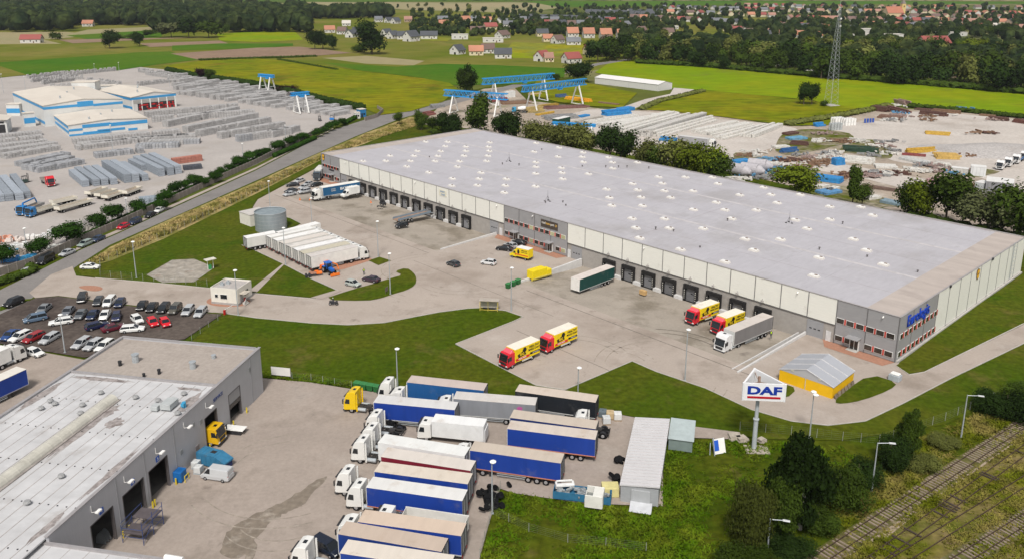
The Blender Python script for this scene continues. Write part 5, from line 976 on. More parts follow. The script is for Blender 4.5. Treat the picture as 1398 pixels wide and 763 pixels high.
# ------------------------------------------------------------ street and yard lamps
def lamp(b_, ty, label, arm=0., z=.15, dirn=None, group='lamp posts', heads=1):
    H = hgt(b_, ty); P = G(*b_); t = thing('lamp_post', label, 'lamp post', (*P, z), dirn or 0, group)
    part(t, 'pole', ('lp', round(H, 1)), lambda b: b.tube((0, 0, 0), .13, (0, 0, H), .07, 8).box(0, 0, .0, .4, .4, .06), steel)
    if arm: part(t, 'arm', ('la', round(H, 1)), lambda b: b.tube((0, 0, H-.1), .06, (1.6, 0, H+.1), .05, 6), steel); part(t, 'lamp_head', ('lh', round(H, 1)), lambda b: b.box(1.9, 0, H+.02, .9, .35, .16), M('lamp_grey', (.55, .56, .57), .4), .04)
    else:
        for k in range(heads): part(t, 'lamp_head', ('lk', round(H, 1), k), lambda b: b.loft([[(r*cos(a)+.15, r*sin(a)+(k-.5*(heads-1))*1.0, H+z_) for a in [i*pi/5 for i in range(10)]] for z_, r in ((-.05, .2), (.08, .42), (.2, .45), (.32, .25))]), lightm)
    return t
lamp((543, 530), 478, 'lamp post on the lawn behind the open blue trailer'); lamp((935, 520), 452, 'tall lamp post standing at the edge between lawn and yard'); lamp((672, 702), 633, 'lamp post beside the tyre heap of the truck yard', z=.2)
lamp((1105, 598), 539, 'lamp post with two heads in front of the yellow tent', heads=2); lamp((789, 537), 504, 'low lamp post at the lawn tip behind the black trailer'); lamp((698, 425), 367, 'lamp post by the green wheelie bins')
lamp((1190, 671), 604, 'old street lamp with an arm among the bushes by the railway', 1, dirn=-.2, z=.05); lamp((1047, 760), 708, 'old street lamp nearest to the camera by the railway', 1, dirn=-.3, z=.05); lamp((1312, 597), 539, 'old street lamp with an arm beside the fence above the tracks', 1, dirn=-.3, z=.05)
lamp((516.5, 351), 304, 'lamp post at the small grass triangle'); lamp((533, 402), 348, 'lamp post on the curved grass island'); lamp((390, 362.5), 313, 'lamp post at the end of the footpath by the white trailers'); lamp((369, 285), 249, 'lamp post near the water tank'); lamp((426, 305), 272, 'lamp post in the yard above the white lorries', z=.1)
lamp((186.5, 380), 332, 'lamp post by the fence of the bare concrete pad'); lamp((325.5, 431), 371, 'lamp post beside the gatehouse'); lamp((89, 482), 432, 'lamp post between the cars of the cinder car park', z=.22)
for i, (b_, ty) in enumerate((((37.5, 345), 313), ((174.5, 297.7), 272), ((332, 217), 197), ((390, 190), 172), ((154, 205), 172), ((5, 128), 102), ((35, 124), 105), ((130, 104), 88), ((163, 100), 86), ((232, 120), 103))):
    lamp(b_, ty, 'slim lamp post of the paving yard, %s counting away from the road' % nth(i), z=.05, group='lamp posts of the paving factory')
# ------------------------------------------------------------ fences, yard wall, hedges
def fence(pts, label, h_=1.9, st=3., z=.1, col=None, wires=5):
    P = [G(*p) for p in pts]; t = thing('mesh_fence', label, 'fence', (*P[0], z), 0); o0 = P[0]; n = 0; wb_ = MB()
    for a, c in zip(P, P[1:]):
        L = (c-a).length; k = max(1, round(L/st)); d = (c-a)/k
        for i in range(k+(c is P[-1])):
            p = a+d*i-o0
            if n < 100: part(t, 'post', ('fp', h_), lambda b: b.box(0, 0, 0, .06, .06, h_), M('fence_post', (.3, .31, .28), .7), loc=(*p, 0)); n += 1
        for w_ in range(wires): zz = .15+w_*(h_-.2)/(wires-1); wb_.bar((*(a-o0), zz), (*(c-o0), zz), .012)
        for i in range(int(L/1.2)): p = a+(c-a)*i*1.2/L-o0; wb_.bar((*p, .15), (*p, h_-.05), .01)
    wb_.build('wire_mesh', M('fence_wire', (.14, .16, .11), .8), t); return t
fence([(137, 379), (137, 362), (225, 324), (350, 264), (432, 218)], 'tall wire fence between the dry grass strip and the lawn', st=3.2)
fence([(137, 379), (225, 386.5), (283, 392)], 'wire fence beside the entrance road in front of the concrete pad')
fence([(310, 430), (285, 447), (262, 465)], 'wire fence between the cinder car park and the lawn', 1.5)
fence([(399, 518), (425, 520), (457, 526), (480, 530)], 'low green wire fence along the lawn above the truck yard', 1.4)
fence([(1010, 588), (1080, 594), (1150, 602), (1200, 606), (1290, 575), (1340, 553), (1398, 530), (1450, 505)], 'wire fence along the ring road and the railway bushes', 1.6, 3.4)
fence([(683, 668), (668, 715), (655, 762)], 'wire fence at the right-hand end of the truck yard', 1.4)
fence([(668, 700), (722, 726), (775, 741), (827, 746), (882, 753)], 'old wire fence in the tall weeds near the camera', 1.3, 4)
def wall(pts, label, h_=2.0, w_=.2, m=None, z=.05, nm='yard_wall'):
    P = [G(*p) for p in pts]; t = thing(nm, label, 'wall', (*P[0], z)); b = MB(); c_ = MB(); o0 = P[0]
    for a, c in zip(P, P[1:]):
        b.bar((*(a-o0), h_/2), (*(c-o0), h_/2), w_, h_); k = max(1, round((c-a).length/2.4))
        for i in range(k): p = a+(c-a)*i/k-o0; c_.box(*p, 0, .28, .28, h_+.08)
    b.build('slabs', m or M('wall_slabs', (.26, .225, .2), .9, var=.15, scale=1., coord=(1, 1, 5)), t); c_.build('pillars', M('wall_pillars', (.3, .27, .245), .9), t); return t
YW = [(-60, 400), (0, 377), (47, 361), (104, 335), (160, 310.5), (233, 277.5), (291, 251), (350, 224.5), (403, 197), (455, 171)]
wall(YW, 'long brown concrete slab wall between the paving yard and the road')
wall([(498, 166), (515, 161), (523, 154), (515, 149)], 'short brown slab wall around the far corner of the paving yard')
# long white wall segments and barriers
def barrier(p, rz, label, L=3.5):
    t = thing('boom_barrier', label, 'barrier', (*G(*p), .12), rz, 'gate barriers'); part(t, 'housing', 'bh', lambda b: b.box(0, 0, 0, .4, .4, 1.1), redl); part(t, 'boom', ('bb', L), lambda b: b.box(L/2, .25, .9, L, .08, .12), white)
barrier((307, 430), WY+pi/2+.5, 'white boom barrier with red housing at the lawn corner'); barrier((335, 413), WY-.6, 'white boom barrier beside the gatehouse door')
# wheelie bins, tyre heaps, tanks and small stock
def bins(p, p2, n, label, z=.2, s=1.):
    for i in range(n):
        f = i/max(1, n-1); t = thing('wheelie_bin', label % ORD[i], 'bin', (*(G(*p).lerp(G(*p2), f)), z), head(G(*p), G(*p2)), 'green wheelie bins')
        part(t, 'body', 'wbd', lambda b: b.loft([[(x, y, z_) for x, y in ((-.6*k, -.5*k), (.6*k, -.5*k), (.6*k, .5*k), (-.6*k, .5*k))] for z_, k in ((.15, .85), (1.15, 1))]), M('bin_green', (.02, .13, .035), .5, var=.1)); part(t, 'lid', 'wbl', lambda b: b.box(0, 0, 1.15, 1.3, 1.1, .14), M('bin_lid', (.04, .2, .06), .5), .05)
bins((694, 394), (707, 388.5), 3, 'green wheelie bin beside the pale retaining wall, %s from the lamp post', .1)
bins((488, 531), (515, 536), 4, 'green wheelie bin at the lawn edge, %s from the yellow tractor unit')
def tyres(p, n, label, r=1.6):
    t = thing('tyre_heap', label, 'tyre heap', (*G(*p), .21), 0, 'heaps of old tyres')
    for i in range(n):
        x, y, zz = R.gauss(0, r*.5), R.gauss(0, r*.8), R.random()*.9
        o = part(t, 'tyre', 'oldtyre', lambda b: b.tube((0, 0, 0), .5, (0, 0, .28), .5, 12).tube((0, 0, .27), .27, (0, 0, .29), .27, 8), tyre, loc=(x, y, zz)); o.rotation_euler = (R.gauss(0, .5), R.gauss(0, .5), 0)
tyres(q(1, 3, 1270, 440), 26, 'heap of black tyres beside the lamp post at the yard end', 2.2); tyres(k1(440, 570), 16, 'heap of black tyres between the white box lorry and the tractor units', 1.4)
tyres(k2(1105, 480), 8, 'few stacked tyres behind the rusty-roofed blue trailer', .7); tyres(q(2, 3, 575, 240), 5, 'two or three tyres against the shed wall', .5); tyres(q(2, 3, 562, 350), 6, 'small tyre pile at the shed corner', .6)
for i, (p, c_, lb) in enumerate(((k2(1098, 318), (.12, .15, .17), 'dark grey caged container next to the black trailer'), (k2(1162, 330), (.5, .38, .22), 'tan caged container between the dark and the white one'), (k2(1228, 340), (.62, .62, .6), 'white caged container farthest from the black trailer'), (k2(1130, 375), (.55, .56, .56), 'whitish caged container in front of the other three'))):
    t = thing('liquid_container', lb, 'container', (*G(*p), .21), RZT+.1*i, 'caged liquid containers'); part(t, 'tank', 'ibd', lambda b: b.box(0, 0, .15, 1.25, 1.25, 1.1).tube((0, 0, 1.25), .14, (0, 0, 1.36)), matte, .1, 2, col=c_)
    part(t, 'pallet', 'ibp', lambda b: b.box(0, 0, 0, 1.3, 1.3, .14), M('pallet_wood', (.3, .22, .14), .8))
# wrecked truck parts at the lower yard edge
t = thing('open_skip', 'blue open skip full of scrap at the yard edge', 'skip', (*G(795, 682), .21), head(G(762, 678), G(828, 686)))
part(t, 'body', 'skp', lambda b: b.box(0, 1, .2, 8, .08, 1.1).box(0, -1, .2, 8, .08, 1.1).box(4, 0, .2, .08, 2, 1.1).box(-4, 0, .2, .08, 2, 1.1).box(0, 0, .2, 8, 2, .1), M('skip_blue', (.03, .14, .25), .6, var=.15)); part(t, 'scrap', 'skc', lambda b: [b.box(R.uniform(-3.5, 3.5), R.uniform(-.7, .7), .5+R.random()*.5, R.uniform(.3, 1.2), R.uniform(.2, .7), .3, R.random()*3) for _ in range(30)], M('mixed_scrap', (.25, .27, .28), .7, var=.4, scale=3))
for p, rz, lb, c_ in ((q(2, 3, 285, 410), .1, 'white torn-off lorry bumper on the blue skip', (.7, .7, .68)), (q(2, 3, 445, 470), RZT+pi/2, 'white stripped lorry cab shell at the edge of the grass', (.68, .67, .62))):
    t = thing('cab_shell', lb, 'scrap cab', (*G(*p), .21), rz, 'stripped lorry parts')
    if 'bumper' in lb: part(t, 'bumper', 'bmp', lambda b: b.box(0, 0, 1.3, 2.6, .5, .35).box(-1.2, .4, .9, .3, .9, .7).box(1.2, .4, .9, .3, .9, .7).box(0, .9, 1.4, 2.3, .2, .3), matte, .05, col=c_)
    else: part(t, 'shell', 'shl2', lambda b: b.box(-1.15, 0, .3, .12, 2.4, 1.9).box(1.15, 0, .3, .12, 2.4, 1.9).box(0, 1.2, .3, 2.3, .1, 1.9).box(0, -1.2, .3, 2.3, .1, 1.2).box(0, .5, 2.1, 2.3, 1.3, .08), matte, .03, col=c_); 
    if 'shell' in lb: part(t, 'interior', 'shi', lambda b: b.box(0, 0, .3, 2.1, 2.2, .9).box(.2, .3, 1.2, .7, .6, .7), M('cab_interior', (.2, .21, .2), .8, var=.3, scale=2))
t = tag(MB().box(0, 0, 0, 2.4, 1.8, 1.5).mesh('yellow_tank', M('tank_cream', (.62, .55, .25), .6), .15, 2) and link('cream_tank', MB().box(0, 0, 0, 2.4, 1.8, 1.5).mesh('cream_tank', M('tank_cream', (.62, .55, .25), .6), .15, 2)), 'pale yellow plastic tank between cab shell and metal shed', 'tank'); t.location = (*G(*q(2, 3, 530, 410)), .21)
# dismantled sign panels, slabs and pallets by the pylon
t = thing('sign_panel', 'leaning blue and white sign panel on the grass by the pylon', 'sign panel', (*G(983, 620), .05), .2); part(t, 'panel', 'spn', lambda b: b.box(0, 0, .1, 2.0, .12, 2.3), white); part(t, 'blue_field', 'spb', lambda b: b.box(-.5, -.08, .6, .8, .04, 1.6), M('panel_blue', (.02, .1, .5), .5)); part(t, 'frame', 'spf', lambda b: b.bar((-1.0, -.1, -.1), (-1.0, -.3, 2.7), .12).bar((-1.6, .3, 0), (-1.3, .2, 1.9), .1), steel)
t.rotation_euler = (-.35, 0, .3)
for i, (p, s_) in enumerate((((1003, 599), 1.3), ((1013, 602), 1.1), ((1040, 604), .8))):
    t = tag(MB().box(0, 0, 0, 1.6*s_, 1.2*s_, .25).box(.1, 0, .25, 1.4*s_, 1.1*s_, .25).box(-.1, .05, .5, 1.3*s_, 1.1*s_, .2).build('slab_stack', M('old_slabs', (.42, .37, .31), .9, var=.25)), ['stack of old slabs at the end of the concrete strip', 'smaller stack of slabs beside the larger one', 'thin slabs lying beside the pylon footing'][i], 'slabs', 'loose slabs by the pylon sign'); t.location = (*G(*p), .1); t.rotation_euler = (0, 0, .3*i)
for i, (p, lb) in enumerate(((q(1, 1, 95, 400), 0), )): pass
for p, lb in ((q(1, 1, 238, 335), 'orange traffic cone at the end of the low white wall'), (q(1, 1, 292, 335), 'orange traffic cone in front of the lettered blue lorry'), (q(1, 1, 625, 350), 'orange traffic cone near the first docks')):
    t = thing('traffic_cone', lb, 'cone', (*G(*p), .11), 0, 'traffic cones'); part(t, 'cone', 'cone', lambda b: b.tube((0, 0, .05), .22, (0, 0, .85), .05, 10), orange); part(t, 'base', 'coneb', lambda b: b.box(0, 0, 0, .55, .55, .06), orange)
t = tag(MB().box(0, 0, 0, 1.6, .9, 1.0).build('cardboard_box', M('cardboard', (.5, .32, .14), .8)), 'brown cardboard box lying in front of a dock', 'box'); t.location = (*G(*q(2, 2, 711, 75)), -.5); t.rotation_euler = (0, 0, WY)
for p, lb in ((q(1, 1, 690, 360), 'small black tug vehicle waiting in front of the docks'),):
    t = thing('yard_tug', lb, 'tug', (*G(*p), -.1), WY); part(t, 'body', 'tug', lambda b: b.box(0, 0, .35, 2.2, 1.2, .7).box(-.5, 0, 1.05, .8, 1.1, .8), darkm, .06)
    for x in (-.7, .7):
        for s in (-1, 1): wheel(t, x, s*.6, .3, .2)
    t = tag(MB().box(0, 0, .3, 1.6, .9, .12).box(-.7, 0, 0, .2, .8, .3).box(.7, 0, 0, .2, .8, .3).build('hand_cart', darkm), 'low dark trolley beside the yard tug', 'trolley'); t.location = (*G(*q(1, 1, 672, 372)), 0)
# ------------------------------------------------------------ sweeper tractor
ta = thing('farm_tractor', 'blue farm tractor with orange sweeping gear beside the nearest white lorry', 'tractor', (*G(450, 373.5), .12), head(G(447, 371), G(459, 378))); tblue = M('tractor_blue', (.02, .13, .5), .4, var=.05)
part(ta, 'bonnet', 'tab', lambda b: b.box(1.1, 0, .9, 1.9, .8, .75), tblue, .1, 2); part(ta, 'cab_frame', 'taf', lambda b: [b.bar((x, y, 1.2), (x*.9-.05, y*.9, 2.6), .1) for x in (-1.4, .1) for y in (-.7, .7)]+[b.box(-.65, 0, 2.6, 1.8, 1.6, .16)], tblue, .02); part(ta, 'cab_glass', 'tag', lambda b: b.box(-.65, 0, 1.2, 1.35, 1.25, 1.35), glass); part(ta, 'chassis', 'tac', lambda b: b.box(.3, 0, .5, 3.2, .6, .6), darkm)
for s in (-1, 1): wheel(ta, -1.2, s*1.1, .85, .5); wheel(ta, 1.5, s*.95, .5, .35); part(ta, 'mudguard', ('tam', s), lambda b: b.box(-1.2, s*.9, 1.65, 1.1, .5, .1), tblue)
part(ta, 'front_scraper', 'tas', lambda b: b.box(3.0, 0, .15, .25, 2.4, .65).box(2.5, 0, .4, .9, .3, .25), orange); part(ta, 'rear_hopper', 'tah', lambda b: b.box(-2.6, .2, .6, 1.4, 1.8, .9).box(-3.4, -.8, .3, .6, .5, 1.2), orange, .06); part(ta, 'boom', 'tabm', lambda b: b.bar((-1.8, .6, 2.5), (1.2, 1.5, 2.3), .22).bar((1.2, 1.5, 2.3), (1.8, 1.6, 1.2), .2).box(-1.6, .4, 2.2, .9, .7, .5), orange)
t = thing('mower_attachment', 'dark mower attachment with orange covers lying behind the tractor', 'mower', (*G(431, 377.5), .12), .3); part(t, 'frame', 'mwf', lambda b: [b.tube((x, y, .3), .32, (x, y+.5, .3), .32, 10) for x in (-2.2, -1.4) for y in (-.9, 0, .6)]+[b.box(-.6, 0, .3, 2.6, .6, .2)], darkm); part(t, 'cover', 'mwc', lambda b: b.box(.9, .2, .5, 1.3, 1.0, .5).box(.3, .4, 1.0, 1.0, .4, .3), orange, .05)
# ------------------------------------------------------------ people and the motorcycle
def skinned(name, V_, E_, m, parent=None, root=0):
    me = bpy.data.meshes.new(name); me.from_pydata([v[:3] for v in V_], E_, []); o = bpy.data.objects.new(name, me); COL.objects.link(o)
    o.modifiers.new('s', 'SKIN'); sv = me.skin_vertices[0].data
    for i, v in enumerate(V_): sv[i].radius = (v[3], v[3]*(v[4] if len(v) > 4 else 1)); sv[i].use_root = i == root
    sm = o.modifiers.new('u', 'SUBSURF'); sm.levels = sm.render_levels = 1; bpy.context.view_layer.update()
    me2 = bpy.data.meshes.new_from_object(o.evaluated_get(bpy.context.evaluated_depsgraph_get())); bpy.data.objects.remove(o); me2.name = name; me2.materials.clear(); me2.materials.append(m)
    for p in me2.polygons: p.use_smooth = True; p.material_index = 0
    return link(name, me2, parent)
skin = M('skin', (.5, .3, .22), .6, var=.05); trous = M('work_trousers', (.03, .035, .05), .8); hv = M('hi_vis_vest', (.55, .8, .02), .6, var=.08)
def person(p, rz, label, z=.11):
    t = thing('person', label, 'person', (*G(*p), z), rz, 'people in the yard')
    V_ = [(0, 0, .95, .13), (0, .09, .9, .1), (0, .11, .5, .07), (.02, .12, .08, .045), (.16, .13, .04, .04), (0, -.09, .9, .1), (.05, -.11, .5, .07), (.1, -.12, .08, .045), (.24, -.13, .04, .04), (0, 0, 1.2, .14), (0, 0, 1.42, .15), (0, 0, 1.52, .06), (0, 0, 1.6, .07), (.01, 0, 1.7, .1), (0, 0, 1.78, .07), (0, .2, 1.42, .06), (.03, .26, 1.15, .045), (.15, .26, .95, .035), (0, -.2, 1.42, .06), (.02, -.26, 1.15, .045), (.12, -.27, .93, .035)]
    E_ = [(0, 1), (1, 2), (2, 3), (3, 4), (0, 5), (5, 6), (6, 7), (7, 8), (0, 9), (9, 10), (10, 11), (11, 12), (12, 13), (13, 14), (10, 15), (15, 16), (16, 17), (10, 18), (18, 19), (19, 20)]
    skinned('body', V_, E_, trous, t)
    skinned('vest', [(0, 0, .95, .15), (0, 0, 1.2, .16), (0, 0, 1.42, .17), (0, 0, 1.5, .1)], [(0, 1), (1, 2), (2, 3)], hv, t); skinned('head_skin', [(.01, 0, 1.58, .075), (.02, 0, 1.68, .105), (.01, 0, 1.76, .07)], [(0, 1), (1, 2)], skin, t); skinned('hair', [(-.02, 0, 1.7, .105), (-.02, 0, 1.79, .08)], [(0, 1)], M('dark_hair', (.03, .02, .015), .8), t)
    return t
person(q(1, 1, 587, 742), -1.2, 'person in a lime hi-vis vest standing near the dark purple saloon'); person(q(3, 2, 18, 318), -2.0, 'person in a lime hi-vis vest standing beside the grey articulated lorry', -.3)
mr = head(G(461, 413), G(450, 413)); mb_ = thing('motorcycle', 'black touring motorcycle driving along the entrance road', 'motorcycle', (*G(455.5, 417), .12), mr)
for x in (-.75, .75): t_ = part(mb_, 'wheel', ('mw', x), lambda b: b.tube((x, -.07, .33), .33, (x, .07, .33), n=16), tyre); part(t_, 'rim', ('mwr', x), lambda b: b.tube((x, -.08, .33), .18, (x, .08, .33), n=10), rim)
part(mb_, 'fairing', 'mf', lambda b: b.loft([[(x, y*w_, z_) for y, z_ in ((-1, z0), (1, z0), (.7, z1), (-.7, z1))] for x, w_, z0, z1 in ((-.95, .1, .6, .8), (-.3, .2, .45, .85), (.3, .24, .4, 1.0), (.7, .2, .55, 1.15), (.95, .08, .7, .95))]), darkm, .03); part(mb_, 'side_case', 'mc', lambda b: b.box(-.65, .35, .5, .5, .22, .4).box(-.65, -.35, .5, .5, .22, .4), darkm, .04); part(mb_, 'handlebar', 'mh', lambda b: b.bar((.45, -.38, 1.05), (.45, .38, 1.05), .04), steel)
rd = thing('person', 'motorcycle rider in dark clothes and a white helmet on the entrance road', 'person', (*G(455.5, 417), .12), mr)
skinned('body', [(-.2, 0, .92, .14), (.02, .15, .85, .09), (.25, .2, .6, .07), (0, .2, .3, .05), (.12, .2, .24, .045), (.02, -.15, .85, .09), (.25, -.2, .6, .07), (0, -.2, .3, .05), (.12, -.2, .24, .045), (-.12, 0, 1.15, .14), (0, 0, 1.38, .15), (.04, 0, 1.5, .07), (.06, 0, 1.58, .07), (.02, .2, 1.36, .07), (.2, .3, 1.15, .05), (.42, .34, 1.08, .04), (.02, -.2, 1.36, .07), (.2, -.3, 1.15, .05), (.42, -.34, 1.08, .04)],
  [(0, 1), (1, 2), (2, 3), (3, 4), (0, 5), (5, 6), (6, 7), (7, 8), (0, 9), (9, 10), (10, 11), (11, 12), (10, 13), (13, 14), (14, 15), (10, 16), (16, 17), (17, 18)], trous, rd)
skinned('helmet', [(.08, 0, 1.6, .12), (.08, 0, 1.72, .13), (.06, 0, 1.8, .08)], [(0, 1), (1, 2)], white, rd)
# ------------------------------------------------------------ paving-stone factory on the left
fw = M('factory_wall_white', (.62, .62, .6), .6, var=.05, scale=.3); fb = M('factory_band_blue', (.05, .28, .56), .5, var=.06, scale=.3); fr = M('factory_roof_cream', (.6, .545, .475), .7, var=.05, scale=.2, stain=((.48, .42, .36), .5, .05, .56)); fg = M('factory_wall_grey', (.36, .35, .33), .7, var=.1)
f8 = lambda x, y: (x/5.377, 70+y/5.377)
def hall(a, b_, c, H, rise, label, bands, name='factory_hall', eave=.3, lw=None, front=True):
    """a: near-left ground corner, b_: near-right, c: far-left (pixels)"""
    A, B, Cc = G(*a), G(*b_), G(*c); d = (B-A).normalized(); n_ = Vector((-d[1], d[0])); L = (B-A).length; D = lw or (Cc-A).dot(n_)
    t = thing(name, label, 'factory hall', (*A, .05), atan2(d[1], d[0]), 'halls of the paving-stone factory')
    MB().add([(0, 0, 0), (L, 0, 0), (L, D, 0), (0, D, 0), (0, 0, H), (L, 0, H), (L, D, H), (0, D, H), (L/2, 0, H+rise), (L/2, D, H+rise)], [(0, 1, 5, 8, 4), (1, 2, 6, 5), (2, 3, 7, 9, 6), (3, 0, 4, 7)]).build('wall', fw, t)
    MB().yprism([(-eave, H), (L/2, H+rise), (L+eave, H), (L+eave, H+.25), (L/2, H+rise+.25), (-eave, H+.25)][::-1], -eave, D+eave).build('roof', fr, t)
    for k, (x0, x1, z0_, z1_, m) in enumerate(bands): MB().box((x0+x1)/2*L, -.04, z0_, (x1-x0)*L, .12, z1_-z0_).build('blue_band' if m is fb else 'wall_panel', m, t)
    MB().box(-.04, D/2, H-1.5, .12, D, 1.2).box(-.04, D/2, 1.3, .12, D, 1.3).build('blue_band', fb, t)
    for k in range(3): MB().tube((L*(.3+.2*k), D*(.2+.25*k), H+rise*.7), .4, (L*(.3+.2*k), D*(.2+.25*k), H+rise+.9)).build('roof_vent', steel, t)
    return t, L, D
h1, L1, D1 = hall(f8(510, 632), f8(1088, 574), f8(335, 560), 5.2, 1.2, 'low cream-roofed factory hall with blue and white chequered bands', [(.0, .17, 2.4, 3.4, fb), (.17, .52, 3.4, 4.9, fb), (.17, .52, .2, 1.5, fb), (.35, .7, .9, 2.0, fb), (.52, 1, 3.0, 4.6, fb), (0, .17, .2, 1.0, fb), (.74, .86, .2, 1.2, fb)])
hall(f8(335, 560), f8(915, 500), f8(100, 445), 10.2, 1.8, 'tall cream-roofed factory hall behind the chequered one', [(0, .42, 8.4, 9.6, fb), (.42, .62, 8.2, 10.8, fb), (.62, 1, 7.9, 9.1, fb)])
h2, L2, D2 = hall(f8(975, 447), f8(1300, 410), f8(862, 372), 7.5, 2.0, 'open-fronted factory hall stacked with dark and red crates', [(0, 1, 6.2, 7.4, fb), (.03, .97, 4.0, 5.9, fg), (.12, .95, .2, 3.9, darkm)])
for k in range(6): MB().box(L2*(.02+.19*k), -.12, 0, .5, .2, 6.2).build('pillar', white, h2)
bR = random.Random(3); rk = MB()
for k in range(60): rk.box(L2*(.14+.8*bR.random()), -.15, .3+1.15*bR.randrange(3), .8, .2, .8)
rk.build('red_crates', M('crate_red', (.5, .03, .03), .6, var=.2), h2)
for a, b_, c, H, lb in ((f8(545, 400), f8(715, 397), f8(590, 380), 12.8, 'small roof-top plant room with a blue band behind the tall hall'), (f8(55, 478), f8(150, 478), f8(45, 440), 6.0, 'small blue and white block at the far left of the tall hall'), (f8(185, 560), f8(265, 552), f8(160, 510), 6.5, 'blue and white annex in front of the tall hall'), (f8(745, 360), f8(860, 355), f8(760, 330), 8, 'white mixing plant with blue band between the halls')):
    A, B = G(*a), G(*b_); t = thing('factory_annex', lb, 'factory hall', (*A, .05), atan2(B[1]-A[1], B[0]-A[0])); L = (B-A).length; D = L*.7
    MB().box(L/2, D/2, 0, L, D, H).build('wall', fw, t); MB().box(L/2, -.02, H*.25, L+.06, .1, H*.4).build('blue_band', fb, t); MB().box(L/2, D/2, H, L+.5, D+.5, .3).build('roof', fr, t)
A, B = G(-40, 186), G(11, 183); t = thing('factory_garage', 'white garage with an open dark gate at the left picture edge', 'garage', (*A, .05), atan2(B[1]-A[1], B[0]-A[0])); L = (B-A).length
MB().box(L/2, 6, 0, L, 12, 6.5).build('wall', fw, t); MB().yprism([(-.5, 6.5), (L/2, 8), (L+.9, 6.5)][::-1], -1, 13).build('roof', fr, t); MB().box(L*.78, -.05, .1, L*.34, .15, 4.2).build('gate', darkm, t); MB().box(L*.82, -.05, 4.9, L*.22, .15, .8).build('window', glass, t)
# stacks of paving stones on pallets: each stack is a thing, the 300 nearest; the rest one mass
pal = [M('stone_stack', (.31, .315, .33), .85, var=.15, scale=2.2, rnd=.2, coord=(1, 1, 2.5), stain=((.48, .47, .45), .5, .5, .55))]
def stack(b, x=0, y=0, z=0., lay=2, s=1.24, rz=0.):
    for k in range(lay):
        b.box(x, y, z+k*1.02+.02, s, s, .1, rz); b.box(x, y, z+k*1.02+.12, s-.06, s-.06, .84, rz)
ROWS = [(52, 237, 117, 224.5, 4, 2, 'lowest row beside the kerbstone blocks'), (42, 234, 105, 219.5, 4, 2, 'second row up from the kerbstone blocks'), (32, 229, 101, 214, 4, 2, 'third row up from the kerbstone blocks'), (8, 218, 85, 205, 4, 2, 'fourth row up from the kerbstone blocks'), (-8, 213, 84, 200, 4, 2, 'fifth row up from the kerbstone blocks'), (-10, 206, 70, 197, 4, 2, 'sixth row at the left edge of the yard'), (-10, 199, 63, 191, 4, 2, 'seventh row at the left edge of the yard'), (-10, 192, 62, 185, 4, 2, 'eighth row at the left edge of the yard'),
 (107, 206.5, 180, 197, 4, 2, 'middle row in front of the chequered hall'), (131, 217, 200, 209, 4, 2, 'short front row near the kerbstone blocks'), (185, 205, 246, 202, 4, 2, 'short row beside the red stones'), (202, 200, 275, 197, 4, 2, 'row behind the red stones'), (180, 195.5, 268, 190, 4, 2, 'row continuing past the chequered hall'),
 (100, 197.5, 250, 183, 4, 2, 'long row in front of the chequered hall'), (106, 203, 262, 190, 4, 2, 'second long row in front of the chequered hall'),
 (327, 195, 400, 184, 3, 3, 'nearest long row by the road hedge'), (373, 189, 411, 180, 3, 3, 'end row by the road hedge'), (303, 190.5, 392, 175, 3, 3, 'second long row from the road hedge'), (274, 187.5, 373, 168, 3, 3, 'third long row from the road hedge'), (257, 182, 355, 162, 3, 3, 'fourth long row from the road hedge'), (230, 174.5, 330, 153, 3, 3, 'fifth long row from the road hedge'), (196, 162, 328, 149, 3, 3, 'sixth long row beside the crate hall'), (208, 168, 350, 158, 3, 3, 'seventh long row beside the crate hall')]
ALL = []
for x1, y1, x2, y2, dp, lay, lb in ROWS:
    a, c = G(x1, y1), G(x2, y2); L = (c-a).length; d = (c-a).normalized(); n_ = Vector((-d[1], d[0])); k = int(L/1.32)
    for i in range(k):
        if bR.random() < .05: continue
        for j in range(dp): ALL.append((a+d*(i+.5)*1.32+n_*(j*1.3+.6), atan2(d[1], d[0]), lay if bR.random() < .95 else lay-1, lb, i, j))
FARR = []
a0, a1, b0 = G(243, 130), G(478, 163), G(232, 104)          # far field of short rows
u = (a1-a0); v = (b0-a0); vl = v.length; ul = u.length; u.normalize(); v.normalize()
rd_ = (G(392, 175)-G(303, 190.5)).normalized(); 
for i in range(int(ul/7)):
    for seg in range(5):
        if bR.random() < .12: continue
        st = a0+u*(i*7+bR.random()*2)+v*(seg*vl/5+bR.random()*3)*(1-.45*i*7/ul)
        ly = bR.choice((2, 2, 3))
        for k in range(bR.randrange(8, 15)):
            for j in range(3): FARR.append((st+rd_*k*1.3+Vector((-rd_[1], rd_[0]))*j*1.3, atan2(rd_[1], rd_[0]), ly))
for x1, y1, x2, y2 in ((60, 116, 105, 110), (45, 113, 108, 105), (70, 121, 150, 117), (40, 108, 100, 101.5), (65, 104.5, 130, 100), (102, 103, 160, 97), (190, 99, 250, 107), (200, 103, 262, 112), (120, 112, 165, 118), (190, 118, 235, 113), (60, 110.5, 118, 108)):
    a, c = G(x1, y1), G(x2, y2); L = (c-a).length; d = (c-a).normalized(); n_ = Vector((-d[1], d[0]))
    for i in range(int(L/1.5)):
        for j in range(2): FARR.append((a+d*i*1.5+n_*j*1.4, atan2(d[1], d[0]), bR.choice((2, 2, 3))))
ALL.sort(key=lambda s: s[0].length)
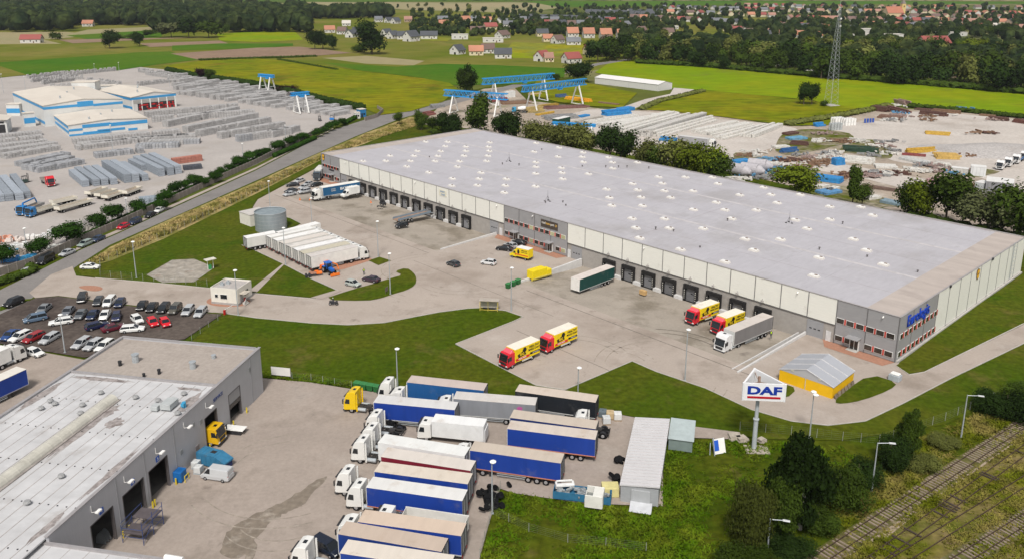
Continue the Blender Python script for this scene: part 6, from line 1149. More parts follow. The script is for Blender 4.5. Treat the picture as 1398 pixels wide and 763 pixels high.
for p, rz, lay, lb, i, j in ALL[:290]:
    part(None, 'stone_stack', ('st', lay), lambda b: stack(b, lay=lay), pal[0], loc=(*p, .06), rz=rz+bR.uniform(-.03, .03))
    o = COL.objects[-1]; tag(o, '%s %s stack of stones, %s' % (nth(i), ('near', 'inner', 'middle', 'rear')[j], lb), 'stone stack', 'pallet stacks of paving stones in the factory yard')
b = MB()
for s in [x[:3] for x in ALL[290:]]+FARR: stack(b, s[0][0], s[0][1], .06, s[2], rz=s[1])
tag(b.build('distant_stone_stacks', M('stone_stack_far', (.38, .37, .365), .85, var=.2, scale=.5, stain=((.4, .385, .38), .5, .15, .55))), 'hundreds of grey stacks of paving stones filling the far part of the factory yard', 'stone stacks', kind='stuff')
# long blocks of kerbstones laid the other way
def kerbblock(p1, p2, w_, h_, label, m=None):
    a, c = G(*p1), G(*p2); d = (c-a).normalized(); L = (c-a).length; t = tag(link('kerbstone_block', None) if False else MB().add(*_kb(L, w_, h_)).build('kerbstone_block', m or M('kerbstone_block', (.29, .32, .36), .85, var=.12, scale=1.5, rnd=.15, coord=(1, 1, 3))), label, 'kerbstone block', 'long blocks of stacked kerbstones')
    t.location = (*((a+c)/2), .06); t.rotation_euler = (0, 0, atan2(d[1], d[0]))
def _kb(L, w_, h_):
    b = MB(); n = max(2, int(L/1.3)); k = L/n
    for i in range(n):
        for z in range(max(1, round(h_/.8))): b.box(-L/2+(i+.5)*k, 0, z*.8+.06, k-.07, w_+((i*7+z*3)%5-2)*.025, .72)
    return b.v, b.f
z1 = lambda x, y: q(0, 1, x, y)
for i, (a, c, w_, h_) in enumerate((((395, 200), (470, 262), 2.2, 2.4), ((425, 185), (530, 258), 2.2, 2.8), ((475, 180), (575, 254), 2.2, 2.8), ((520, 176), (625, 250), 2.2, 2.8), ((575, 160), (700, 240), 2.4, 3), ((620, 158), (745, 238), 2.2, 3), ((670, 156), (795, 230), 2.2, 2.4), ((715, 140), (790, 175), 2.2, 2.6), ((745, 135), (885, 205), 2.2, 3), ((785, 125), (935, 200), 2.2, 3), ((830, 118), (975, 192), 2.4, 3), ((-30, 235), (55, 340), 2.4, 2.6), ((20, 232), (110, 335), 2.4, 2.6), ((75, 225), (150, 325), 2.2, 2.6), ((-60, 260), (5, 345), 2.4, 2.6))):
    kerbblock(z1(*a), z1(*c), w_, h_, 'long grey-blue block of kerbstones, %s counting from the %s' % (nth(i if i < 11 else i-11), 'red lorry towards the road' if i < 11 else 'left yard edge'))
kerbblock(z1(940, 140), z1(1100, 118), 2.4, 2.2, 'long block of red kerbstones behind the dark ones', M('red_stones', (.4, .17, .13), .85, var=.15))
kerbblock(z1(1000, 170), z1(1100, 160), 3.0, 2.0, 'dark charcoal block of stones beside the red one', M('dark_stones', (.08, .085, .1), .85, var=.3, scale=1.5))
kerbblock(z1(760, 350), z1(900, 335), 4.5, 1.4, 'wide blue-grey block of grating frames by the roadside trees', M('frames_grey', (.25, .29, .33), .8, var=.4, scale=1.5))
for i, (x, y, s_, c_) in enumerate(((40, 620, 2.2, (.03, .2, .38)), (120, 625, 1.6, (.28, .24, .2)), (150, 655, 1.3, (.05, .3, .55)), (50, 665, 1.4, (.05, .25, .6)), (15, 560, 2.0, (.65, .3, .2)), (75, 560, 1.6, (.68, .6, .55)), (100, 595, 1.3, (.7, .7, .68)), (180, 545, 1.0, (.75, .73, .7)), (270, 535, 2.2, (.72, .7, .7)), (300, 520, 1.8, (.75, .74, .74)), (245, 570, 1.6, (.3, .27, .25)), (300, 600, 1.7, (.66, .66, .62)), (415, 505, 2.6, (.33, .31, .29)), (480, 495, 2.2, (.36, .34, .31)), (440, 475, 1.6, (.3, .28, .27)), (500, 460, 1.2, (.33, .31, .3)), (620, 400, 2.4, (.36, .33, .31)), (710, 400, 1.8, (.4, .37, .35)), (690, 430, 1.3, (.42, .38, .35)))):
    b = MB()
    for k in range(14): b.box(bR.uniform(-1.4, 1.4)*s_, bR.uniform(-1, 1)*s_, .05+bR.random()*.2, bR.uniform(.5, 1.2), bR.uniform(.5, 1.1), bR.uniform(.5, 1.1), bR.random()*.4)
    cn = 'blue orange brown grey white'.split()[0 if c_[2] > c_[0]*1.5 else (1 if c_[0] > 1.8*c_[2] else (4 if c_[0] > .6 else (3 if c_[0] > .25 else 2)))]
    t = tag(b.build('goods_pile', matte, col=c_), '%s pile of palletised goods, %s along the inside of the yard wall' % (cn, nth(i)), 'goods pile', 'piles of goods inside the yard wall'); t.location = (*G(*z1(x, y)), .06); t.rotation_euler = (0, 0, bR.random())
# lorries and trailers in the yard
def flat(a, c, label, L=9., tractor_col=None, col=(.68, .64, .55)):
    A, B = G(*a), G(*c); d = (A-B).normalized(); t = thing('dropside_lorry' if tractor_col else 'dropside_trailer', label, 'lorry' if tractor_col else 'trailer', (*((A+B)/2), .06), atan2(d[1], d[0]), 'dropside lorries and trailers in the factory yard')
    x0 = L/2-(2.6 if tractor_col else 0); Lb = x0+L/2
    part(t, 'bed', ('fbd', Lb), lambda b: b.box(x0-Lb/2, 0, 1.15, Lb, 2.5, .12), M('bed_floor', (.3, .22, .16), .8, var=.3)); part(t, 'dropsides', ('fds', Lb), lambda b: b.box(x0-Lb/2, 1.25, 1.15, Lb, .06, .8).box(x0-Lb/2, -1.25, 1.15, Lb, .06, .8).box(x0-.03, 0, 1.15, .06, 2.45, 1.1).box(x0-Lb+.03, 0, 1.15, .06, 2.45, .8), matte, col=col)
    part(t, 'chassis', ('fch', L), lambda b: b.box(0, 0, .7, L-.6, .9, .35), chass)
    for x in ((-L/2+1.2, -L/2+2.4)+((L/2-1.3,) if tractor_col else (L/2-1.6, -L/2+3.6))):
        for s in (-1, 1): wheel(t, x, s*1.12, .48, .35)
    if tractor_col: cab(t, L/2, tractor_col, 3.1 if tractor_col[0] < .5 else 3.6, roof=tractor_col[0] > .5)
    return t
flat(z1(300, 275), z1(225, 225), 'red lorry with empty flat bed standing alone in the factory yard', 10, (.6, .02, .03), (.3, .27, .25))
cr1 = flat(z1(105, 425), z1(230, 375), 'blue crane lorry, the outer one of two side by side', 10, (.02, .2, .5), (.3, .3, .3)); part(cr1, 'crane_arm', 'crn', lambda b: b.bar((3.2, 0, 1.5), (3.0, 0, 3.6), .4).bar((3.0, 0, 3.6), (-2.5, 0, 3.9), .35).bar((-2.5, 0, 3.9), (-3.2, 0, 2.4), .3), M('crane_blue', (.03, .2, .5), .5))
cr2 = flat(z1(165, 428), z1(290, 390), 'blue lorry with pale dropsides beside the crane lorry', 10, (.02, .17, .42), (.62, .6, .52))
for i, (a, c, L, lb) in enumerate((((295, 370), (405, 345), 8, 'cream dropside trailer right behind the blue lorries'), ((310, 410), (500, 355), 12.5, 'long cream dropside trailer, nearest to the camera'), ((475, 325), (580, 290), 8, 'cream dropside trailer, farthest left of the four standing together'), ((520, 338), (640, 298), 8, 'cream dropside trailer second of the four standing together'), ((570, 345), (670, 310), 8, 'cream dropside trailer third of the four standing together'), ((672, 322), (768, 285), 8, 'cream dropside trailer with brown load at the end of the four'))):
    flat(z1(*a), z1(*c), lb, L)
def forklift(p, label, col, rz=0.):
    t = thing('forklift', label, 'forklift', (*G(*p), .06), rz, 'forklifts'); part(t, 'body', 'fkb', lambda b: b.box(-.4, 0, .3, 2.2, 1.3, .9), matte, .06, col=col); part(t, 'cage', 'fkc', lambda b: [b.bar((x, y, 1.1), (x, y, 2.4), .1) for x in (-.9, .4) for y in (-.55, .55)]+[b.box(-.25, 0, 2.4, 1.5, 1.3, .1)], darkm); part(t, 'mast', 'fkm', lambda b: b.box(1.0, .4, .1, .15, .12, 3.2).box(1.0, -.4, .1, .15, .12, 3.2).box(1.6, .35, .15, 1.2, .12, .06).box(1.6, -.35, .15, 1.2, .12, .06), darkm)
    for x in (-1, .5):
        for s in (-1, 1): wheel(t, x, s*.6, .35, .25)
forklift(z1(140, 240), 'dark forklift waiting beside the red lorry', (.05, .08, .07), 1.); forklift((230+1080/4.82, 90+360/4.82), 'blue forklift at the end of the far stacks', (.03, .2, .55), .3); forklift((230+995/4.82, 90+365/4.82), 'dark forklift facing the blue one', (.1, .1, .1), 2.)
def hut(p, p2, D, H, wc, rc, label, nm='site_hut'):
    A, B = G(*p), G(*p2); t = thing(nm, label, 'hut', (*A, .06), head(A, B)); L = (B-A).length; MB().box(L/2, D/2, 0, L, D, H).build('wall', wc, t); MB().box(L/2, D/2, H, L+.3, D+.3, .18).build('roof', rc, t); MB().box(L*.3, -.03, .1, .9, .1, 2).build('door', darkm, t); MB().box(L*.68, -.03, 1.1, L*.25, .1, .9).build('window', glass, t)
hut((485, 163), (492, 162.5), 3, 3, fw, fr, 'white site hut at the far gate of the paving yard'); hut((492, 161), (500, 160), 3.5, 4, M('hut_blue', (.03, .18, .4), .5), fr, 'blue site hut beside the white one')
# ------------------------------------------------------------ gantry cranes
cblue = M('gantry_blue', (.03, .27, .6), .5, var=.06)
def gantry(A, B, H, label, legs=2.2, deep=2.4, over=4., wide=5., group='blue gantry cranes', lcol=None):
    """A, B: ground points under the ends of the girder"""
    d = (B-A).normalized(); t = thing('gantry_crane', label, 'gantry crane', (*A, .05), atan2(d[1], d[0]), group); L = (B-A).length
    for y in (-.8, .8):
        g_ = MB().bar((-over, y, H), (L+over, y, H), .5, .5).bar((-over, y, H-deep), (L+over, y, H-deep), .5, .5); n = int((L+2*over)/deep)
        for i in range(n): x = -over+i*deep; g_.bar((x, y, H-deep), (x+deep/2, y, H), .26).bar((x+deep/2, y, H), (x+deep, y, H-deep), .26)
        for i in range(n+1): x = -over+i*deep; (g_.bar((x, -.8, H), (x, .8, H), .12) if y > 0 else 0)
        g_.build('girder', cblue, t)
    for x, k in ((1.5, 1), (L-1.5, 1)):
        lg = MB()
        for y in (-1, 1): lg.bar((x, y*.8, H-deep), (x, y*wide/2, 0.3), .6, .6)
        lg.bar((x, -wide/2, .5), (x, wide/2, .5), .3, .4).bar((x, -wide*.34, H*.35), (x, wide*.34, H*.35), .2).build('leg_frame', lcol or white, t)
    MB().box(L*.6, 0, H-deep-1.2, 2.4, 1.8, 1.2).build('trolley', cblue, t)
    MB().box(-over+1, 0, H-deep-.1, 3, 2.2, .2).build('end_platform', cblue, t)
z5 = lambda x, y: (560+x/4.66, 90+y/4.66)
gantry(G(*z5(262, 300)), G(*z5(575, 325)), 12, 'blue gantry crane partly hidden by trees, nearest to the road', 12, 3.0, 4, 9)
gantry(G(*z5(520, 255)), G(*z5(860, 222)), 15.5, 'blue gantry crane standing farthest back across the yard', 12, 3.2, 6, 9)
gantry(G(*z5(758, 293)), G(*z5(1075, 247)), 14.2, 'long blue gantry crane over the yellow girders', 12, 3.2, 5, 9)
z8 = lambda x, y: (230+x/4.82, 90+y/4.82)
gantry(G(*z8(612, 172)), G(*z8(692, 180)), 11, 'small blue and white portal crane at the back of the paving yard', 6, 1.4, 1, 7, 'portal cranes of the paving yard'); gantry(G(*z8(828, 318)), G(*z8(920, 308)), 11, 'small blue and white portal crane at the near end of the far stacks', 6, 1.4, 1, 8, 'portal cranes of the paving yard')
g3 = G(*q(2, 0, 205, 735)); gantry(G(*q(2, 0, 215, 745)), G(*q(2, 0, 450, 760)), 6.5, 'low blue beam crane half hidden behind the warehouse trees', 5, .8, 0, 3)
# ------------------------------------------------------------ long white shed
A, B, Cc = G(812, 114.6), G(898.5, 125.2), G(915, 122.2); d = (B-A).normalized(); t = thing('storage_shed', 'very long low white storage shed in the meadow', 'shed', (*A, .05), atan2(d[1], d[0])); L = (B-A).length; D = (Cc-B).length; print('long shed', L, D)
MB().add([(0, 0, 0), (L, 0, 0), (L, D, 0), (0, D, 0), (0, 0, 4.2), (L, 0, 4.2), (L, D, 4.2), (0, D, 4.2), (0, D/2, 5.6), (L, D/2, 5.6)], [(0, 1, 5, 4), (1, 2, 6, 9, 5), (2, 3, 7, 6), (3, 0, 4, 8, 7)]).build('wall', M('shed_white_wall', (.6, .59, .57), .6, var=.04), t)
MB().add([(-.2, -.3, 4.15), (L+.2, -.3, 4.15), (L+.2, D/2, 5.75), (-.2, D/2, 5.75), (-.2, D+.3, 4.15), (L+.2, D+.3, 4.15)], [(0, 1, 2, 3), (3, 2, 5, 4)]).build('roof', M('shed_white_roof', (.72, .7, .68), .5, var=.03), t)
for k in (.25, .55, .8): MB().box(L*k, -.03, 0, .1, .1, 4).build('downpipe', steel, t)
# ------------------------------------------------------------ steel lattice mast
MH = 54; mt = thing('radio_mast', 'tall slender steel lattice mast in the meadow', 'mast', (*G(1134, 145), .05), .4); b = MB()
for s in range(22):
    z0_, z1_ = MH*s/22, MH*(s+1)/22; w0, w1 = 2.3*(1-z0_/MH)+.35, 2.3*(1-z1_/MH)+.35; c0 = [Vector((x*w0, y*w0, z0_)) for x, y in ((-1, -1), (1, -1), (1, 1), (-1, 1))]; c1 = [Vector((x*w1, y*w1, z1_)) for x, y in ((-1, -1), (1, -1), (1, 1), (-1, 1))]
    for i in range(4): b.bar(c0[i], c1[i], .11); b.bar(c0[i], c1[(i+1) % 4], .045); b.bar(c0[(i+1) % 4], c1[i], .045)
b.build('lattice', M('mast_steel', (.36, .38, .4), .6, .2, var=.1), mt); MB().tube((0, 0, MH), .12, (0, 0, MH+5), .04).build('antenna', steel, mt); MB().box(0, 0, 0, 7, 7, .5).build('footing', concrete, mt)
for z_ in (44, 48): MB().tube((1.1, 0, z_), .5, (1.5, 0, z_), .6, 12).build('dish_antenna', white, mt)
# ------------------------------------------------------------ stock in the scrap and precast yards
for k, pz in enumerate(([(100, 190), (400, 185), (520, 225), (430, 270), (280, 300), (140, 330), (60, 300)], [(430, 270), (620, 225), (700, 290), (690, 350), (520, 320), (400, 300)], [(60, 370), (300, 400), (230, 420), (90, 420)], [(250, 470), (740, 560), (760, 600), (560, 600), (260, 540)], [(1000, 395), (1300, 400), (1200, 440), (1050, 430)], [(-180, 300), (20, 330), (60, 400), (-100, 400)])):
    patch('weedy_ground', jag([(1040+x/3.905, 130+y/3.905) for x, y in pz]), M('yard_weeds', (.085, .1, .008), .95, var=.4, scale=.5, world=True, col2=(.2, .17, .11), bigs=.12, stain=((.3, .26, .21), .8, .08, .54)), .1)
sR = random.Random(5)
RUST, WHC, YEL_, CB, DGN, GRY, BRN = (.1, .05, .04), (.58, .56, .52), (.5, .31, .05), (.03, .21, .48), (.025, .055, .035), (.24, .24, .24), (.2, .12, .075)
stock = M('weathered_stock', (1, 1, 1), .8, var=.25, scale=1.2, obj=True, stain=((.25, .16, .11), .45, .5, .57))
def slabs(p, p2, w_, h_, col, label, n=None, gap=.15, cat='beam stack', grp='precast concrete beams', jag=0.):
    a, c = G(*p), G(*p2); L = (c-a).length; b = MB(); n = n or max(1, int(w_/1.4)); k = w_/n; nl = max(1, round(h_/.9))
    for i in range(n):
        for z in range(nl if jag == 0 else sR.randint(1, nl)): b.box(L*sR.uniform(-.03, .03)*jag, -w_/2+(i+.5)*k, z*.9+.05, L*(1-sR.random()*.1*jag), k-gap, .85, sR.uniform(-.04, .04)*jag)
    t = tag(b.build('beam_stack' if 'girder' not in label else 'girder_stack', stock, col=col), label, cat, grp); t.location = (*((a+c)/2), .08); t.rotation_euler = (0, 0, head(a, c))
z6 = lambda x, y: (700+x/3.883, 120+y/3.883)
for p, p2, w_, h_, c_, lb in (((430, 205), (690, 165), 14, 2.0, WHC, 'flat field of white concrete slabs behind the warehouse trees'), ((570, 240), (880, 155), 16, 2.6, WHC, 'widest field of white concrete slabs beside the grey lorry'), ((690, 262), (1000, 165), 6, 3.2, (.5, .48, .45), 'long row of stepped concrete beams beside the widest slab field'), ((760, 262), (1060, 175), 6, 2.4, WHC, 'long row of white beams next to the stepped one'), ((760, 165), (890, 150), 10, 1.8, WHC, 'small white slab stack near the hedge of the meadow'), ((1000, 250), (1230, 200), 12, 2.0, WHC, 'white beam field right of the grey lorry'), ((1090, 275), (1330, 210), 6, 1.8, WHC, 'narrow white beam row beside the gravel track'), ((1240, 265), (1398, 205), 7, 1.8, WHC, 'white beam row at the end of the precast yard'), ((350, 190), (470, 165), 9, 1.4, (.42, .39, .35), 'low heap of grey slabs by the blue girders')):
    slabs(z6(*p), z6(*p2), w_, h_, c_, lb, jag=.25, gap=.1)
z7 = lambda x, y: (1040+x/3.905, 130+y/3.905)
for i, (p, p2, w_, h_, c_, lb, g_) in enumerate((((840, 100), (990, 115), 5, 1.6, RUST, 'long rusty girders along the far edge of the gravel yard, the lower pile', 1), ((810, 78), (1000, 92), 3, 1.2, RUST, 'thin line of rusty girders at the very edge of the gravel yard', 1), ((900, 88), (1060, 103), 3, 1.5, BRN, 'brown girders along the hedge of the gravel yard', 1), ((1210, 130), (1320, 140), 4, 2.0, RUST, 'dark rusty girder pile by the right hedge', 1), ((1345, 145), (1440, 158), 4, 2.2, (.12, .05, .04), 'dark red girder pile at the picture edge', 1), ((1160, 110), (1250, 118), 2, 1.0, BRN, 'thin brown bars between two girder piles', 1), ((870, 205), (1010, 215), 6, 1.0, YEL_, 'yellow girders laid out flat in the gravel yard', 1), ((770, 310), (920, 300), 4, 1.4, YEL_, 'yellow girder frames at the lower side of the gravel yard', 1), ((745, 320), (880, 330), 2, 1.4, (.2, .05, .05), 'dark red girders in front of the yellow frames', 1), ((920, 335), (1050, 340), 6, 1.6, (.5, .33, .1), 'heap of ochre girders beside the yellow frames', 1), ((430, 295), (620, 305), 6, 2.0, DGN, 'dark green steel lattice sections in the weeds', 1),
   ((440, 350), (600, 365), 8, 1.4, WHC, 'white concrete elements lying in a fan', 0), ((600, 385), (720, 390), 6, 1.2, WHC, 'row of rounded white concrete elements beside the track', 0), ((750, 340), (880, 370), 5, 1.0, (.5, .5, .48), 'pale concrete beams lying loose by the ochre girders', 0), ((590, 80), (680, 92), 6, 2.4, RUST, 'brown steel sections beside the white drums', 1), ((640, 70), (770, 100), 7, 2.2, (.15, .07, .06), 'dark steel sections in the corner of the gravel yard', 1), ((620, 120), (750, 135), 5, 1.8, (.2, .12, .09), 'mixed rusty sections at the front of the corner pile', 1), ((720, 45), (780, 60), 5, 3.0, (.3, .2, .18), 'tall brown pile at the yard corner', 1),
   ((140, 240), (225, 232), 5, 1.2, (.12, .3, .45), 'pale blue sheet stack in the weeds', 0), ((120, 215), (180, 205), 4, 1.2, RUST, 'small rusty heap near the beam rows', 1), ((100, 310), (190, 300), 2, 1.5, (.03, .1, .25), 'dark blue girder beside the track', 1), ((150, 262), (250, 270), 4, 1.4, RUST, 'rusty sections below the pale blue sheets', 1), ((60, 285), (140, 280), 4, 1.0, WHC, 'loose white elements at the left of the scrap yard', 0), ((540, 490), (740, 520), 2, .8, (.15, .1, .08), 'long brown rails beside the single birch', 1), ((290, 500), (350, 490), 2.5, 1.0, WHC, 'white pipe lying behind the warehouse, the first', 0), ((350, 520), (400, 500), 2.5, 1.0, WHC, 'white pipe lying behind the warehouse, the second', 0), ((555, 560), (620, 550), 2.5, 1.0, WHC, 'white pipe lying in the grass beside blue-grey bundles', 0), ((640, 570), (745, 590), 4, 1.2, (.2, .28, .33), 'blue-grey pipe bundles behind the warehouse roof edge', 0), ((310, 530), (400, 515), 5, 1.2, (.1, .25, .45), 'blue frames behind the warehouse roof edge', 0), ((890, 480), (960, 460), 3, 1.4, (.4, .25, .25), 'striped pipes beside the blue sheet', 0), ((975, 470), (1170, 495), 3, 1.0, (.35, .2, .15), 'brown sheet-covered pile in front of the grey container', 1), ((1060, 540), (1150, 510), 3, 1.2, WHC, 'white beams beside the small grey roof', 0))):
    slabs(z7(*p), z7(*p2), w_, h_, c_, lb, n=max(2, int(w_)), jag=1.5 if g_ else 1, cat='girder pile' if g_ else 'element stack', grp='piles of steel and concrete in the scrap yard')
for p, p2, w_, h_, c_, lb in (((820, 265), (940, 250), 4, 1.2, YEL_, 'yellow girders under the long gantry crane'), ((990, 215), (1150, 235), 4, 1.6, (.75, .35, .02), 'orange girder behind the leg of the gantry crane'), ((800, 320), (915, 300), 2, .8, YEL_, 'thin yellow beams in front of the gantry leg'), ((840, 275), (1130, 262), 8, 1.2, (.18, .09, .08), 'dark rusty scrap field under the long gantry crane'), ((740, 300), (850, 290), 4, 2.6, (.4, .3, .12), 'ochre crates beside the concrete mixer lorry'), ((930, 205), (1000, 200), 4, 1.4, (.05, .1, .2), 'navy girders at the edge of the crane yard'), ((1200, 240), (1330, 255), 2.5, 1, BRN, 'brown beams in the meadow beside the track'), ((510, 230), (620, 225), 6, 2, (.25, .07, .06), 'dark red scrap behind the first crane leg'), ((570, 245), (780, 235), 8, 1.0, BRN, 'brown sheets spread in the crane yard'), ((750, 190), (830, 183), 2, 1.2, (.5, .35, .2), 'tan beams in front of the small tree'), ((860, 345), (1060, 330), 7, 2, GRY, 'grey formwork frames behind the warehouse trees'), ((130, 270), (215, 262), 4, 2.2, GRY, 'grey crates beside the road'), ((90, 320), (150, 310), 4, 2, (.22, .08, .07), 'dark red pile behind the roadside trees')):
    slabs(z5(*p), z5(*p2), w_, h_, c_, lb, n=max(2, int(w_)), jag=1.5, cat='girder pile', grp='piles of steel under the cranes')
for p, p2, w_, h_, lb in ((z6(480, 150), z6(620, 138), 5, 2.4, 'bright blue girders stacked beside the white slabs'), (z6(560, 128), z6(635, 118), 5, 3, 'second bright blue girder stack by the meadow track'), (z6(350, 160), z6(400, 150), 3, 2.5, 'small bright blue machine frame'), (z7(275, 450), z7(430, 470), 5, 2, 'light blue crane parts lying behind the warehouse'), (z7(380, 375), z7(430, 370), 3, 2.8, 'blue tarpaulin-covered pile beside the white fan of elements'), (z7(935, 465), z7(975, 460), 3, 2, 'small blue-covered pile near the willows'), (z7(285, 170), z7(330, 165), 3, 2.2, 'light blue pile beside the white drums'), (z6(1165, 400), z6(1250, 390), 4, 1.6, 'blue tarpaulin over a pile behind the round tanks'), (z6(780, 280), z6(870, 290), 2.5, 2, 'dark blue flat trailer beside the grey lorry')):
    slabs(p, p2, w_, h_, CB, lb, n=2, jag=1, cat='blue stack', grp='bright blue steel parts')
def cont(p, p2, w_, h_, col, label, ribs=True):
    a, c = G(*p), G(*p2); L = (c-a).length; t = thing('steel_container', label, 'container', (*((a+c)/2), .1), head(a, c), 'containers and lorries in the scrap yard')
    MB().box(0, 0, 0, L, w_, h_).build('body', matte, t, col=col); MB().box(0, 0, h_, L+.1, w_+.1, .08).build('roof', roofw, t, col=(.66, .65, .63)); b = MB()
    for i in range(int(L/1.2)): b.box(-L/2+.6+i*1.2, -w_/2-.02, .1, .12, .08, h_-.2)
    b.build('wall_ribs', matte, t, col=tuple(x*.8 for x in col))
cont(z7(1190, 512), z7(1335, 528), 8, 4.2, (.22, .22, .23), 'big grey-walled container shed with white roof'); cont(z7(1150, 505), z7(1200, 515), 5, 3, (.45, .47, .47), 'small pale flat-roofed hut beside the grey container shed'); cont(z7(1110, 425), z7(1190, 432), 4, 3.4, (.65, .66, .66), 'white container beside the parked white lorries'); cont(z7(1010, 410), z7(1100, 420), 3, 1.8, WHC, 'low white box in the row of concrete elements'); cont(z6(225, 200), z6(290, 185), 3.5, 3, (.01, .05, .03), 'dark green container behind the warehouse trees'); cont(z5(610, 205), z5(660, 200), 3, 3.6, (.7, .7, .68), 'white box body under the farthest gantry crane')
for i in range(4):
    a = G(1365+i*9, 237-i*4); flat((1358+i*11, 237-i*4.5), (1376+i*11, 224-i*4), 'white lorry at the right picture edge, %s in its row' % ORD[i], 9, (.72, .71, .7), (.05, .15, .35) if i > 1 else (.6, .6, .6))
gl2 = lorry(z6(1040, 272), z6(868, 252), 'grey curtain-sided lorry with white cab parked among the concrete beams', (.3, .3, .31), (.55, .54, .53), 'curtain', WHT, 13.6, group='containers and lorries in the scrap yard', z=.08, Z=3.6)
t = thing('concrete_mixer', 'white and blue concrete mixer lorry under the gantry cranes', 'lorry', (*G(*z5(700, 300)), .08), 3.0); part(t, 'drum', 'mxd', lambda b: b.tube((-3, 0, 2.6), .8, (-1.5, 0, 2.4), 1.2, 14).tube((-1.5, 0, 2.4), 1.2, (1, 0, 2.1), .9, 14), white); part(t, 'chassis', 'mxc', lambda b: b.box(0, 0, .7, 8.5, .9, .4), chass); cab(t, 4.4, (.05, .3, .5), 3.05, roof=False)
for x in (3, -1.5, -2.8):
    for s in (-1, 1): wheel(t, x, s*1.15, .5, .4)
def drums(p, n, m, label, r=.7, h_=1.6):
    b = MB()
    for i in range(n):
        for lv in range(2): b.tube(((i % 4)*1.6, (i//4)*1.6, lv*(h_+.05)), r, ((i % 4)*1.6, (i//4)*1.6, lv*(h_+.05)+h_), r, 10)
    t = tag(b.build('drum_stack', m), label, 'drum stack', 'white drum stacks in the scrap yard'); t.location = (*G(*p), .1); t.rotation_euler = (0, 0, .3)
drums(z7(395, 160), 12, white, 'white drums stacked at the left end of the corner pile'); drums(z7(450, 165), 12, white, 'white drums stacked nearest to the rusty sections'); drums(z7(375, 190), 8, M('drum_grey', (.4, .42, .42), .5), 'greyish drums in front of the white ones'); drums(z7(550, 150), 4, M('drum_blue', (.04, .1, .4), .5), 'blue drums in front of the rusty sections', .5, 1)
for i, (x, y) in enumerate(((1200, 468), (1265, 465), (1305, 440))):
    t = thing('silo_tank', ['grey steel silo lying behind the warehouse trees, the nearest', 'grey steel silo with a conical end beside two others', 'grey steel silo lying farthest back'][i], 'silo', (*G(*z6(x, y)), .1), -.9+i*.2, 'lying steel silos'); part(t, 'shell', 'sil', lambda b: b.tube((-4, 0, 2.2), 2.2, (2.5, 0, 2.2), n=20).tube((2.5, 0, 2.2), 2.2, (5, 0, 1.9), .6, 20), M('silo_grey', (.42, .4, .42), .6, var=.1), smooth=False); part(t, 'cradle', 'sic', lambda b: b.box(-2.5, 0, 0, .4, 3, .9).box(1.5, 0, 0, .4, 3, .9), concrete)
for i in range(74):
    x, y = [(sR.uniform(80, 460), sR.uniform(390, 460)), (sR.uniform(20, 200), sR.uniform(350, 420)), (sR.uniform(760, 1080), sR.uniform(370, 430)), (sR.uniform(280, 440), sR.uniform(310, 360))][i % 4] if i < 26 else [(sR.uniform(60, 430), sR.uniform(200, 380)), (sR.uniform(430, 720), sR.uniform(240, 330)), (sR.uniform(560, 1090), sR.uniform(395, 440)), (sR.uniform(-160, 120), sR.uniform(290, 470)), (sR.uniform(570, 770), sR.uniform(60, 140)), (sR.uniform(800, 1380), sR.choice((85, 105, 125, 140, 205, 330))+sR.uniform(-8, 8))][i % 6]
    b = MB(); s_ = sR.uniform(.6, 1.7)
    for k in range(16): b.box(sR.gauss(0, 2)*s_, sR.gauss(0, 1.4)*s_, sR.random()*.8, sR.uniform(.4, 3)*s_, sR.uniform(.3, .9), sR.uniform(.2, .8), sR.random()*3)
    c_ = sR.choice((RUST, WHC, GRY, BRN, WHC, (.3, .22, .2), (.1, .25, .4)))
    nm_ = {RUST: 'rusty', WHC: 'whitish', GRY: 'grey', BRN: 'brown'}.get(c_, 'bluish' if c_[2] > c_[0] else 'reddish')
    t = tag(b.build('scrap_heap', stock, col=c_), '%s scrap heap on the bare ground, %s along the track behind the warehouse' % (nm_, nth(i)), 'scrap heap', 'scrap heaps behind the warehouse'); t.location = (*G(*z7(x, y)), .06)
tp_ = G(*z7(1260, 300)); b = MB(); n = 24
for i in range(7):
    r_ = 22*(1-i/7.)**.9
    b.v += [(r_*1.6*cos(a)*(1+.12*sin(3*a+i)), r_*.8*sin(a)*(1+.1*cos(5*a)), 2.6*(i/6.)**.9-.05) for a in [2*pi*k/n for k in range(n)]]
for i in range(6): b.f += [(i*n+k, i*n+(k+1) % n, (i+1)*n+(k+1) % n, (i+1)*n+k) for k in range(n)]
b.f.append(tuple(6*n+k for k in range(n))); t = tag(b.build('gravel_heap', M('gravel_heap', (.4, .375, .36), .95, var=.25, scale=1.2, stain=((.32, .29, .27), .6, .1, .52))), 'broad heap of grey gravel at the right of the gravel yard', 'gravel heap'); t.location = (*tp_, .06)
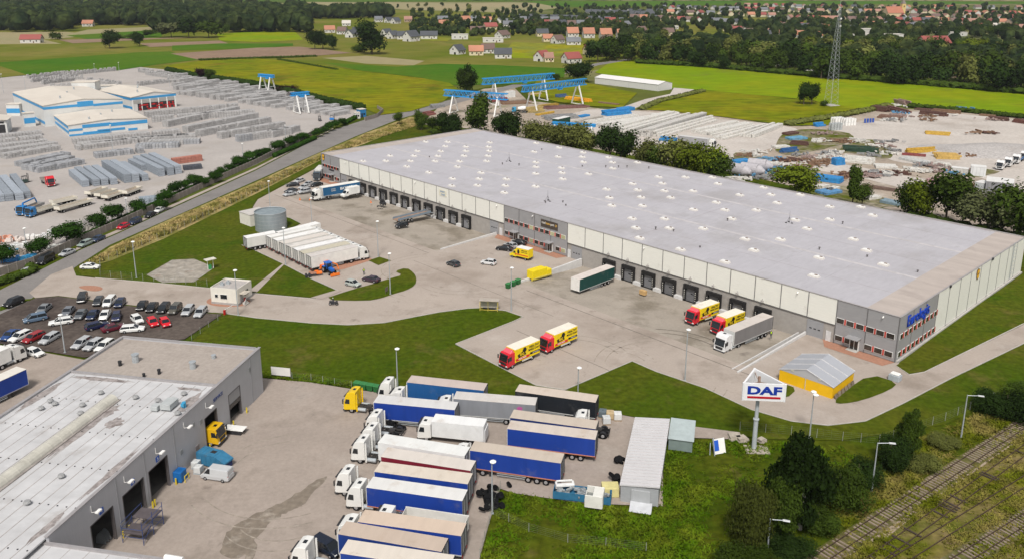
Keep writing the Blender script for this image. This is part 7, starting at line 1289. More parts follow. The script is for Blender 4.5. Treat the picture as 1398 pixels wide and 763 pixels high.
# ------------------------------------------------------------ trees
tR = random.Random(21)
def leafm(name, c, rnd=.25): return M(name, c, .9, var=.3, scale=.5, spec=.1, rnd=rnd, bump=.0)
L_DARK = leafm('leaf_dark', (.019, .036, .007)); L_MID = leafm('leaf_mid', (.037, .06, .008)); L_OLIVE = leafm('leaf_olive', (.1, .11, .028)); L_LIGHT = leafm('leaf_light', (.095, .125, .009)); L_HEDGE = leafm('leaf_hedge', (.02, .052, .006)); L_PURP = leafm('leaf_purple', (.028, .011, .014)); L_BLUE = leafm('leaf_grey_green', (.075, .085, .035))
bark = M('bark', (.12, .09, .07), .9, var=.3); birchb = M('birch_bark', (.5, .48, .44), .8, var=.4, scale=3)
def crown_mesh(b, kind, n, leaf, seed, core=True):
    r = random.Random(seed); H = 1.
    prof = {'round': (7, .34, .62, .30), 'oval': (9, .27, .58, .25), 'tall': (11, .15, .55, .18), 'birch': (15, .22, .56, .17), 'bush': (7, .42, .42, .36), 'cone': (9, .14, .5, .2), 'willow': (9, .36, .52, .3)}[kind]
    k, sp, zc, lr = prof; lobes = []
    for i in range(k):
        a = r.uniform(0, 6.28); rr = sp*sqrt(r.random()); zz = r.uniform(-1, 1)
        if kind in ('tall', 'birch'): z_ = (.16 if kind == 'birch' else .3)+(.76 if kind == 'birch' else .62)*(i+.5)/k; f = sin(pi*min(1, max(.12, (1.02-z_)/(.95 if kind == 'birch' else .8))))**.6
        elif kind == 'cone': z_ = .12+.8*i/k; f = 1.15-z_
        elif kind == 'bush': z_ = .28+.34*r.random(); f = 1
        else: z_ = zc+.26*zz; f = sqrt(max(.15, 1-zz*zz*.7))
        R0 = lr*r.uniform(.7, 1.1)*(f if kind in ('tall', 'cone', 'birch') else 1)
        lobes.append((Vector((rr*f*cos(a), rr*f*sin(a), z_)), R0))
    tot = sum(l[1]**2 for l in lobes)
    for c, R0 in lobes:
        if core:
            bm = bmesh.new(); bmesh.ops.create_icosphere(bm, subdivisions=2, radius=R0*(.62 if n < 1000 else .5))
            for v in bm.verts: v.co = v.co*(1+.45*noise.noise(v.co*(2.2/R0)+c*9)); v.co.z *= .9
            k0 = len(b.v); b.v += [tuple(v.co+c) for v in bm.verts]; b.f += [tuple(v.index+k0 for v in f.verts) for f in bm.faces]; bm.free()
        for _ in range(int(n*R0*R0/tot)):
            u = Vector((r.gauss(0, 1), r.gauss(0, 1), r.gauss(0, 1)+.15)).normalized(); nz = 1+.5*noise.noise(u*2.5+c*7)
            p = c+u*R0*nz*r.uniform(.6, 1.14)
            if p.z < .03: continue
            nn = (u+Vector((r.gauss(0, .5), r.gauss(0, .5), r.gauss(0, .5)+.35))).normalized(); t1 = nn.orthogonal().normalized(); t1.rotate(Matrix.Rotation(r.uniform(0, 6.28), 3, nn)); t2 = nn.cross(t1)
            s = leaf*r.uniform(.6, 1.4)
            if kind in ('birch', 'willow'): t2 = (t2*.4+Vector((0, 0, -1.3))).normalized(); 
            b.quad(p-t1*s, p-t2*s*1.5, p+t1*s, p+t2*s*.7)
def crown(parent, kind, m, var, near):
    n, leaf = {0: (650, .045), 1: (3000, .026), 2: (14000, .0165)}[near]
    return part(parent, 'crown', ('cr', kind, var, near), lambda b: crown_mesh(b, kind, n, leaf, hash((var*7+near*3+len(kind)*11)) % 9999), m)
def trunk_fn(kind, sc_=1.):
    def fn(b):
        b.tube((0, 0, 0), .026, (.01, 0, .35), .018, 7).tube((.01, 0, .35), .018, (0, .01, .8), .006, 6)
        for i, a in enumerate((.3, 1.9, 3.4, 4.9)): b.tube((.008, 0, .25+.07*i), .011, (.1*cos(a), .1*sin(a), .5+.06*i), .004, 5)
    return fn
def tree(p, h_, w_, kind, m, label, group, near=1, name=None, pos=None, tr=None, z=.03):
    P = pos if pos is not None else G(*p); var = tR.randrange(3)
    t = thing(name or {'bush': 'bush', 'birch': 'birch_tree', 'cone': 'conifer_tree', 'willow': 'willow_tree', 'tall': 'poplar_tree'}.get(kind, 'broadleaf_tree'), label, 'bush' if kind == 'bush' else 'tree', (*P, z), tR.uniform(0, 6.28), group)
    c = crown(t, kind, m, var, near); c.scale = (w_/(.6 if kind == 'birch' else 1. if near == 2 else .82),)*2+(h_,)
    if kind != 'bush' or near == 2: k = part(t, 'trunk', ('trk', kind == 'birch'), trunk_fn(kind), tr or (birchb if kind == 'birch' else bark)); k.scale = (min(h_, w_*1.4),)*2+(h_,)
    return t
# trees close to the camera, lower right
for p, h_, w_, kind, m, lb in (((1020, 750), 9.5, 6, 'willow', M('leaf_willow', (.06, .072, .014), .9, var=.3, scale=.5, spec=.1), 'drooping olive tree leftmost in the railway thicket'), ((1092, 722), 13.5, 8.5, 'birch', L_DARK, 'tall dark birch in the middle of the railway thicket'), ((1060, 735), 9, 6, 'birch', L_MID, 'lower birch leaning out behind the tallest one'), ((1143, 688), 6, 6.5, 'bush', L_MID, 'wide feathery bush left of the old street lamp'), ((1170, 664), 4.6, 5, 'bush', L_DARK, 'dark bush right behind the old street lamp'), ((1213, 640), 5.4, 5.2, 'bush', L_DARK, 'nearly black round bush right of the old street lamp'), ((1238, 626), 8.5, 3.6, 'birch', L_MID, 'thin birch rising behind the round black bush'), ((1115, 728), 4, 5, 'bush', L_MID, 'low bush at the foot of the dark birch'), ((1075, 755), 3.6, 5.5, 'bush', L_DARK, 'dark undergrowth bush beside the nearest street lamp'), ((1015, 775), 4, 6, 'bush', L_MID, 'bush at the lower picture edge left of the street lamp'),
   ((1372, 566), 4.6, 7.5, 'bush', L_DARK, 'big dark bush by the ring road near the picture edge'), ((1350, 560), 4, 5, 'bush', L_DARK, 'rounded dark bush left of the biggest ring road bush'), ((1400, 558), 4.5, 6, 'bush', L_MID, 'bush cut off by the right picture edge'), ((1255, 640), 3, 4, 'bush', L_OLIVE, 'small olive shrub beside the thin birch'), ((1290, 612), 2.2, 4, 'bush', L_OLIVE, 'low yellow-green shrub near the tracks'), ((1160, 690), 2.5, 3, 'bush', L_MID, 'small green shrub in front of the old street lamp')):
    tree(p, h_, w_, kind, m, lb, 'trees and bushes of the railway thicket', 2)
# trees behind the warehouse
BW = [(575, 178, 8, 6, 'oval', L_MID), (607, 186, 10, 8, 'oval', L_DARK), (622, 186, 9, 7, 'oval', L_DARK), (651, 186, 17, 12, 'oval', L_MID), (590, 183, 6, 6, 'round', L_MID), (683, 192, 10, 8, 'round', L_DARK), (702, 196, 12, 9, 'round', L_DARK), (733, 206, 10, 10, 'round', L_OLIVE), (755, 211, 11, 9, 'round', L_OLIVE), (780, 217, 12, 12, 'round', L_OLIVE), (800, 220, 9, 9, 'round', L_OLIVE), (832, 225, 12, 9, 'round', L_DARK), (848, 228, 12, 9, 'round', L_DARK), (877, 236, 10, 9, 'round', L_OLIVE), (898, 240, 9, 8, 'round', L_MID), (920, 245, 13, 11, 'round', L_OLIVE), (945, 250, 12, 10, 'round', L_LIGHT), (965, 253, 11, 9, 'round', L_LIGHT), (983, 256, 10, 9, 'round', L_MID), (1086, 268, 9, 12, 'round', L_LIGHT), (1163, 284, 12, 6.5, 'tall', L_MID), (1176, 285, 6, 6, 'round', L_MID), (1243, 300, 9, 7, 'round', L_MID), (1262, 305, 11, 9, 'round', L_LIGHT), (1290, 312, 13, 12, 'round', L_MID), (1312, 316, 9, 9, 'round', L_BLUE), (1335, 322, 10, 11, 'round', L_BLUE), (1365, 330, 11, 11, 'round', L_BLUE), (1388, 332, 14, 12, 'round', L_MID), (1410, 338, 14, 12, 'round', L_MID), (545, 172, 5, 4, 'round', L_MID)]
cnm = {'leaf_dark': 'dark green', 'leaf_mid': 'mid green', 'leaf_olive': 'olive', 'leaf_light': 'light green', 'leaf_grey_green': 'sparse grey-green', 'leaf_hedge': 'dark', 'leaf_purple': 'purple'}
for i, (x, y, h_, w_, k, m) in enumerate(BW): tree((x, y), h_*1.15, w_*1.1, k, m, '%s tree rising behind the warehouse roof, %s from the far end' % (cnm[m.name], nth(i)), 'trees behind the warehouse', 1)
# single field trees
for x, y, h_, w_, k, m, lb in ((508, 75, 31, 30, 'oval', L_DARK, 'huge dark solitary tree in the fields'), (430, 68, 18, 16, 'round', L_DARK, 'dark tree left in the clump beside the ploughed field'), (441, 67.5, 18, 14, 'round', L_DARK, 'dark tree in the middle of the clump beside the ploughed field'), (455, 68.5, 14, 12, 'round', L_DARK, 'lower tree on the right of the clump by the ploughed field'), (489, 72, 8, 10, 'bush', L_MID, 'low bush at the foot of the huge solitary tree'), (635, 127.5, 16, 12, 'oval', L_MID, 'slim solitary tree beside the blue gantry cranes'), (641, 127, 17, 9, 'oval', L_DARK, 'darker half of the tree pair beside the blue gantry cranes'), (783, 113, 13, 13, 'round', L_DARK, 'dark tree at the end of the long white shed'), (797, 114, 13, 14, 'round', L_DARK, 'broad dark tree touching the long white shed'), (756, 110, 5, 7, 'bush', L_DARK, 'small bush by the road before the white shed'), (1097, 144, 12, 9, 'round', L_DARK, 'dark bushy tree in the meadow beside the mast'), (1108, 144, 12, 7, 'round', L_DARK, 'second dark bushy tree in the meadow beside the mast'), (1124, 146, 4, 3, 'bush', L_MID, 'tiny bush at the mast footing'),
    (150, 67, 17, 18, 'round', L_DARK, 'dark solitary tree in the ploughed fields, the larger one'), (191, 64, 14, 11, 'round', L_DARK, 'dark solitary tree in the ploughed fields, the smaller one'), (80, 54, 9, 11, 'bush', L_MID, 'bush beside the red-roofed white farmhouse'), (175, 53.5, 6, 20, 'bush', L_MID, 'low hedge bush between the two field trees'), (205, 51, 9, 13, 'round', L_MID, 'small tree in front of the left wood'), (234, 51.5, 18, 26, 'round', L_BLUE, 'grey-green tree at the front of the left wood'), (258, 52, 22, 24, 'round', L_DARK, 'dark tree at the front of the left wood'), (285, 52, 20, 24, 'round', L_MID, 'mid green tree at the front of the left wood'), (305, 48, 12, 12, 'round', L_MID, 'small tree beside the light green field'),
    (404, 105+30, 5, 6, 'bush', L_PURP, 'purple-leaved bush behind the far stone stacks'), (274, 109, 7, 8, 'round', L_PURP, 'purple-leaved tree at the far edge of the paving yard'), (286, 110, 7, 7, 'round', L_MID, 'green tree beside the purple-leaved one'), (393, 127, 5, 9, 'bush', L_PURP, 'wide purple bush beside the portal crane')):
    tree((x, y), h_, w_, k, m, lb, 'solitary trees in the fields', 1 if y > 60 else 0)
# clipped trees and hedges along the yard wall
HT = [(4, 362, 3.6), (50, 350, 3.5), (92, 334, 4.6), (137, 312, 3.4), (154, 305, 3.9), (192, 292, 3.4), (226, 279, 3.4), (221, 287, 2.6), (238, 267, 3.4), (252, 259, 2.4), (266, 257, 3.3), (293, 250, 2.8), (277, 256, 2.6), (301, 242, 2.6), (313, 235, 2.4), (324, 230, 3.2), (333, 226, 2.6), (341, 222, 3), (349, 218, 2.8), (360, 214, 2.5), (367, 212, 2.2), (376, 208, 3.6), (385, 205, 3.0), (394, 201, 2.8), (403, 198, 3.0), (413, 194, 2.8), (419, 191, 2.2), (433, 188, 3.0), (443, 184, 2.6), (451, 179.5, 3), (459, 176, 2.8), (467, 173, 2.8)]
for i, (x, y, h_) in enumerate(HT): tree((x, y), h_*1.3, h_*1.6, 'round', L_HEDGE, 'round dark green clipped tree behind the slab wall, %s from the lower left' % nth(i), 'clipped trees along the yard wall', 1, name='clipped_tree')
def hedge(pts, h_, w_, m, label, z=.05, name='hedge'):
    P = [G(*p) for p in pts]; r = random.Random(len(label)); b = MB(); o0 = P[0]
    for a, c in zip(P, P[1:]):
        L = (c-a).length; n_ = max(2, int(L/(.8*w_)))
        for i in range(n_):
            p = a.lerp(c, (i+.5)/n_)-o0; bm = bmesh.new(); bmesh.ops.create_icosphere(bm, subdivisions=2, radius=1); s = Vector((r.random()*9,)*3)
            k0 = len(b.v)
            for v in bm.verts: q_ = v.co*(1+.4*noise.noise(v.co*2.2+s)); b.v.append((p[0]+q_.x*w_*.6, p[1]+q_.y*w_*.6, max(0, h_*.48+q_.z*h_*.52)))
            b.f += [tuple(v.index+k0 for v in f.verts) for f in bm.faces]; bm.free()
            for _ in range(26):
                u = Vector((r.gauss(0, 1), r.gauss(0, 1), r.gauss(0, 1))).normalized(); q_ = Vector((p[0]+u.x*w_*.66, p[1]+u.y*w_*.66, h_*.5+u.z*h_*.56)); t1 = u.orthogonal().normalized()*.12*w_; t2 = u.cross(t1); u2 = Vector((r.gauss(0, .4), r.gauss(0, .4), .3))*.15*w_; b.quad(q_-t1, q_-t2+u2, q_+t1, q_+t2-u2)
    t = tag(b.build(name, m), label, name.replace('_', ' ')); t.location = (*o0, z); return t
hedge([(374, 216), (400, 204.5), (431, 191)], 1.9, 1.5, L_HEDGE, 'dense trimmed hedge in front of the slab wall beside the road'); hedge([(107, 329), (160, 305), (233, 272), (291, 246), (350, 220), (376, 208.5)], 1.5, 1.3, L_HEDGE, 'low dark hedge strip just inside the slab wall', name='hedge'); hedge([(470, 171), (485, 163)], 2, 2, L_HEDGE, 'short trimmed hedge at the end of the slab wall'); hedge([(40, 366), (48, 372), (30, 379), (-20, 396)], 1.7, 2, L_MID, 'overgrown shrubs along the slab wall at the left edge')
hedge([(228, 98.5), (262, 106), (300, 111.5), (350, 119), (400, 130), (450, 143), (497, 152)], 4, 3.4, L_DARK, 'row of dark conifers along the far edge of the paving yard')
hedge([(590, 184), (640, 186), (720, 200), (860, 232), (1000, 260)], 3, 4, L_MID, 'continuous undergrowth along the back of the warehouse'); hedge([(1240, 304), (1300, 318), (1400, 340)], 4, 5, L_MID, 'undergrowth at the right end of the warehouse rear')
hedge([(875, 151), (900, 140), (960, 126)], 2, 4, L_OLIVE, 'scrubby hedge beside the shed track'); hedge([(1075, 172), (1120, 165), (1160, 158), (1215, 146.5)], 2.4, 4.5, L_OLIVE, 'scrubby hedge between meadow and scrap yard'); hedge([(1240, 147), (1300, 152), (1398, 162.5), (1500, 172)], 2.4, 4, L_MID, 'low hedge behind the gravel yard'); hedge([(460, 95+1), (380, 82)], 1.2, 3, L_MID, 'thin field hedge below the ploughed field'); hedge([(272, 83), (350, 80.5), (432, 78)], 1.6, 4, L_MID, 'dark hedge line between two fields')
hedge([(870, 87), (960, 92), (1060, 101), (1130, 107), (1250, 116), (1398, 129), (1500, 139)], 4, 9, L_MID, 'undergrowth at the foot of the wood behind the bright meadow')
# the belt of trees right behind the bright meadow, and the village trees: individuals
BT = []
rw = random.Random(8)
def belt(x0, x1, yf, depth, n, hmin, hmax, cols, nm, near=0):
    L = []
    for i in range(n):
        x = x0+(x1-x0)*(i+rw.random())/n; y = yf(x)-rw.random()**1.3*depth; L.append((x, y, rw.uniform(hmin, hmax), rw.choice(cols)))
    L.sort()
    for i, (x, y, h_, m) in enumerate(L): tree((x, y), h_, h_*rw.uniform(.7, .95), rw.choice(('round', 'oval', 'round')) if m is not L_BLUE else 'round', m, '%s tree, %s from left, %s' % (cnm[m.name], nth(i), nm), nm, near)
DK3 = (L_DARK, L_DARK, L_MID, L_MID, L_OLIVE)
belt(848, 1050, lambda x: 84+(x-848)*.085, 24, 52, 11, 19, DK3, 'wood behind the bright meadow, before the terraces')
belt(1060, 1400, lambda x: 104+(x-1060)*.074, 20, 66, 12, 20, DK3+(L_DARK,), 'wood behind the bright meadow, right of the mast')
belt(1080, 1400, lambda x: 82+(x-1080)*.02, 12, 36, 12, 18, (L_DARK, L_MID, L_OLIVE, L_LIGHT), 'second line of the wood below the church')
belt(810, 850, lambda x: 86, 14, 8, 12, 20, (L_DARK, L_MID), 'tree group beside the bend of the road')
belt(560, 700, lambda x: 22+(x-560)*.02, 6, 14, 10, 18, DK3, 'tree line behind the outlying farmhouses')
belt(560, 690, lambda x: 44, 5, 12, 7, 13, DK3, 'garden trees between the left farmhouses')
belt(700, 850, lambda x: 47, 8, 26, 8, 14, DK3, 'garden trees behind the four orange terraces')
belt(1120, 1400, lambda x: 52, 8, 24, 9, 15, DK3, 'garden trees around the red-roofed hall')
belt(500, 640, lambda x: 12, 2.5, 9, 9, 14, DK3, 'tree row on the stubble fields')
# far woods as masses
def woods(zone, n, hmin, hmax, m, label, seed, name='woodland'):
    r = random.Random(seed); b = MB()
    for i in range(n):
        x, y = zone(r); P = G(x, y); h_ = r.uniform(hmin, hmax); w_ = h_*r.uniform(.35, .55)
        bm = bmesh.new(); bmesh.ops.create_icosphere(bm, subdivisions=2, radius=1); s = Vector((r.random()*20, r.random()*9, 3)); k0 = len(b.v)
        for v in bm.verts: q_ = v.co*(1+.5*noise.noise(v.co*2+s)); b.v.append((P[0]+q_.x*w_, P[1]+q_.y*w_, max(0, h_*.55+q_.z*h_*.47)))
        b.f += [tuple(v.index+k0 for v in f.verts) for f in bm.faces]; bm.free()
        for _ in range(60):
            u = Vector((r.gauss(0, 1), r.gauss(0, 1), r.gauss(.3, 1))).normalized(); q_ = Vector((P[0]+u.x*w_*r.uniform(.8, 1.2), P[1]+u.y*w_*r.uniform(.8, 1.2), h_*.55+u.z*h_*r.uniform(.42, .56))); t1 = u.orthogonal(); t1.rotate(Matrix.Rotation(r.random()*6, 3, u)); t1 = t1.normalized()*h_*.055; t2 = u.cross(t1); b.quad(q_-t1, q_-t2, q_+t1, q_+t2)
    tag(b.build(name, m), label, 'wood', kind='stuff')
U = lambda r, a, c: a+(c-a)*r.random()
woodm = M('wood_foliage', (.014, .026, .01), .9, var=.6, scale=.1, col2=(.034, .046, .013), bigs=.05, world=True, spec=.1)
woods(lambda r: (lambda x: (x, U(r, 28, 45 if x < 92 else 35.5)))(U(r, -120, 225)), 240, 18, 26, woodm, 'dense dark wood filling the upper left behind the fields', 1)
woods(lambda r: (U(r, -200, 350), U(r, 5, 32)), 420, 18, 26, woodm, 'deep dark forest along the top left', 2)
woods(lambda r: (U(r, 215, 420), U(r, 14, 45)), 260, 18, 26, woodm, 'dark forest continuing towards the village', 3)
woods(lambda r: (lambda x: (x, U(r, 24-(x-400)*.03, 27-(x-400)*.015)))(U(r, 400, 534)), 90, 18, 24, woodm, 'tongue of dark forest ending at the outlying farmhouses', 4)
woods(lambda r: (U(r, 600, 1700), U(r, .3, 1.4)), 300, 14, 22, woodm, 'thin dark forest line close to the horizon', 5)
woods(lambda r: (U(r, -100, 330), U(r, -6, -1)), 300, 18, 26, woodm, 'forest line at the top left near the horizon', 6)
woods(lambda r: (U(r, 700, 1500), (lambda t: 9+40*t)(r.random())), 1100, 5, 12, woodm, 'garden trees mingled among the village houses', 7, 'village_greenery')
woods(lambda r: (U(r, 560, 870), U(r, 22, 50)), 420, 5, 10, woodm, 'garden trees and hedges around the left farmhouses', 12, 'village_greenery')
woods(lambda r: (U(r, 1000, 1500), U(r, 40, 72)), 200, 9, 15, woodm, 'garden trees between the nearer village houses', 9, 'village_greenery')
woods(lambda r: (lambda x: (x, 66+(x-850)*.05+U(r, -10, 10)))(U(r, 850, 1450)), 200, 11, 17, woodm, 'inner part of the wood between meadow and village', 10)
# weeds as ground cover near the camera
def _ln(a, c, w_):
    A, B = G(*q(3, 3, *a)), G(*q(3, 3, *c)); d = (B-A).normalized(); return (A[0], A[1], d[0], d[1], w_)
RAILX = [_ln((310, 750), (1398, 25), 1.7), _ln((600, 755), (1398, 172), 1.1), _ln((735, 759), (1398, 342), 1.), _ln((1085, 750), (1398, 552), 1.7)]
def weeds(poly, n, hmin, hmax, m, label, seed, name='tall_weeds', wdt=.13, z=.1, excl=None):
    r = random.Random(seed); P = [G(*p) for p in poly]; x0, x1 = min(p[0] for p in P), max(p[0] for p in P); y0, y1 = min(p[1] for p in P), max(p[1] for p in P); b = MB(); k = 0
    def ins(x, y):
        c = False
        for i in range(len(P)):
            (ax, ay), (bx, by) = P[i], P[i-1]
            if (ay > y) != (by > y) and x < (bx-ax)*(y-ay)/(by-ay)+ax: c = not c
        return c
    while k < n:
        x, y = U(r, x0, x1), U(r, y0, y1)
        if not ins(x, y): continue
        if excl and any(abs((x-e[0])*e[3]-(y-e[1])*e[2]) < e[4] for e in excl) and r.random() < .72: continue
        d = noise.noise(Vector((x*.12, y*.12, seed)))+.5*noise.noise(Vector((x*.5, y*.5, seed)))
        if d < r.uniform(-.6, .3): continue
        h_ = U(r, hmin, hmax)*(1+max(0, d)); k += 1
        for j in range(3):
            a = r.uniform(0, 6.28); dx, dy = cos(a)*wdt*(1+d), sin(a)*wdt*(1+d); ox, oy = r.gauss(0, .2), r.gauss(0, .2); b.quad((x-dx, y-dy, z-.02), (x+dx, y+dy, z-.02), (x+dx*.7+ox, y+dy*.7+oy, z+h_*.7), (x+ox*1.5, y+oy*1.5, z+h_))
    tag(b.build(name, m), label, 'weeds', kind='stuff')
wg1 = M('weed_green', (.06, .12, .003), .9, var=.35, scale=.35, world=True, col2=(.1, .13, .008), bigs=.25, spec=.1); wg2 = M('weed_dry', (.46, .35, .15), .95, var=.3, scale=.5, world=True, col2=(.22, .2, .05), bigs=.2, spec=.1)
weeds([(683, 672), (844, 694), (902, 690), (908, 604), (1010, 602), (1150, 610), (1190, 640), (1000, 800), (640, 850), (657, 763)], 11000, .08, .3, wg1, 'tall green weeds covering the rough ground by the metal shed', 1)
weeds([(1000, 790), (1190, 640), (1250, 600), (1398, 540), (1450, 530), (1450, 700), (1398, 800)], 12000, .08, .28, M('weed_olive', (.1, .115, .006), .9, var=.4, scale=.35, world=True, col2=(.2, .165, .045), bigs=.2, spec=.1), 'olive weeds overgrowing the railway land', 2, excl=RAILX)
weeds([(118, 362), (150, 343), (225, 308), (350, 254), (430, 217), (500, 186), (560, 164), (590, 166), (500, 194), (440, 217), (350, 262), (225, 322), (140, 358)], 14000, .3, .9, wg2, 'dry yellow tall grass between road and fence', 3, 'dry_grass', .3)
weeds([(262, 466), (300, 470), (357, 515), (480, 530), (560, 540), (540, 535), (425, 514), (357, 508)], 1500, .1, .3, wg1, 'taller grass along the lower lawn fence', 4, 'lawn_edge_grass')
# ------------------------------------------------------------ railway tracks
q3 = lambda x, y: q(3, 3, x, y)
ball = M('overgrown_ballast', (.13, .11, .05), .95, var=.35, scale=1.2, world=True, col2=(.1, .1, .03), bigs=.25, stain=((.27, .21, .16), .6, .4, .55))
patch('railway_land', [(1130, 830), (1060, 770), (1130, 745), (1398, 566), (1500, 500), (1700, 560), (1600, 1000)], M('railway_scrub', (.12, .115, .012), .95, var=.35, scale=.7, world=True, col2=(.2, .15, .07), bigs=.1, stain=[((.07, .09, .005), .8, .13, .5)], bump=.3), .06)
rust = M('rusty_rail', (.075, .048, .036), .7, .3, var=.3); slp = M('concrete_sleeper', (.22, .175, .135), .9, var=.25, rnd=.2); slw = M('wooden_sleeper', (.07, .055, .045), .9, var=.3)
for i, (a, c, m, gap, lb, bw) in enumerate(((q3(310, 750), q3(1398, 25), slp, .12, 'railway track with pale concrete sleepers closest to the thicket', 3.1), (q3(600, 755), q3(1398, 172), slw, .7, 'overgrown railway track with dark wooden sleepers', 2.2), (q3(735, 759), q3(1398, 342), slw, .97, 'almost buried railway track with bare rails', 1.6), (q3(1085, 750), q3(1398, 552), slp, .25, 'railway track with pale sleepers at the lower right corner', 3.2))):
    A, B = G(*a), G(*c); d = (B-A).normalized(); A = A-d*25; B = B+d*60; L = (B-A).length; t = thing('railway_track', lb, 'railway track', (*A, .06), atan2(d[1], d[0]), 'parallel railway tracks')
    if bw > 3: MB().box(L/2, 0, 0, L, bw, .05).build('ballast', ball, t)
    for s in (-1, 1): MB().box(L/2, s*.75, .16 if i in (0, 3) else .13, L, .08, .14).build('rail', rust, t)
    b = MB(); r = random.Random(i)
    for k in range(int(L/.68)):
        if r.random() > gap and not (gap > .3 and noise.noise(Vector((k*.06, i, 0))) < -.05): b.box(k*.68, r.uniform(-.05, .05), .04, .26, 2.5, .13, r.uniform(-.03, .03))
    b.build('sleepers', m, t)['kind'] = 'stuff'
patch('trodden_path', [(1150, 758), (1180, 740), (1240, 700), (1290, 665), (1398, 592), (1398, 596), (1294, 670), (1246, 706), (1190, 750), (1175, 765)], M('trodden_earth', (.34, .27, .2), .95, var=.15, scale=1, world=True, stain=((.13, .12, .04), .7, .4, .58)), .085)
# ------------------------------------------------------------ village
vR = random.Random(17)
hw = M('house_wall', (1, 1, 1), .8, var=.05, scale=.3, obj=True); hroof = M('house_roof_tiles', (1, 1, 1), .75, var=.12, scale=.6, obj=True)
RC = {'grey': (.16, .165, .18), 'dark grey': (.075, .08, .09), 'orange': (.42, .19, .12), 'red': (.27, .075, .065), 'brown': (.16, .105, .09), 'terracotta': (.32, .175, .135), 'pale': (.5, .47, .42)}
WC = {'white': (.56, .545, .51), 'cream': (.62, .54, .37), 'grey': (.36, .34, .32), 'brown': (.33, .25, .19)}
def house(p, L, D, He, Hr, rz, rc, wc, label, group, det=1, flat_=False):
    L *= .86; D *= .86; He *= .92; Hr *= .92
    t = thing('house' if not flat_ else 'flat_roofed_house', label, 'house', (*G(*p), .05), rz, group)
    if flat_:
        part(t, 'wall', 'hwf', lambda b: b.box(0, 0, 0, 1, 1, 1), hw, col=WC[wc], scale=(L, D, He)); part(t, 'roof', 'hrf', lambda b: b.box(0, 0, 1, 1.03, 1.03, .05), hroof, col=RC[rc], scale=(L, D, He))
    else:
        part(t, 'wall', 'hwl', lambda b: b.add([(-.5, -.5, 0), (.5, -.5, 0), (.5, .5, 0), (-.5, .5, 0), (-.5, -.5, .5), (.5, -.5, .5), (.5, .5, .5), (-.5, .5, .5), (-.5, 0, .98), (.5, 0, .98)], [(0, 1, 5, 4), (1, 2, 6, 9, 5), (2, 3, 7, 6), (3, 0, 4, 8, 7)]), hw, col=WC[wc], scale=(L, D, He+Hr))
        r_ = part(t, 'roof', 'hrl', lambda b: b.add([(-.54, -.56, .45), (.54, -.56, .45), (.54, 0, 1.0), (-.54, 0, 1.0), (.54, .56, .45), (-.54, .56, .45), (-.54, -.56, .42), (.54, -.56, .42), (.54, 0, .96), (-.54, 0, .96), (.54, .56, .42), (-.54, .56, .42)], [(0, 1, 2, 3), (3, 2, 4, 5), (6, 9, 8, 7), (9, 11, 10, 8), (0, 6, 7, 1), (4, 10, 11, 5), (1, 7, 8, 2), (2, 8, 10, 4), (0, 3, 9, 6), (3, 5, 11, 9)]), hroof, col=RC[rc], scale=(L, D, He+Hr))
        part(r_, 'chimney', 'hch', lambda b: b.box(0, 0, 0, .07, .08, .14), M('chimney_brick', (.3, .2, .16), .9), loc=(.15, .12, .84))
    if det > 1:
        for x in (-.3, .02, .32): 
            for s in (-1, 1): part(t, 'window', 'hwn', lambda b: b.box(0, 0, 0, 1.3, .12, 1.3), glass, loc=(x*L, s*D*.5, He*.35))
        for s in (-1, 1): part(t, 'gable_window', 'hgw', lambda b: b.box(0, 0, 0, .12, 1.5, 1.4), glass, loc=(s*L*.5, D*.1, He*.95)); part(t, 'patio_door', 'hgd', lambda b: b.box(0, 0, 0, .12, 2.2, 2.1), glass, loc=(s*L*.5, -D*.12, .2))
        part(t, 'entrance', 'hen', lambda b: b.box(0, 0, 0, 1.1, .14, 2.1), M('door_brown', (.15, .08, .05), .6), loc=(L*.17, -D*.5, .05))
t0_ = lambda x, y: q(1, 0, x, y)
t2_ = lambda x, y: q(2, 0, x, y)
t3_ = lambda x, y: q(3, 0, x, y)
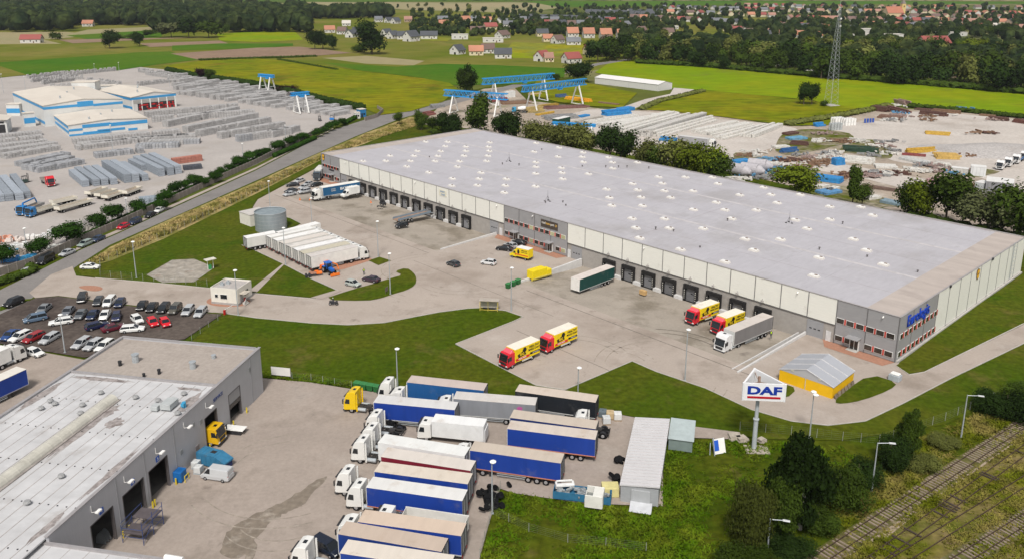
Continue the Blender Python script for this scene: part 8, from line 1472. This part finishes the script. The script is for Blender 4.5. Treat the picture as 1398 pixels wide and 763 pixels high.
HS = [  # pixel, length, depth, roof, wall, rotation, label
 (t0_(492, 143), 14, 10, 'pale', 'white', .1, 'white farmhouse with pale roof standing alone before the forest tongue'), (t0_(400, 180), 15, 11, 'orange', 'white', .3, 'white house with orange-red roof at the clump of dark trees'), (t0_(470, 188), 13, 12, 'brown', 'white', -.2, 'white house with brownish roof between orange and dark roofed ones'), (t0_(520, 205), 15, 12, 'dark grey', 'white', 1.2, 'white house with steep dark roof just left of the huge tree'), (t0_(555, 190), 15, 12, 'dark grey', 'white', .2, 'dark-roofed house right behind the huge solitary tree'),
 (t0_(710, 200), 14, 12, 'dark grey', 'white', 1.0, 'white gabled house with dark roof immediately right of the huge tree'), (t0_(745, 212), 13, 11, 'dark grey', 'white', .9, 'second white gabled house right of the huge tree'), (t0_(795, 215), 14, 12, 'dark grey', 'white', .2, 'low dark-roofed house beside the biggest white gable'), (t0_(845, 226), 17, 15, 'dark grey', 'white', .9, 'biggest white gabled house with dark roof near the field'), (t0_(942, 214), 22, 12, 'dark grey', 'white', .05, 'long low white bungalow with dark hipped roof'), (t0_(666, 122), 14, 11, 'grey', 'white', .4, 'white house with grey roof in front of the stubble field'), (t0_(722, 125), 14, 10, 'dark grey', 'white', .8, 'dark-roofed house, first of the pair beside a white gable'), (t0_(760, 130), 14, 12, 'dark grey', 'white', .9, 'white gable house beside the isolated terracotta roof'), (t0_(828, 122), 14, 11, 'terracotta', 'brown', .1, 'isolated house with terracotta roof before the hedge'),
 (t0_(1016, 120), 18, 12, 'grey', 'white', .2, 'grey-roofed white villa at the tree line'), (t0_(1022, 145), 16, 11, 'orange', 'cream', .1, 'orange-roofed house behind a round bush'), (t0_(1140, 120), 16, 12, 'orange', 'cream', .5, 'orange-roofed house among dark trees'), (t0_(1205, 185), 20, 12, 'brown', 'white', .1, 'brown-roofed house beside the garden nursery'), (t0_(1275, 162), 20, 14, 'red', 'cream', .4, 'house with salmon-red hipped roofs'), (t0_(1342, 210), 18, 13, 'brown', 'white', .9, 'tall maroon-roofed house with white gable'), (t0_(1372, 150), 16, 11, 'grey', 'white', .1, 'white house with light grey roof behind the maroon one'),
 (t0_(1098, 298), 13, 12, 'dark grey', 'white', .95, 'white gabled house with anthracite roof at the field edge'), (t0_(1198, 303), 15, 12, 'orange', 'cream', .1, 'cream bungalow with bright orange roof at the field edge'), (t0_(1262, 292), 14, 11, 'brown', 'white', .2, 'brown-roofed house beside the orange bungalow'), (t0_(1345, 320), 17, 11, 'dark grey', 'white', .05, 'grey-roofed bungalow at the end of the field-edge row'),
 (t2_(160, 335), 14, 11, 'red', 'white', .9, 'white house with crimson roof by the yellow field'), (t2_(195, 340), 9, 8, 'terracotta', 'cream', .2, 'small annex with terracotta roof beside the crimson-roofed house'), (t2_(320, 345), 16, 12, 'red', 'white', .5, 'red-roofed white house beside the tree pair'), (t2_(425, 300), 14, 12, 'red', 'cream', .3, 'house with dark red roof half hidden by trees'), (t2_(190, 228), 13, 10, 'orange', 'cream', .2, 'orange-roofed cottage left of the brown ones'), (t2_(245, 238), 14, 11, 'brown', 'white', .7, 'brown-roofed cottage beside the white modern house'), (t2_(330, 247), 17, 10, 'grey', 'white', .1, 'white modern house with grey roof and balconies'), (t2_(160, 200), 16, 11, 'dark grey', 'cream', .2, 'grey-roofed house behind the orange cottage'), (t2_(515, 235), 14, 10, 'brown', 'brown', .4, 'dark brown-roofed house beneath the orange terraces'),
 (t2_(325, 205), 15, 15, 'orange', 'white', .12, 'orange-roofed terrace, first of four alike'), (t2_(412, 208), 15, 15, 'orange', 'white', .12, 'orange-roofed terrace, second of four alike'), (t2_(505, 212), 15, 15, 'orange', 'white', .12, 'orange-roofed terrace, third of four alike'), (t2_(598, 217), 15, 15, 'orange', 'white', .12, 'orange-roofed terrace, fourth and rightmost of four alike'), (t2_(762, 320), 14, 12, 'grey', 'white', .9, 'pale house with grey-green roof at the edge of the wood'), (t2_(700, 185), 15, 11, 'brown', 'cream', .7, 'brown-roofed house right of the orange terraces'), (t2_(845, 195), 16, 11, 'brown', 'cream', .3, 'cream house with twin gables before the wood'), (t2_(1375, 360), 26, 12, 'dark grey', 'grey', .1, 'long grey low building by the wood at the meadow'),
 (t3_(40, 305), 18, 14, 'orange', 'white', .4, 'house with bright orange roof and white gable beside the wood'), (t3_(60, 350), 26, 11, 'dark grey', 'white', .05, 'low dark-roofed bungalow row below the orange roof'), (t3_(250, 385), 22, 10, 'dark grey', 'white', -.1, 'low bungalow with dark roof left of the mast'), (t3_(900, 262), 30, 22, 'red', 'cream', .05, 'large hall with hipped crimson roof'), (t3_(985, 425), 9, 9, 'orange', 'brown', .6, 'small orange gable peeping out of the wood'), (t3_(300, 320), 16, 10, 'terracotta', 'brown', .1, 'terracotta roof between trees left of the mast'), (t3_(1320, 172), 20, 12, 'red', 'white', .05, 'long red-roofed white house at the right'), (t3_(790, 162), 18, 13, 'grey', 'cream', .5, 'yellow house with grey roof in the village centre'), (t3_(1215, 165), 20, 14, 'pale', 'cream', .3, 'cream house with pale roof before the dark wood'), (t3_(930, 178), 16, 10, 'pale', 'white', .8, 'white gabled barn in the village centre'), (t3_(880, 122), 16, 12, 'orange', 'cream', .1, 'bright orange roof beside the church')]
for p, L, D, rc, wc, rz, lb in HS: house(p, L, D, 5.0 if D < 15 else 8, 5.0 if D > 10 else 4, rz, rc, wc, lb, 'village houses nearer to the fields', 2)
for p, L, D, H, lb in ((t0_(1110, 215), 22, 12, 6, 'flat-roofed white bungalow beside round bushes'), (t0_(1290, 232), 26, 14, 5, 'long flat white store by the yellow field'), (t3_(865, 302), 60, 22, 7, 'long flat white hall behind the wood'), (t3_(560, 202), 36, 18, 10, 'modern white block below the church'), (t3_(500, 218), 30, 14, 7, 'low white modern wing in front of the white block'), (t3_(668, 235), 26, 14, 10, 'white modern block beside the dark trees'), (t3_(745, 255), 16, 10, 8, 'small white modern block right of the others'), (t3_(1000, 198), 40, 12, 5, 'long low pale building with pinkish roof'), (t3_(1145, 492), 8, 4, 3, 'small white hut at the edge of the meadow'), (t2_(880, 158+3), 12, 8, 5, 'small cream shed behind twin gables'), ((138/3.994, 28), 30, 14, 9, 'white building glimpsed in the left wood')):
    house(p, L, D, H, 0, .05, 'pale', 'white', lb, 'flat-roofed village buildings', 2, True)
for p, L, rc, lb in (((44, 59), 24, 'red', 'white farmhouse with maroon roof alone in the left fields'), ((121, 36.5), 17, 'orange', 'orange-roofed house at the edge of the left wood'), ((165, 33.5), 14, 'orange', 'small orange roof in the left wood'), ((183, 32), 18, 'orange', 'orange-red roof right in the left wood'), ((205, 31), 10, 'red', 'tiny red roof at the right of the left wood')): house(p, L, 11, 5, 5, .1, rc, 'white', lb, 'farmhouses on the left', 2)
# church
c = G(*t3_(680, 100)); ch = thing('church', 'village church with red-brown roof and yellow tower', 'church', (*c, .05), .2)
part(ch, 'nave', 'chn', lambda b: b.add([(-15, -8, 0), (15, -8, 0), (15, 8, 0), (-15, 8, 0), (-15, -8, 9), (15, -8, 9), (15, 8, 9), (-15, 8, 9), (-15, 0, 19), (15, 0, 19)], [(0, 1, 5, 4), (1, 2, 6, 9, 5), (2, 3, 7, 6), (3, 0, 4, 8, 7)]), hw, col=(.6, .48, .3)); part(ch, 'roof', 'chr', lambda b: b.add([(-15.5, -8.8, 8.6), (15.5, -8.8, 8.6), (15.5, 0, 19.6), (-15.5, 0, 19.6), (15.5, 8.8, 8.6), (-15.5, 8.8, 8.6)], [(0, 1, 2, 3), (3, 2, 4, 5)]), hroof, col=(.4, .16, .1)); part(ch, 'tower', 'cht', lambda b: b.box(18, 0, 0, 7, 7, 24), hw, col=(.65, .48, .2)); part(ch, 'spire', 'chs', lambda b: b.loft([[(18+x*k, y*k, z_) for x, y in ((-3.8, -3.8), (3.8, -3.8), (3.8, 3.8), (-3.8, 3.8))] for z_, k in ((24, 1), (27, .6), (31, .03))]), hroof, col=(.2, .17, .15)); part(ch, 'belfry_window', 'chw', lambda b: b.box(18, -3.55, 18, 1.6, .2, 3), glass)
# terraces and rows farther off
def row(x0, y0, x1, y1, n, rcs, wcs, nm, L=16, D=11, He=4.5, Hr=4.5, jit=.6):
    for i in range(n):
        f = (i+.5)/n; rc = vR.choice(rcs); wc = vR.choice(wcs)
        house((x0+(x1-x0)*f+vR.uniform(-1, 1)*jit, y0+(y1-y0)*f+vR.uniform(-.7, .7)*jit), L*vR.uniform(.85, 1.15), D, He, Hr, vR.choice((.1, .1, 1.5, .8)) if jit > .3 else .1, rc, wc, '%s-roofed %s house, %s from left, %s' % (rc, wc, nth(i), nm), nm, 1)
DG1, RD1 = ('dark grey', 'dark grey', 'grey'), ('red', 'orange', 'terracotta', 'brown', 'dark grey', 'grey')
row(800, 20.5, 892, 23.5, 11, ('dark grey',), ('white',), 'row of gabled houses at the upper field', 15, 14, 5, 6, .1); row(812, 16.5, 880, 19, 5, DG1, ('white',), 'short row behind the new gabled houses', 16, 12)
row(710, 25, 835, 29, 14, DG1, ('grey', 'white'), 'dark-roofed row along the yellow field edge', 18, 11, 4, 4, .3); row(700, 34, 860, 37, 13, RD1, ('white', 'cream', 'grey'), 'mixed row behind the orange terraces'); row(705, 30, 870, 32, 11, DG1+('red', 'terracotta'), ('white', 'cream'), 'row between dark-roofed row and mixed row')
row(860, 26, 1010, 34, 12, RD1, ('white', 'cream'), 'row above the big wood, nearest part'); row(900, 12, 1060, 16, 14, DG1+('red',), ('white',), 'farthest white row at the top fields'); row(1000, 9, 1130, 11, 10, ('red', 'terracotta'), ('white', 'cream'), 'farthest red row near the horizon'); row(880, 18, 1060, 24, 13, RD1, ('white', 'cream'), 'middle row above the big wood')
row(990, 42, 1050, 52, 6, RD1, ('white', 'cream'), 'cluster above the end of the wood', 15, 12); row(1060, 27, 1180, 30, 10, RD1[:4], ('white', 'cream', 'grey'), 'village row left of the church'); row(1060, 38, 1170, 44, 10, RD1[:5], ('white', 'cream', 'brown'), 'village row below the church, left part', 18, 12); row(1050, 48, 1120, 54, 6, RD1, ('white', 'cream'), 'village cluster behind the wood by the mast')
row(1180, 30, 1398, 34, 17, RD1, ('white', 'cream', 'brown'), 'long village row right of the church'); row(1190, 37, 1400, 42, 15, RD1, ('white', 'cream', 'grey'), 'second long village row right of the church', 18, 12); row(1060, 17, 1230, 19, 13, RD1, ('white', 'cream'), 'upper village row'); row(1230, 18, 1400, 22, 14, RD1[:4], ('white', 'cream'), 'upper village row at the right'); row(1080, 11, 1400, 13, 17, RD1, ('white', 'cream'), 'uppermost village row near the horizon'); row(1225, 25, 1400, 27, 12, RD1[:4], ('cream', 'white'), 'row between upper and long village rows')
row(640, 28, 705, 34, 4, RD1, ('white',), 'scattered houses before the village', 15)
# ------------------------------------------------------------ haze
hz = MB().box(0, 9000, -1, 26000, 20000, 74).build('haze', bpy.data.materials.new('haze_air')); hz['kind'] = 'stuff'; hz['label'] = 'thin pale summer haze'
hm = hz.data.materials[0]; hm.use_nodes = True; n_ = hm.node_tree; n_.nodes.remove(n_.nodes['Principled BSDF'])
pv_ = n_.nodes.new('ShaderNodeVolumePrincipled'); pv_.inputs['Color'].default_value = (.86, .92, 1, 1); pv_.inputs['Density'].default_value = .000045; pv_.inputs['Anisotropy'].default_value = .2
n_.links.new(pv_.outputs[0], n_.nodes['Material Output'].inputs['Volume'])
